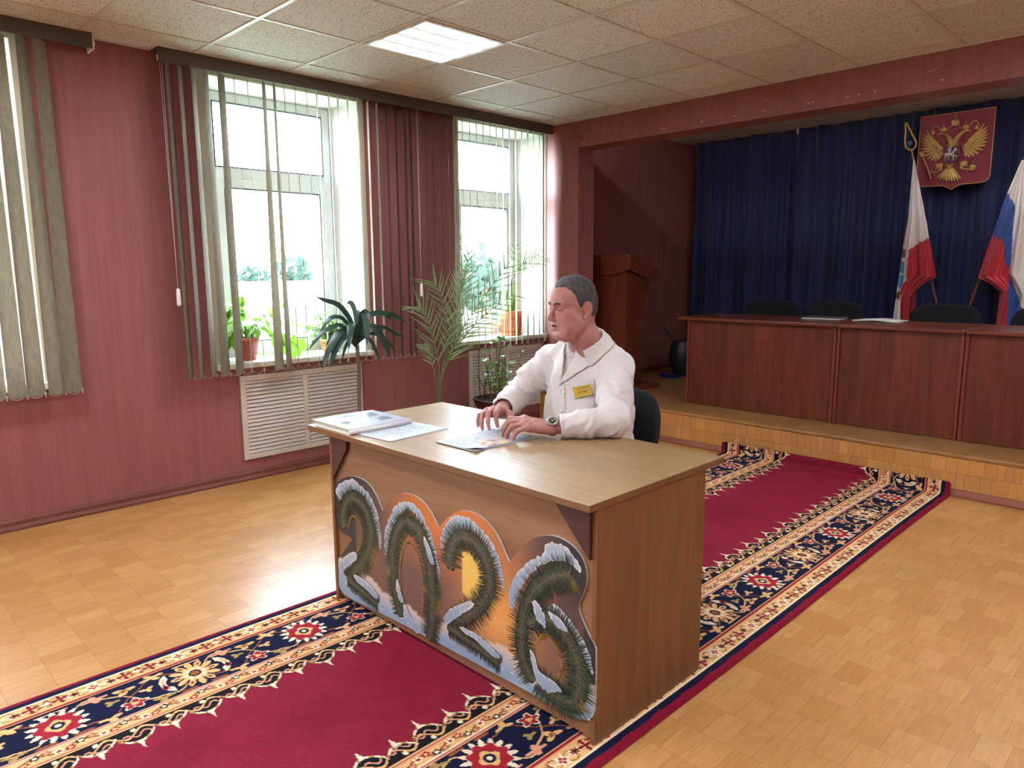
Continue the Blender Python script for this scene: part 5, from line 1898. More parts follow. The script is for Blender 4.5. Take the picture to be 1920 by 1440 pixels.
def flag_cloth(par, left, right, regions, base_c, seed, amp=0.022, nu=70, nv=110, yo=0.0, name='cloth'):
    """cloth hung between two edges, pleats radiating from the top of the pole; regions give the printed colours"""
    def along(pts, n):
        P = [Vector((p[0], p[2])) for p in pts]
        d = [0]
        for a, b_ in zip(P, P[1:]):
            d.append(d[-1] + (b_ - a).length)
        out = []
        for i in range(n + 1):
            s = d[-1] * i / n
            k = max(j for j in range(len(d)) if d[j] <= s + 1e-9)
            k = min(k, len(P) - 2)
            f = (s - d[k]) / max(1e-9, d[k + 1] - d[k])
            out.append(P[k].lerp(P[k + 1], f))
        return out
    A, B = along(left, nv), along(right, nv)
    vs, cs = [], []
    for i in range(nv + 1):
        for j in range(nu + 1):
            c = j / nu
            p = A[i].lerp(B[i], c)
            w = (B[i] - A[i]).length
            y = FY - 0.062 + yo + amp * min(1.6, w / 0.15) * (math.sin(c * 15 + seed + 0.6 * math.sin(i * 0.05)) * 0.7 + 0.45 * math.sin(c * 31 + seed * 2 + i * 0.03))
            if c > 0.8:
                y += 0.006 * math.sin(i * 0.55 + c * 20) * (c - 0.8) * 4
            vs.append((p.x, y, p.y))
            col_ = base_c
            for poly, cc in regions:
                if inside(p.x, p.y, poly):
                    col_ = cc
            cs.append(lin(col_))
    mb = MB()
    w_ = nu + 1
    mb.add(vs, [(i * w_ + j, (i + 1) * w_ + j, (i + 1) * w_ + j + 1, i * w_ + j + 1) for i in range(nv) for j in range(nu)], 0, True, cs)
    return mb.build(name, M_flag, par, printc=True, solid=0.0015)


def xz(*pts):
    return [(p[0], p[2]) for p in pts]


f1 = thing('flag', (2.62, FY, 0.35), 'white over red flag with a blue river emblem, left of the coat of arms', 'flag', None)
MB().tube([(2.92, FY, SZ + 0.092), (2.7675, 2.0700, 1.0825), (2.7003, 2.0700, 1.3043), (2.5050, 2.0700, 2.2748)], 0.011, 10).build('pole', M_pole, f1)
gm = MB()
gm.tube([(2.5113, 2.0700, 2.2470), (2.4641, 2.0700, 2.4235)], [0.009, 0.006], 8)
td = smooth_path(xz((2.4043, 2.0700, 2.6560), (2.4588, 2.0700, 2.5544), (2.4932, 2.0700, 2.4919), (2.4966, 2.0700, 2.4467), (2.4688, 2.0700, 2.4185), (2.4245, 2.0700, 2.4372), (2.4081, 2.0700, 2.4844), (2.4065, 2.0700, 2.5658)), 4, True)
gm.tube([(float(p[0]), FY, float(p[1])) for p in td] + [(float(td[0][0]), FY, float(td[0][1]))], 0.0085, 8)
fin = gm.build('finial', M_gold, f1)
bg_ = MB()
a0 = (2.4469, 2.0700, 2.4841)
bg_.prism([(a0[0] - 0.016, a0[2] + 0.012), (a0[0] + 0.016, a0[2] + 0.012), (a0[0] + 0.016, a0[2] - 0.014), (a0[0], a0[2] - 0.026), (a0[0] - 0.016, a0[2] - 0.014)], FY - 0.004, FY + 0.004, 'y')
bg_.build('finial_badge', plain('blue_enamel', (64, 118, 168), 0.4), fin)
RED, WHT, BLU, BRN = (190, 26, 42), (240, 230, 220), (84, 148, 190), (110, 82, 48)
flag_cloth(f1, [(2.5050, 2.0000, 2.3220), (2.4899, 2.0000, 1.8250), (2.4620, 2.0000, 1.5484), (2.4492, 2.0000, 1.1714), (2.4372, 2.0000, 0.8350), (2.4328, 2.0000, 0.6401)],
           [(2.5135, 2.0000, 2.3211), (2.6509, 2.0000, 1.7713), (2.7132, 2.0000, 1.4972), (2.7561, 2.0000, 1.3145), (2.6796, 2.0000, 1.2774), (2.6043, 2.0000, 1.2023), (2.5573, 2.0000, 1.1357), (2.5630, 2.0000, 0.9371), (2.5750, 2.0000, 0.6508)],
           [(xz((2.7524, 2.0000, 1.6859), (2.6804, 2.0000, 1.6570), (2.5835, 2.0000, 1.6008), (2.5350, 2.0000, 1.5606), (2.5342, 2.0000, 1.4539), (2.5330, 2.0000, 1.2905), (2.4890, 2.0000, 1.2337), (2.4880, 2.0000, 1.1247), (2.5202, 2.0000, 0.5496), (2.9598, 2.0000, 0.5875)), RED),
            (xz((2.4610, 2.0000, 1.5624), (2.4963, 2.0000, 1.5569), (2.4974, 2.0000, 1.4824), (2.4573, 2.0000, 1.4924)), BRN),
            (xz((2.4552, 2.0000, 1.4596), (2.4725, 2.0000, 1.4641), (2.4913, 2.0000, 1.4451), (2.4937, 2.0000, 1.3514), (2.4538, 2.0000, 1.3562)), BLU),
            (xz((2.4504, 2.0000, 1.3420), (2.4907, 2.0000, 1.3326), (2.4886, 2.0000, 1.2384), (2.4683, 2.0000, 1.2145), (2.4486, 2.0000, 1.2427)), BLU),
            (xz((2.4478, 2.0000, 1.1904), (2.4836, 2.0000, 1.1863), (2.4846, 2.0000, 1.1104), (2.4437, 2.0000, 1.1237)), BRN)], WHT, 0.4)
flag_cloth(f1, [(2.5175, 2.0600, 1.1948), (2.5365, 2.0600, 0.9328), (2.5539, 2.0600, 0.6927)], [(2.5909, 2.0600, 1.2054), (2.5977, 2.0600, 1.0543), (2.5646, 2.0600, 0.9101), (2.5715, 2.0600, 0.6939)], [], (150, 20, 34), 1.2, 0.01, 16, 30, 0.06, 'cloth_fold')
f2 = thing('flag', (3.20, FY, 0.35), 'white blue and red tricolour flag, cut by the right edge of the photo', 'flag', None)
MB().tube([(2.942, FY, SZ + 0.092), (3.0162, 2.0700, 1.0760), (3.0720, 2.0700, 1.3057), (3.3053, 2.0700, 2.2761)], 0.011, 10).build('pole', M_pole, f2)
gm = MB()
q = (3.3371, 2.0700, 2.3950)
gm.tube([(3.3003, 2.0700, 2.2520), q], [0.009, 0.006], 8)
gm.ball((q[0], FY, q[2] + 0.02), (0.032, 0.012, 0.045), 12)
gm.build('finial', M_gold, f2)
WH2, BL2, RE2 = (238, 224, 208), (40, 78, 152), (196, 30, 42)
flag_cloth(f2, [(3.2965, 2.0000, 2.2374), (3.2212, 2.0000, 1.9881), (3.1431, 2.0000, 1.6450), (3.0679, 2.0000, 1.3110), (3.1476, 2.0000, 1.2719), (3.2322, 2.0000, 1.2031), (3.2258, 2.0000, 0.9664), (3.2328, 2.0000, 0.7005)],
           [(3.3319, 2.0000, 2.2336), (3.4555, 2.0000, 1.8150), (3.5021, 2.0000, 1.4834), (3.5169, 2.0000, 1.3167), (3.5318, 2.0000, 1.1490), (3.5363, 2.0000, 0.9800), (3.5269, 2.0000, 0.8088), (3.4637, 2.0000, 0.7180)],
           [(xz((3.2124, 2.0000, 2.0055), (3.2408, 2.0000, 1.9699), (3.2856, 2.0000, 1.8666), (3.2856, 2.0000, 1.6568), (3.2939, 2.0000, 1.3889), (3.3292, 2.0000, 1.2304), (3.4132, 2.0000, 1.0521), (3.4842, 2.0000, 0.8921), (3.4966, 2.0000, 0.5466), (3.0862, 2.0000, 0.5068), (3.0140, 2.0000, 1.4038)), BL2),
            (xz((3.1088, 2.0000, 1.6505), (3.1506, 2.0000, 1.6447), (3.2230, 2.0000, 1.6208), (3.2543, 2.0000, 1.4235), (3.2866, 2.0000, 1.3889), (3.2964, 2.0000, 1.1436), (3.3372, 2.0000, 0.5311), (3.0862, 2.0000, 0.5068), (3.0140, 2.0000, 1.4038)), RE2)], WH2, 2.1)

# ------------------------------------------------------------------ things on the desk
M_sheet = attr_mat('printed_sheet', 0.6, 0.4)
PAP, INK = lin((186, 190, 198)), lin((104, 106, 114))
bk = thing('album_book', (2.08, -3.40, DZ), 'thick white-covered album lying on the left end of the desk', 'book')
b_ = MB()
b_.box(1.945, 2.214, -3.545, -3.262, DZ + 0.003, DZ + 0.0215)
b_.build('page_block', plain('page_edges', (214, 204, 188), 0.7, var=0.08, scale=300, stretch=(0.02, 0.02, 1)), bk)
b_ = MB()
b_.box(1.938, 2.220, -3.552, -3.252, DZ + 0.0003, DZ + 0.003)
b_.build('back_cover', M_white, bk, bevel=0.001)
cv = MB()
nx_, ny_ = 30, 30
vs, cs = [], []
for i in range(nx_ + 1):
    for j in range(ny_ + 1):
        x, y = 1.936 + 0.285 * i / nx_, -3.553 + 0.302 * j / ny_
        z = DZ + 0.0225 + 0.0025 * math.exp(-((x - 1.936) / 0.06) ** 2) * math.sin((y + 3.553) * 10.4) + 0.0006 * math.sin(x * 60)
        g = fnoise((x * 14, y * 14, 3.0)) + 0.5 * fnoise((x * 40, y * 40, 1.0))
        c = lin((196, 204, 212))
        if 0.1 < i / nx_ < 0.8 and 0.15 < j / ny_ < 0.85 and g > 0.05:
            c = lin((136, 150, 162))
        vs.append((x, y, z))
        cs.append(c)
cv.add(vs, [(i * (ny_ + 1) + j, (i + 1) * (ny_ + 1) + j, (i + 1) * (ny_ + 1) + j + 1, i * (ny_ + 1) + j + 1) for i in range(nx_) for j in range(ny_)], 0, True, cs)
cv.build('front_cover', attr_mat('glossy_cover', 0.16, 0.6), bk, printc=True, solid=0.0018)
sp2 = MB()
sp2.tube([(2.2165, -3.551, DZ + 0.0118), (2.2165, -3.253, DZ + 0.0118)], 0.0112, 12)
sp2.build('spine', M_white, bk)


def sheet(mb, cx, cy, rot, z, w=0.21, h=0.297, lines=0, sag=0.0, curl=None, block=None, seed=0):
    rd2 = random.Random(seed)
    Mx = Matrix.Translation((cx, cy, 0)) @ Matrix.Rotation(R(rot), 4, 'Z')
    nx2, ny2 = 42, 96
    vs, cs = [], []
    lw = [rd2.uniform(0.55, 0.95) for _ in range(60)]
    for i in range(nx2 + 1):
        for j in range(ny2 + 1):
            u, v = i / nx2, j / ny2
            zz_ = z + sag * math.sin(PI * u) * math.sin(PI * v)
            if curl:
                d = math.hypot((u - curl[0]) * w, (v - curl[1]) * h)
                zz_ += curl[2] * max(0, 1 - d / 0.075) ** 2
            q = Mx @ Vector(((u - 0.5) * w, (v - 0.5) * h, zz_))
            c = PAP
            if lines and 0.08 < u < 0.92 and 0.06 < v < 0.94:
                r_ = int(v * lines * 2)
                if r_ % 2 == 0 and u < 0.1 + 0.82 * lw[r_ % 60] and rd2.random() < 0.7:
                    c = INK if rd2.random() < 0.5 else lin((150, 152, 158))
            if block and block(u, v):
                c = block(u, v)
            vs.append(tuple(q))
            cs.append(c)
    k = ny2 + 1
    mb.add(vs, [(i * k + j, (i + 1) * k + j, (i + 1) * k + j + 1, i * k + j + 1) for i in range(nx2) for j in range(ny2)], 0, True, cs)


p1 = thing('paper_sheets', (2.315, -3.365, DZ), 'two white sheets lying flat beside the album on the desk', 'papers')
m = MB()
sheet(m, 2.318, -3.362, 3.5, DZ + 0.0012, lines=0)
m.build('sheet', M_sheet, p1, printc=True, solid=0.0006)
m = MB()
sheet(m, 2.312, -3.368, 4.5, DZ + 0.0024, lines=17, seed=3)
m.build('sheet', M_sheet, p1, printc=True, solid=0.0006)


def photo_block(u, v):
    e = ((u - 0.98) / 0.46) ** 2 + ((v - 0.47) / 0.23) ** 2
    if e < 1:
        g = fnoise((u * 9, v * 9, 2.0))
        if g > 0.22:
            return lin((214, 196, 120))
        if g < -0.28:
            return lin((150, 112, 116))
        return lin((190, 172, 164))
    return None


p2 = thing('paper_stack', (2.66, -3.235, DZ), 'small stack of printed sheets under the hands of the man', 'papers')
for k, (dx, dy, rt) in enumerate(((0.012, 0.012, -1.5), (-0.004, 0.004, 1.5), (0.006, -0.004, 0.5), (0.0, 0.0, 3.0))):
    m = MB()
    last = k == 3
    sheet(m, 2.662 + dx, -3.238 + dy, rt, DZ + 0.0012 + 0.0013 * k, 0.214, 0.305, lines=22 if last else 0, curl=(1.0, 0.0, 0.012) if last else None, block=photo_block if last else None, seed=9)
    m.build('sheet', M_sheet, p2, printc=True, solid=0.0006)

# ------------------------------------------------------------------ the seated man
class Field:
    """blended distance field made of tapered limbs and ellipsoids"""

    def __init__(s):
        s.ops = []

    def cap(s, a, b_, ra, rb, k=0.02, op='u'):
        a, b_ = np.array(a, float), np.array(b_, float)
        c = (a + b_) / 2
        s.ops.append((op, 'c', (a, b_, ra, rb), k, c, np.linalg.norm(b_ - a) / 2 + max(ra, rb)))
        return s

    def chain(s, pts, rs, k=0.02, op='u'):
        for i in range(len(pts) - 1):
            s.cap(pts[i], pts[i + 1], rs[i], rs[i + 1], k, op)
        return s

    def ell(s, c, r, M=None, k=0.02, op='u'):
        r = np.array(r if isinstance(r, (list, tuple)) else (r, r, r), float)
        M = np.eye(3) if M is None else np.array(M)
        s.ops.append((op, 'e', (np.array(c, float), r, M), k, np.array(c, float), r.max()))
        return s

    def half(s, fn, k=0.004, op='s'):
        s.ops.append((op, 'f', fn, k, None, 0))
        return s

    def ev(s, P, cen=None, rad=0):
        d = np.full(len(P), 1.0)
        for op, kind, a, k, c, r in s.ops:
            if cen is not None and c is not None:
                if np.linalg.norm(c - cen) - r - rad > 0.05 + k:
                    continue
            if kind == 'c':
                p0, p1, ra, rb = a
                ab = p1 - p0
                t = np.clip((P - p0) @ ab / max(1e-12, ab @ ab), 0, 1)
                q = np.linalg.norm(P - p0 - t[:, None] * ab, axis=1) - (ra + (rb - ra) * t)
            elif kind == 'e':
                c0, rr, M = a
                L_ = (P - c0) @ M
                k0 = np.linalg.norm(L_ / rr, axis=1)
                k1 = np.linalg.norm(L_ / rr ** 2, axis=1)
                q = np.where(k1 > 1e-9, k0 * (k0 - 1) / np.maximum(k1, 1e-9), -rr.min())
            else:
                q = a(P)
            if op == 'u':
                h = np.maximum(k - np.abs(d - q), 0) / k
                d = np.minimum(d, q) - h * h * k * 0.25
            elif op == 's':
                h = np.maximum(k - np.abs(d + q), 0) / k
                d = np.maximum(d, -q) + h * h * k * 0.25
            else:
                h = np.maximum(k - np.abs(d - q), 0) / k
                d = np.maximum(d, q) + h * h * k * 0.25
        return d


def nets(field, lo, hi, h, nb=20):
    """surface nets over a box, evaluating only blocks near the surface"""
    lo = np.array(lo, float)
    n = np.ceil((np.array(hi) - lo) / h / nb).astype(int) * nb
    D = np.ones(n + 1, np.float32)
    rad = nb * h * 0.87
    for bi in range(0, n[0], nb):
        for bj in range(0, n[1], nb):
            for bk in range(0, n[2], nb):
                c = lo + (np.array((bi, bj, bk)) + nb / 2) * h
                dc = field.ev(c[None, :])[0]
                sl = (slice(bi, bi + nb + 1), slice(bj, bj + nb + 1), slice(bk, bk + nb + 1))
                if abs(dc) > rad * 1.25 + 0.012:
                    D[sl] = np.sign(dc)
                    continue
                g = np.stack(np.meshgrid(*[lo[a] + (b0 + np.arange(nb + 1)) * h for a, b0 in enumerate((bi, bj, bk))], indexing='ij'), -1).reshape(-1, 3)
                D[sl] = field.ev(g, c, rad).reshape(nb + 1, nb + 1, nb + 1)
    S = D < 0
    cs = [S[a:n[0] + a, b_:n[1] + b_, c:n[2] + c] for a in (0, 1) for b_ in (0, 1) for c in (0, 1)]
    al = np.logical_and.reduce(cs)
    an = np.logical_or.reduce(cs)
    act = np.argwhere(an & ~al)
    idx = np.full(n, -1, np.int32)
    idx[tuple(act.T)] = np.arange(len(act))
    acc = np.zeros((len(act), 3))
    cnt = np.zeros(len(act))
    cor = [(a, b_, c) for a in (0, 1) for b_ in (0, 1) for c in (0, 1)]
    val = {o: D[tuple((act + o).T)].astype(float) for o in cor}
    for o in cor:
        for ax in range(3):
            if o[ax] == 0:
                p = list(o)
                p[ax] = 1
                a, b_ = val[o], val[tuple(p)]
                m = (a < 0) != (b_ < 0)
                t = np.where(m, a / np.where(m, a - b_, 1), 0)
                q = np.tile(np.array(o, float), (len(act), 1))
                q[:, ax] += t
                acc[m] += q[m]
                cnt[m] += 1
    V = lo + (act + acc / cnt[:, None]) * h
    F = []
    for ax in range(3):
        a1, a2 = (ax + 1) % 3, (ax + 2) % 3
        A = S.take(range(0, n[ax]), ax)
        B = S.take(range(1, n[ax] + 1), ax)
        e = np.argwhere(A != B)
        e = e[(e[:, a1] > 0) & (e[:, a2] > 0) & (e[:, a1] < n[a1]) & (e[:, a2] < n[a2])]
        ins = A[tuple(e.T)]

        def cell(d1, d2):
            q = e.copy()
            q[:, a1] -= d1
            q[:, a2] -= d2
            return idx[tuple(q.T)]
        quad = np.stack([cell(1, 1), cell(0, 1), cell(0, 0), cell(1, 0)], -1)
        quad[~ins] = quad[~ins][:, ::-1]
        F.append(quad)
    F = np.concatenate(F)
    F = F[(F >= 0).all(1)]
    return V, F


def np_mesh(name, V, F, mats, parent=None, loc=None, mi=None):
    off = np.array(loc if loc is not None else (0, 0, 0), float)
    me = bpy.data.meshes.new(name)
    me.vertices.add(len(V))
    me.vertices.foreach_set('co', (V - off).astype(np.float32).ravel())
    me.loops.add(F.size)
    me.loops.foreach_set('vertex_index', F.astype(np.int32).ravel())
    me.polygons.add(len(F))
    me.polygons.foreach_set('loop_start', np.arange(0, F.size, F.shape[1]))
    me.polygons.foreach_set('use_smooth', np.ones(len(F), bool))
    if mi is not None:
        me.polygons.foreach_set('material_index', mi.astype(np.int32))
    me.update(calc_edges=True)
    for m in (mats if isinstance(mats, (list, tuple)) else [mats]):
        me.materials.append(m)
    o = bpy.data.objects.new(name, me)
    COL.objects.link(o)
    if parent is not None:
        o.parent = parent
    if loc is not None and parent is None:
        o.location = loc
    return o


# --- materials
def skin_mat():
    m, nt, b = new_mat('skin')
    tc = N(nt, 'ShaderNodeTexCoord')
    n1 = N(nt, 'ShaderNodeTexNoise', Scale=26.0, Detail=4.0)
    nt.links.new(tc.outputs['Object'], n1.inputs['Vector'])
    ramp = N(nt, 'ShaderNodeValToRGB')
    ramp.color_ramp.elements[0].position = 0.3
    ramp.color_ramp.elements[1].position = 0.75
    ramp.color_ramp.elements[0].color = (*lin((164, 110, 102)), 1)
    ramp.color_ramp.elements[1].color = (*lin((190, 134, 124)), 1)
    nt.links.new(n1.outputs['Fac'], ramp.inputs['Fac'])
    nt.links.new(ramp.outputs['Color'], b.inputs['Base Color'])
    b.inputs['Roughness'].default_value = 0.58
    b.inputs['Specular IOR Level'].default_value = 0.35
    b.inputs['Subsurface Weight'].default_value = 0.08
    b.inputs['Subsurface Radius'].default_value = (0.01, 0.004, 0.002)
    n2 = N(nt, 'ShaderNodeTexNoise', Scale=500.0, Detail=2.0)
    nt.links.new(tc.outputs['Object'], n2.inputs['Vector'])
    bp = N(nt, 'ShaderNodeBump', Strength=0.12, Distance=0.002)
    nt.links.new(n2.outputs['Fac'], bp.inputs['Height'])
    nt.links.new(bp.outputs['Normal'], b.inputs['Normal'])
    return m


M_skin = skin_mat()
M_lip = plain('lip', (168, 92, 88), 0.45)
M_hair = plain('dark_grey_hair', (38, 36, 36), 0.75, var=0.5, scale=90, stretch=(1, 1, 0.25), alt=(92, 88, 86), bump=0.6, bscale=260)
M_brow = plain('brown_eyebrow', (84, 58, 50), 0.8, var=0.3, scale=200)
M_eye = plain('eye_white', (176, 160, 152), 0.3)
M_iris = plain('grey_iris', (62, 66, 68), 0.2)
M_mouth = plain('mouth_shadow', (70, 26, 28), 0.6)
M_coat = plain('white_cotton_coat', (214, 206, 202), 0.75, var=0.04, scale=30, bump=0.06, bscale=700, sheen=0.1)
M_shirt = plain('pale_shirt', (206, 196, 190), 0.7, var=0.05, scale=30)
M_trous = plain('dark_trousers', (40, 42, 50), 0.85, var=0.1)
M_shoe = plain('black_shoe_leather', (24, 22, 22), 0.35)

# --- head frame (the face looks along local -y, local +x is his left)
HC = np.array((2.6980, -2.7700, 1.2460))
HS = 1.02
YS = 0.92                                     # face depth
th = R(-16.0)
pt_ = R(5.0)
rl_ = R(2.0)
RH = np.array(Matrix.Rotation(th, 3, 'Z') @ Matrix.Rotation(pt_, 3, 'X') @ Matrix.Rotation(rl_, 3, 'Y'))


def H(x, y, z):
    return HC + RH @ (np.array((x, y * (YS if y < 0 else 1.0), z)) * HS)


def Hl(P):
    q = (P - HC) @ RH / HS
    q[:, 1] = np.where(q[:, 1] < 0, q[:, 1] / YS, q[:, 1])
    return q


hf = Field()
E_ = lambda c, r, k=0.02, op='u', M=None: hf.ell(H(*c), [v * HS for v in (r if isinstance(r, tuple) else (r, r, r))], RH if M is None else RH @ np.array(M), k, op)
C_ = lambda a, b_, ra, rb, k=0.015, op='u': hf.cap(H(*a), H(*b_), ra * HS, rb * HS, k, op)
# neck first, then skull and face
hf.chain([H(0, 0.028, -0.055), H(0.002, 0.050, -0.125), H(0.004, 0.085, -0.200)], [0.060, 0.063, 0.070], 0.02)
E_((0, 0.012, 0.044), (0.0755, 0.0915, 0.082), 0.03)
E_((0, 0.040, -0.005), (0.070, 0.062, 0.070), 0.03)
E_((0, -0.028, -0.030), (0.0670, 0.062, 0.084), 0.03)
E_((0, -0.036, 0.043), (0.063, 0.050, 0.046), 0.03)
C_((-0.024, -0.058, -0.100), (0.024, -0.058, -0.100), 0.0215, 0.0215, 0.03)
E_((0, -0.030, -0.104), (0.040, 0.034, 0.020), 0.03)
for s in (-1, 1):
    C_((0.059 * s, -0.002, -0.060), (0.028 * s, -0.056, -0.100), 0.018, 0.020, 0.03)
    E_((0.042 * s, -0.040, -0.060), (0.031, 0.034, 0.036), 0.025)
    E_((0.045 * s, -0.058, -0.020), (0.022, 0.019, 0.018), 0.025)
    C_((0.010 * s, -0.0885, 0.025), (0.044 * s, -0.074, 0.024), 0.0085, 0.0085, 0.014)
    E_((0.0325 * s, -0.0930, 0.003), (0.0150, 0.0125, 0.0105), 0.012, 's')
    E_((0.0320 * s, -0.0715, 0.004), 0.0130, 0.004)
    E_((0.0320 * s, -0.0775, 0.0085), (0.0150, 0.0105, 0.0070), 0.005)
    C_((0.021 * s, -0.0825, -0.0085), (0.044 * s, -0.0765, -0.0070), 0.0036, 0.0034, 0.006)
E_((0, -0.076, -0.060), (0.034, 0.016, 0.026), 0.02)
C_((0, -0.088, 0.018), (0, -0.1150, -0.026), 0.0078, 0.0112, 0.009)
E_((0, -0.1160, -0.0295), (0.0108, 0.0108, 0.0098), 0.007)
for s in (-1, 1):
    E_((0.0120 * s, -0.1020, -0.0330), (0.0078, 0.0120, 0.0080), 0.007)
    E_((0.0065 * s, -0.1070, -0.0420), (0.0038, 0.0055, 0.0032), 0.003, 's')
    E_((0.022 * s, -0.0800, -0.026), (0.016, 0.014, 0.022), 0.012)
E_((0, -0.0925, -0.0575), (0.0225, 0.0085, 0.0052), 0.005)
E_((0, -0.0900, -0.0730), (0.0190, 0.0090, 0.0064), 0.005)
E_((0, -0.0980, -0.0648), (0.0165, 0.0130, 0.0042), 0.003, 's')
E_((0, -0.0900, -0.086), (0.015, 0.006, 0.005), 0.014, 's')
E_((0, -0.0710, -0.1020), (0.020, 0.017, 0.017), 0.015)
# ears
for s in (-1, 1):
    Me = np.array(Matrix.Rotation(R(-24.0 * s), 3, 'Z') @ Matrix.Rotation(R(-12), 3, 'X'))
    E_((0.0790 * s, 0.022, -0.004), (0.0080, 0.0200, 0.0335), 0.004, 'u', Me)
    E_((0.0890 * s, 0.0190, 0.000), (0.0115, 0.0130, 0.0225), 0.002, 's', Me)
    E_((0.0790 * s, 0.010, -0.034), (0.0070, 0.0090, 0.0100), 0.006)
    E_((0.0800 * s, 0.0060, -0.006), (0.0050, 0.0045, 0.0075), 0.004)
    E_((0.0805 * s, 0.0235, 0.006), (0.0040, 0.0050, 0.0170), 0.004, 'u', Me)

# --- arms and hands
SHL, SHR = np.array((2.835, -2.645, 0.985)), np.array((2.485, -2.665, 0.990))
ELL, ELR = np.array((2.990, -2.860, 0.822)), np.array((2.368, -2.765, 0.838))
WRL, WRR = np.array((2.832, -3.045, 0.806)), np.array((2.512, -3.006, 0.822))


def hand(f, W, d, s, sc, spec, thumb):
    """W wrist, d knuckle direction, s towards the little finger; spec per finger: (across, along, up, pitches)"""
    d, s = np.array(d, float), np.array(s, float)
    d /= np.linalg.norm(d)
    s = s - d * (s @ d)
    s /= np.linalg.norm(s)
    u = np.cross(d, s)
    if u[2] < 0:
        u = -u
    segs = [(0.047, 0.028, 0.023), (0.052, 0.032, 0.024), (0.048, 0.030, 0.024), (0.038, 0.022, 0.020)]
    rad = [(0.0105, 0.0095, 0.0085, 0.0070), (0.0105, 0.0098, 0.0088, 0.0072), (0.0100, 0.0092, 0.0082, 0.0068), (0.0090, 0.0082, 0.0073, 0.0060)]
    mcps, nails = [], []
    for (ac, al, up_, pit, spl), sg, rr in zip(spec, segs, rad):
        p = W + (d * al + s * ac + u * up_) * sc
        pts = [p]
        dd = d * math.cos(R(spl)) + s * math.sin(R(spl))
        for L_, a in zip(sg, pit):
            v = dd * math.cos(R(a)) - u * math.sin(R(a))
            pts.append(pts[-1] + v * L_ * sc)
        f.chain(pts, [r * sc for r in rr], 0.004)
        mcps.append(p)
        v = (pts[-1] - pts[-2])
        v /= np.linalg.norm(v)
        nails.append((pts[-1], v, u * (v @ dd) + dd * (u @ -v) * 1.0 if False else np.cross(np.cross(v, u), v), rr[-1] * sc))
    for i, p in enumerate(mcps):
        o = W + s * (-0.016 + 0.011 * i) * sc
        f.cap(o - u * 0.004, p - u * 0.004 * sc, 0.019 * sc, 0.0135 * sc, 0.012)
        if i:
            f.cap(mcps[i - 1] - u * 0.004, p - u * 0.004, 0.0125 * sc, 0.012 * sc, 0.010)
            f.cap((mcps[i - 1] + W) / 2 - u * 0.005, (p + W) / 2 - u * 0.005, 0.0155 * sc, 0.0155 * sc, 0.012)
    tp = [W + (d * a + s * b_ + u * c) * sc for a, b_, c in thumb]
    f.chain(tp, [0.018 * sc, 0.0155 * sc, 0.0120 * sc, 0.0095 * sc], 0.010)
    return nails


hd_ = Field()
# forearms into the wrists
for W, El in ((WRL, ELL), (WRR, ELR)):
    hd_.chain([El, (El * 0.35 + W * 0.65), W], [0.040, 0.036, 0.027], 0.02)
nl = hand(hd_, WRL, (-0.70, -0.71, 0.02), (0.71, -0.70, -0.10), 1.12,
          [(-0.030, 0.090, 0.020, (6, 58, 78), -3), (-0.008, 0.094, 0.021, (10, 60, 82), -1), (0.013, 0.088, 0.017, (14, 58, 80), 2), (0.033, 0.076, 0.010, (16, 52, 72), 6)],
          [(0.012, -0.020, -0.006), (0.042, -0.048, -0.012), (0.074, -0.058, -0.016), (0.100, -0.048, -0.024)])
nr = hand(hd_, WRR, (0.42, -0.90, 0.04), (-0.90, -0.42, -0.22), 1.12,
          [(-0.032, 0.088, 0.014, (8, 64, 84), -6), (-0.010, 0.094, 0.016, (8, 56, 80), -2), (0.012, 0.090, 0.014, (8, 54, 78), 3), (0.032, 0.078, 0.008, (4, 50, 72), 9)],
          [(0.010, -0.020, -0.008), (0.040, -0.050, -0.020), (0.072, -0.058, -0.034), (0.098, -0.050, -0.050)])
# --- the hidden core of the body
bd_ = Field()
bd_.ops += hf.ops + hd_.ops
CH = np.array((2.675, -2.62, 0.93))
bd_.ell((2.675, -2.63, 0.92), (0.165, 0.115, 0.16), None, 0.05)
bd_.ell((2.675, -2.62, 0.74), (0.165, 0.135, 0.16), None, 0.06)
bd_.ell((2.675, -2.56, 0.57), (0.175, 0.14, 0.11), None, 0.05)
bd_.chain([H(0.004, 0.088, -0.200), (2.70, -2.66, 1.03)], [0.070, 0.075], 0.03)
for S_, El, Wr in ((SHL, ELL, WRL), (SHR, ELR, WRR)):
    bd_.cap((2.675 + 0.3 * (S_[0] - 2.675), -2.645, 1.02), S_, 0.062, 0.055, 0.04)
    bd_.chain([S_, El], [0.052, 0.042], 0.02)
for hx, kx in ((2.59, 2.555), (2.76, 2.80)):
    bd_.chain([(hx, -2.56, 0.545), (kx, -2.99, 0.535), (kx, -2.965, 0.085)], [0.078, 0.056, 0.040], 0.02)
    bd_.cap((kx, -2.95, 0.060), (kx, -3.10, 0.045), 0.035, 0.030, 0.02)
ploc = (2.675, -2.60, 0.0)
V, F = nets(bd_, (2.22, -3.30, -0.01), (3.12, -2.36, 1.42), 0.0030, 20)
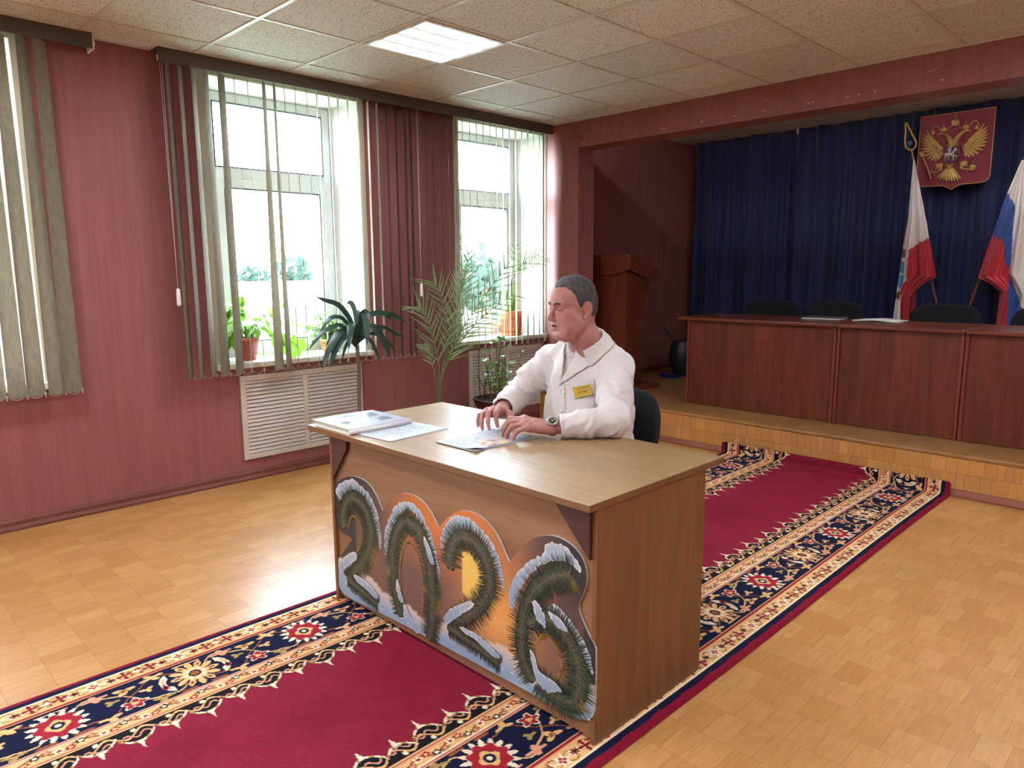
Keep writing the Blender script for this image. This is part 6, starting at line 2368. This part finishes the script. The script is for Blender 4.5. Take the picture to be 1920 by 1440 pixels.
# material slots by place: lips
cen = V[F].mean(1)
hl = Hl(cen)
mi = np.zeros(len(F), int)
lipm = (np.abs(hl[:, 0]) < 0.0225) & (hl[:, 1] < -0.085) & (((hl[:, 2] < -0.0525 - 0.004 * np.abs(hl[:, 0] / 0.022) ** 2 * 2) & (hl[:, 2] > -0.0775 + 0.012 * (hl[:, 0] / 0.022) ** 2)))
mi[lipm] = 1
inm = (np.abs(hl[:, 0]) < 0.0165) & (np.abs(hl[:, 2] + 0.0640) < 0.0032) & (hl[:, 1] > -0.0985) & (hl[:, 1] < -0.084)
mi[inm] = 2
person = np_mesh('person', V, F, [M_skin, M_lip, M_mouth], None, ploc, mi)
tag(person, 'man in a white coat seated behind the desk, both hands on papers', 'person')


def child(mb, name, mat, par=person, **k):
    return mb.build(name, mat, par, **k)


def npchild(name, V, F, mat, par=person):
    off = np.zeros(3)
    q = par
    while q is not None:
        off += np.array(q.location)
        q = q.parent
    o = np_mesh(name, V - off, F, mat, par)
    return o


# hair: a cap over the skull, cut along the hairline
ha = Field()
ha.ell(H(0, 0.014, 0.045), [v * HS for v in (0.0795, 0.0968, 0.0872)], RH, 0.01)
ha.ell(H(0, 0.042, -0.002), [v * HS for v in (0.0738, 0.0672, 0.073)], RH, 0.03)


def hairline(P):
    q = Hl(P)
    x, y, z = q.T
    ay = np.interp(y, [-0.105, -0.085, -0.062, -0.045, -0.030, -0.018, -0.004, 0.012, 0.030, 0.045, 0.070, 0.130],
                   [0.084, 0.080, 0.080, 0.066, 0.040, 0.004, -0.014, 0.026, 0.030, -0.030, -0.060, -0.062])
    fr = np.interp(np.abs(x), [0, 0.02, 0.045, 0.07], [0.080, 0.083, 0.094, 0.085])
    ay = np.where(y < -0.058, fr, ay)
    ay = ay + 0.0022 * np.sin(x * 520 + 3 * np.sin(y * 210)) + 0.0018 * np.sin(y * 640 + z * 90)
    return (ay - z) * HS * 0.6


ha.half(hairline, 0.006, 'i')
ha.half(lambda P: -0.0012 * (np.sin(P[:, 0] * 900) + np.sin(P[:, 1] * 800 + P[:, 2] * 300)) - 1.0, 0.001, 'i')
Vh, Fh = nets(ha, HC - 0.15, HC + 0.17, 0.0032, 20)
dl = Hl(Vh)
jit = np.array([fnoise((p[0] * 60, p[1] * 60, p[2] * 22)) for p in dl]) * 0.0028
nrm_ = dl / np.linalg.norm(dl, axis=1)[:, None]
Vh = Vh + (nrm_ @ RH.T) * jit[:, None]
npchild('hair', Vh, Fh, M_hair)
for s in (-1, 1):
    m = MB()
    pts = [H(*p) for p in ((0.012 * s, -0.1000, 0.0235), (0.024 * s, -0.0985, 0.0285), (0.038 * s, -0.0900, 0.0285), (0.050 * s, -0.0765, 0.0230))]
    P = smooth_path(pts, 6)
    m.tube([tuple(map(float, p)) for p in P], [0.0022 + 0.0022 * math.sin(PI * min(1, i / len(P) + 0.15)) for i in range(len(P))], 6)
    child(m, 'eyebrow', M_brow)
    m = MB()
    m.ball(H(0.0320 * s, -0.0742, -0.0006), 0.0118 * HS, 16)
    ey = child(m, 'eyeball', M_eye)
    m = MB()
    m.ball(H(0.0320 * s - 0.002, -0.0846, -0.0012), (0.0052 * HS, 0.0022, 0.0052 * HS), 12)
    child(m, 'iris', M_iris, ey)
    m = MB()
    P = smooth_path([H(*q) for q in ((0.0195 * s, -0.0835, 0.0006), (0.026 * s, -0.0885, 0.0020), (0.033 * s, -0.0895, 0.0020), (0.040 * s, -0.0870, 0.0006), (0.0460 * s, -0.0805, -0.0018))], 5)
    m.tube([tuple(map(float, q)) for q in P], [0.0007 + 0.0008 * math.sin(PI * i / (len(P) - 1)) for i in range(len(P))], 6)
    child(m, 'eyelash', M_brow)

# --- lab coat
co = Field()
co.ell((2.678, -2.628, 0.93), (0.195, 0.150, 0.165), None, 0.05)
co.ell((2.678, -2.632, 0.76), (0.208, 0.180, 0.19), None, 0.08)
co.ell((2.678, -2.585, 0.60), (0.212, 0.165, 0.15), None, 0.06)
co.chain([(2.69, -2.65, 1.075), (2.695, -2.685, 1.10)], [0.085, 0.078], 0.05)
for S_ in (SHL, SHR):
    co.cap((2.69 + 0.25 * (S_[0] - 2.69), -2.64, 1.048), S_ + np.array((0, 0, 0.008)), 0.072, 0.068, 0.05)
core_ops = list(co.ops)
sleeves = []
for S_, El, Wr, f1_ in ((SHL, ELL, WRL, 0.85), (SHR, ELR, WRR, 0.86)):
    cuff = El + (Wr - El) * f1_
    mid = El + (Wr - El) * 0.45
    sleeves.append((S_, El, cuff))
    co.chain([S_, S_ * 0.5 + El * 0.5, El], [0.074, 0.069, 0.060], 0.025)
    co.chain([El, mid, cuff], [0.060, 0.055, 0.048], 0.02)
    ax = (Wr - El) / np.linalg.norm(Wr - El)

    def cut(P, c=cuff, a=ax):
        # hollow cuff: remove everything past the cuff line near the wrist
        t = (P - c) @ a
        r = np.linalg.norm(P - c - t[:, None] * a, axis=1)
        return np.maximum(0.004 - t, r - 0.085)
    co.half(cut, 0.003, 's')
    bore = np.array(cuff)
    co.cap(bore - ax * 0.030, bore + ax * 0.03, 0.0405, 0.0405, 0.003, 's')
closed_ops = list(co.ops)
# front opening down to the first button
VB = np.array((2.6604, -2.7850, 0.9335))
VR = np.array((2.6960, -2.7350, 1.0814))
VL = np.array((2.6127, -2.7350, 1.0755))


def vee(P):
    a = (VR - VB)[[0, 2]]
    b_ = (VL - VB)[[0, 2]]
    q = P[:, [0, 2]] - VB[[0, 2]]
    na = np.array((a[1], -a[0])) / np.linalg.norm(a)
    nb_ = np.array((-b_[1], b_[0])) / np.linalg.norm(b_)
    return np.maximum(np.maximum(q @ na, q @ nb_), P[:, 1] + 2.66)


co.half(vee, 0.004, 's')
NB = [H(0.0, 0.026, -0.040), H(0.002, 0.050, -0.120), H(0.004, 0.070, -0.175)]
co.chain(NB, [0.074, 0.074, 0.070], 0.004, 's')
co.cap(H(0, -0.03, -0.155), H(0, -0.075, -0.190), 0.058, 0.030, 0.006, 's')
co.half(lambda P: 0.50 - P[:, 2], 0.003, 'i')
Vc, Fc = nets(co, (2.20, -3.18, 0.46), (3.12, -2.34, 1.28), 0.0042, 20)


def folds(V, F):
    """cloth folds: rings and diagonals round the sleeves, long drapes on the trunk"""
    n = np.zeros_like(V)
    fn = np.cross(V[F[:, 2]] - V[F[:, 0]], V[F[:, 3]] - V[F[:, 1]])
    for k in range(4):
        np.add.at(n, F[:, k], fn)
    n /= np.linalg.norm(n, axis=1)[:, None] + 1e-12
    disp = np.zeros(len(V))
    out = np.zeros(len(V))
    for S_, El, cuff in sleeves:
        for A, B, amp, lo_ in ((S_, El, 0.0088, 0.10), (El, cuff, 0.0070, -0.1)):
            ab = B - A
            L_ = np.linalg.norm(ab)
            a = ab / L_
            t = (V - A) @ a / L_
            rv = V - A - np.clip(t, 0, 1)[:, None] * ab
            r = np.linalg.norm(rv, axis=1)
            w = np.clip(1 - (r - 0.075) / 0.03, 0, 1) * np.clip((t - lo_) / 0.2, 0, 1) * np.clip((1.15 - t) / 0.2, 0, 1)
            e1 = np.cross(a, (0.3, 0.2, 0.9))
            e1 /= np.linalg.norm(e1)
            e2 = np.cross(a, e1)
            ph = np.arctan2(rv @ e1, rv @ e2)
            nz = np.array([fnoise(p * 11) for p in V[w > 0]])
            q = np.zeros(len(V))
            tt = t[w > 0] * L_
            pp_ = ph[w > 0]
            w1 = np.sin(tt * 100 + 2.6 * np.sin(pp_ + tt * 6) + nz * 5.5)
            w2 = 1.0 - 2.0 * np.abs(np.sin(tt * 62 - 1.5 * pp_ + nz * 4.5)) ** 0.7
            wave = 0.55 * w1 + 0.75 * w2
            near = 0.55 + 0.6 * np.exp(-((t[w > 0] - (1.0 if lo_ > 0 else 0.0)) / 0.30) ** 2)
            q[w > 0] = wave * near * amp * (0.55 + 0.9 * np.abs(nz))
            disp = np.where(w > out, disp * (1 - w) + q * w, disp)
            out = np.maximum(out, w)
    tr = out < 1
    P = V[tr]
    a1 = np.array([fnoise((p[0] * 16 + 2 * p[2], p[1] * 16, p[2] * 4.5)) for p in P])
    a2 = np.array([fnoise((p[0] * 13 + p[2] * 6, p[1] * 13, p[2] * 5 + 5)) for p in P])
    back = np.clip((P[:, 1] + 2.62) / 0.1, 0, 1) * np.clip((0.92 - P[:, 2]) / 0.15, 0, 1) * np.clip((P[:, 0] - 2.72) / 0.08, 0, 1)
    a3 = np.sin(P[:, 2] * 105 + 9 * np.array([fnoise(p * 12) for p in P]))
    disp[tr] += (1 - out[tr]) * (0.0095 * a1 + 0.026 * (0.20 - np.abs(a2)) + back * 0.006 * a3)
    return V + n * disp[:, None]


Vf = folds(Vc, Fc)
lowm = (Vf[:, 2] < DZ + 0.004) & (Vf[:, 1] < -2.825)
Vf[lowm, 2] = DZ + 0.004                                  # sleeves rest flat on the desk top
coat = npchild('lab_coat', Vf, Fc, M_coat)
cl = Field()
cl.ops = closed_ops
Vq, Fq = nets(cl, (2.20, -3.18, 0.46), (3.12, -2.34, 1.28), 0.007, 20)
Vq = folds(Vq, Fq)
bvh = BVHTree.FromPolygons([tuple(v) for v in Vq], [tuple(int(i) for i in f) for f in Fq])


def drape(poly, off, name, mat, par, thick=0.0016, step=0.006, lift=None):
    """flat cloth piece laid on the front of the coat (polygon in x,z)"""
    vv = [Vector(p) for p in poly]
    n_ = len(vv)
    dense = []
    for i in range(n_):
        a, b_ = vv[i], vv[(i + 1) % n_]
        k = max(1, int((b_ - a).length / step))
        dense += [a.lerp(b_, j / k) for j in range(k)]
    n_ = len(dense)
    pl = [(p.x, p.y) for p in dense]
    ins = []
    for a in np.arange(min(p[0] for p in pl), max(p[0] for p in pl), step):
        for c in np.arange(min(p[1] for p in pl), max(p[1] for p in pl), step):
            if inside(a, c, pl):
                ins.append(Vector((a, c)))
    v2, _, f2_, _, _, _ = mgeo.delaunay_2d_cdt(dense + ins, [(i, (i + 1) % n_) for i in range(n_)], [], 1, 1e-6)
    out_ = []
    lasty = -2.76
    for p in v2:
        h = bvh.ray_cast(Vector((p.x, -3.4, p.y)), Vector((0, 1, 0)), 0.75)
        y = h[0].y if h[0] is not None else lasty
        if h[0] is not None:
            lasty = y
        e = off
        if lift:
            e = off * lift(p.x, p.y)
        out_.append((p.x, y - e, p.y))
    mb = MB()
    mb.add(out_, [tuple(f) for f in f2_], 0, True)
    return mb.build(name, mat, par, solid=thick)


def px(*a):
    return [(q[0], q[2]) for q in a]


# shirt inside the opening
shf = Field()
shf.ops = list(core_ops)
Vs, Fs = nets(shf, (2.40, -2.90, 0.70), (2.95, -2.40, 1.20), 0.007, 20)
ctr = np.array((2.685, -2.64, 0.92))
keep_ops = Field()
keep_ops.ell((2.680, -2.632, 0.925), (0.186, 0.139, 0.158), None, 0.05)
keep_ops.ell((2.680, -2.632, 0.76), (0.196, 0.166, 0.16), None, 0.08)
keep_ops.chain([(2.69, -2.655, 1.06), (2.695, -2.685, 1.085)], [0.080, 0.072], 0.05)
keep_ops.chain(NB, [0.0665, 0.0665, 0.064], 0.004, 's')
keep_ops.cap(H(0, -0.03, -0.155), H(0.000, -0.070, -0.185), 0.046, 0.018, 0.006, 's')
keep_ops.half(lambda P: 0.66 - P[:, 2], 0.003, 'i')
Vs, Fs = nets(keep_ops, (2.42, -2.92, 0.62), (2.96, -2.42, 1.20), 0.0048, 20)
shirt = npchild('shirt', Vs, Fs, M_shirt)

LL = drape(px((2.7736, -2.7350, 1.0758), (2.7545, -2.7600, 1.0631), (2.7947, -2.7810, 1.0308), (2.7329, -2.7810, 0.9765), (2.6509, -2.7810, 0.9206), (2.6420, -2.7810, 0.9104), (2.6627, -2.7810, 0.9492), (2.6919, -2.7810, 1.0086), (2.7085, -2.7600, 1.0731), (2.7219, -2.7350, 1.1056), (2.7568, -2.7220, 1.1158)), 0.0075, 'lapel', M_coat, coat)
RL = drape(px((2.5644, -2.7220, 1.0734), (2.5388, -2.7350, 1.0305), (2.5739, -2.7600, 1.0054), (2.6144, -2.7810, 0.9696), (2.6449, -2.7810, 0.9314), (2.6599, -2.7810, 0.9284), (2.6626, -2.7810, 0.9697), (2.6409, -2.7600, 1.0340), (2.6127, -2.7350, 1.0801), (2.5797, -2.7220, 1.1000)), 0.0075, 'lapel', M_coat, coat)
# coat collar standing round the neck and folding over
cb = MB()
NC = H(0.002, 0.050, -0.120)
NC2 = H(0.004, 0.080, -0.185)
axis_n = (NC - NC2) / np.linalg.norm(NC - NC2)
ux = RH @ np.array((1.0, 0, 0))
uy = np.cross(axis_n, ux)
uy /= np.linalg.norm(uy)
if uy[1] < 0:
    uy = -uy
nth = 40


def coll(i, j):
    a = R(-138 + 276 * i / nth)                 # zero at the nape
    fr_ = abs(a) / R(138)
    rows = [(0.0715, -0.055 - 0.02 * fr_), (0.0735, 0.000 - 0.010 * fr_), (0.0760, 0.008 - 0.012 * fr_), (0.0815, 0.004 - 0.016 * fr_), (0.090, -0.020 - 0.020 * fr_), (0.100 + 0.008 * fr_, -0.048 - 0.022 * fr_)]
    r, zz_ = rows[j]
    cen_ = NC + (NC2 - NC) * 0.32
    p = cen_ + (ux * math.sin(a) * r + uy * math.cos(a) * (r + 0.006)) + axis_n * zz_
    if j >= 4:
        loc_, nn_, _, dd_ = bvh.find_nearest(Vector(p))
        if loc_ is not None:
            q_ = Vector(p)
            e = loc_ + nn_ * (0.007 if j == 4 else 0.0055)
            p = np.array(q_.lerp(e, 1.0 if j == 5 else 0.55))
    return tuple(p)


cb.grid(coll, nth, 5)
cb.build('collar', M_coat, coat, solid=0.0022, sub=1)
# shirt collar wings
for s in (-1, 1):
    sc2 = MB()
    def scol(i, j, s=s):
        a = R(60 + 92 * i / 12) * s
        r = 0.0645 + 0.006 * j
        z_ = -0.030 - 0.030 * (i / 12) - 0.026 * j * (0.5 + 0.5 * i / 12)
        cen_ = NC + (NC2 - NC) * 0.25
        return tuple(cen_ + ux * math.sin(a) * r + uy * math.cos(a) * (r + 0.004) + axis_n * z_)
    sc2.grid(scol, 12, 1)
    sc2.build('shirt_collar', M_shirt, shirt, solid=0.0018)
# breast pocket, badge and buttons
drape(px((2.7199, -2.7720, 0.9382), (2.8057, -2.7520, 0.9583), (2.8159, -2.7520, 0.8369), (2.7327, -2.7720, 0.8128)), 0.0032, 'breast_pocket', M_coat, coat, 0.001)
bg2 = MB()
q4 = [np.array(v) for v in ((2.7197, -2.7750, 0.9171), (2.8067, -2.7650, 0.9388), (2.8212, -2.7650, 0.8995), (2.7376, -2.7750, 0.8706))]
c4 = sum(q4) / 4
h_ = bvh.ray_cast(Vector((c4[0], -3.4, c4[2])), Vector((0, 1, 0)), 0.8)
ysh = (h_[0].y - 0.016) - c4[1]
q4 = [v + np.array((0, ysh, 0)) for v in q4]
nb2 = np.cross(q4[1] - q4[0], q4[3] - q4[0])
nb2 /= np.linalg.norm(nb2)
if nb2[1] > 0:
    nb2 = -nb2
back4 = [v - nb2 * 0.003 for v in q4]
bg2.add([tuple(v) for v in q4 + back4], [(0, 1, 2, 3), (7, 6, 5, 4), (0, 4, 5, 1), (1, 5, 6, 2), (2, 6, 7, 3), (3, 7, 4, 0)])
M_badge = plain('yellow_badge', (196, 160, 48), 0.3, var=0.05)
badge = bg2.build('name_badge', M_badge, person)
badge['label'] = 'yellow rectangular name badge'
tx = MB()


def bpt(u, v, e=0.0006):
    p = (q4[0] * (1 - u) + q4[1] * u) * (1 - v) + (q4[3] * (1 - u) + q4[2] * u) * v
    return tuple(p + nb2 * e)


for v, u0, u1, w_ in ((0.16, 0.30, 0.92, 0.018), (0.26, 0.20, 0.86, 0.018), (0.52, 0.18, 0.84, 0.03), (0.62, 0.22, 0.70, 0.02)):
    tx.add([bpt(u0, v - w_), bpt(u1, v - w_), bpt(u1, v + w_), bpt(u0, v + w_)], [(0, 1, 2, 3)])
tx.build('badge_line', plain('badge_print', (120, 88, 30), 0.5), badge)
for z_px in ((1048, 738), (1046, 775)):
    pass
btn = MB()
for q in ((2.6764, -2.8200, 0.8917), (2.6709, -2.8200, 0.8114)):
    h_ = bvh.ray_cast(Vector((q[0], -3.4, q[2])), Vector((0, 1, 0)), 0.8)
    if h_[0] is not None:
        mb = MB()
        mb.ball((q[0], h_[0].y - 0.004, q[2]), (0.007, 0.0025, 0.007), 12)
        mb.build('button', M_white, coat)
drape(px((2.6617, -2.8000, 0.9171), (2.6735, -2.8000, 0.9230), (2.7038, -2.8200, 0.7749), (2.6919, -2.8200, 0.7732)), 0.0025, 'placket', M_coat, coat, 0.001)

# trousers and shoes
tf = Field()
tf.ell((2.675, -2.575, 0.575), (0.190, 0.155, 0.105), None, 0.05)
for hx, kx in ((2.59, 2.555), (2.76, 2.80)):
    tf.chain([(hx, -2.56, 0.55), (kx, -2.99, 0.545), (kx, -2.965, 0.11)], [0.094, 0.072, 0.062], 0.02)
tf.half(lambda P: 0.085 - P[:, 2], 0.004, 'i')
Vt, Ft = nets(tf, (2.40, -3.12, 0.05), (2.96, -2.38, 0.72), 0.010, 20)
npchild('trousers', Vt, Ft, M_trous)
for kx in (2.555, 2.80):
    sh_ = Field()
    sh_.chain([(kx, -2.925, 0.058), (kx, -3.02, 0.055), (kx, -3.12, 0.045)], [0.040, 0.042, 0.034], 0.03)
    sh_.half(lambda P: 0.0125 - P[:, 2], 0.003, 'i')
    Vt, Ft = nets(sh_, (kx - 0.08, -3.20, -0.01), (kx + 0.08, -2.85, 0.13), 0.007, 20)
    npchild('shoe', Vt, Ft, M_shoe)

# finger nails
M_nail = plain('finger_nail', (206, 158, 146), 0.3)
for nails in (nl, nr):
    for p, v, u, r in nails:
        u = u / (np.linalg.norm(u) + 1e-9)
        w_ = np.cross(v, u)
        M3 = Matrix((tuple(w_), tuple(v), tuple(u))).transposed()
        mb = MB()
        mb.ball(p + u * r * 0.72 + v * r * 0.3, (r * 0.62, r * 0.85, r * 0.36), 10, M=M3)
        mb.build('finger_nail', M_nail, person)

# wristwatch on the left wrist
ax = (WRL - ELL) / np.linalg.norm(WRL - ELL)
wc = WRL - ax * 0.004
upw = np.array((0.42, -0.52, 0.74))
upw = upw - ax * (upw @ ax)
upw /= np.linalg.norm(upw)
sd_ = np.cross(ax, upw)
Mw = Matrix((tuple(ax), tuple(sd_), tuple(upw))).transposed()
wt = MB()
ring = []
for i in range(33):
    a = 2 * PI * i / 32
    ring.append(wc + (sd_ * math.sin(a) * 0.0335 + upw * math.cos(a) * 0.0315))
wt.grid(lambda i, j: tuple(ring[i] + ax * (-0.010 + 0.020 * j)), 32, 1)
watch = wt.build('wristwatch', plain('black_watch_strap', (26, 28, 34), 0.5), person, solid=0.003)
watch['label'] = 'steel wristwatch with dark dial on a black strap'
wf_ = wc + upw * 0.0335


def wl(prof, name, mat, n=28, par=watch):
    mb = MB()
    M4 = Matrix.Translation(Vector(wf_)) @ Mw.to_4x4()
    mb.lathe(prof, 0, 0, n, M=M4, cap=False)
    return mb.build(name, mat, par)


wl([(0.001, -0.004), (0.0195, -0.004), (0.0215, -0.001), (0.0215, 0.004), (0.0195, 0.0072), (0.0165, 0.0072), (0.0160, 0.0055)], 'watch_case', M_steel)
wl([(0.0005, 0.0056), (0.0163, 0.0056)], 'watch_dial', plain('dark_dial', (30, 32, 34), 0.2))
tk = MB()
M4 = Matrix.Translation(Vector(wf_)) @ Mw.to_4x4()
for k in range(12):
    Mk = M4 @ Matrix.Rotation(k * PI / 6, 4, 'Z')
    tk.box(0.0108, 0.0150, -0.0009, 0.0009, 0.0058, 0.0064, M=Mk)
for a, l_, w_ in ((0.6, 0.0075, 0.0009), (2.5, 0.0115, 0.0007)):
    Mk = M4 @ Matrix.Rotation(a, 4, 'Z')
    tk.box(-0.001, l_, -w_, w_, 0.0062, 0.0068, M=Mk)
tk.ball(tuple(M4 @ Vector((0, 0, 0.006))), 0.0024, 8)
tk.build('watch_marker', plain('watch_lume', (230, 230, 220), 0.3), watch)

# ------------------------------------------------------------------ daylight and exposure
w = bpy.data.worlds.new('sky')
SC.world = w
w.use_nodes = True
nt = w.node_tree
bg = nt.nodes['Background']
tc = N(nt, 'ShaderNodeTexCoord')
sp = N(nt, 'ShaderNodeSeparateXYZ')
nt.links.new(tc.outputs['Generated'], sp.inputs[0])
rp = N(nt, 'ShaderNodeValToRGB')
rp.color_ramp.elements[0].position = 0.0
rp.color_ramp.elements[0].color = (*lin((234, 242, 250)), 1)
rp.color_ramp.elements[1].position = 0.8
rp.color_ramp.elements[1].color = (*lin((198, 222, 252)), 1)
nt.links.new(sp.outputs['Z'], rp.inputs['Fac'])
nt.links.new(rp.outputs['Color'], bg.inputs['Color'])
bg.inputs['Strength'].default_value = SKY
SC.view_settings.view_transform = 'Standard'
SC.view_settings.look = 'None'
SC.view_settings.gamma = 1.0
SC.view_settings.use_curve_mapping = False
SC.view_settings.exposure = EXPO
for n, (y0, y1) in enumerate(WINS):      # sampling portals in the window openings
    ld = bpy.data.lights.new('window_portal', 'AREA')
    ld.shape = 'RECTANGLE'
    ld.size, ld.size_y = y1 - y0, WZ1 - WZ0
    ld.cycles.is_portal = True
    lo = bpy.data.objects.new('window_portal', ld)
    lo.matrix_world = Matrix(((0, 0, -1, -0.36), (1, 0, 0, (y0 + y1) / 2), (0, -1, 0, (WZ0 + WZ1) / 2), (0, 0, 0, 1)))
    COL.objects.link(lo)
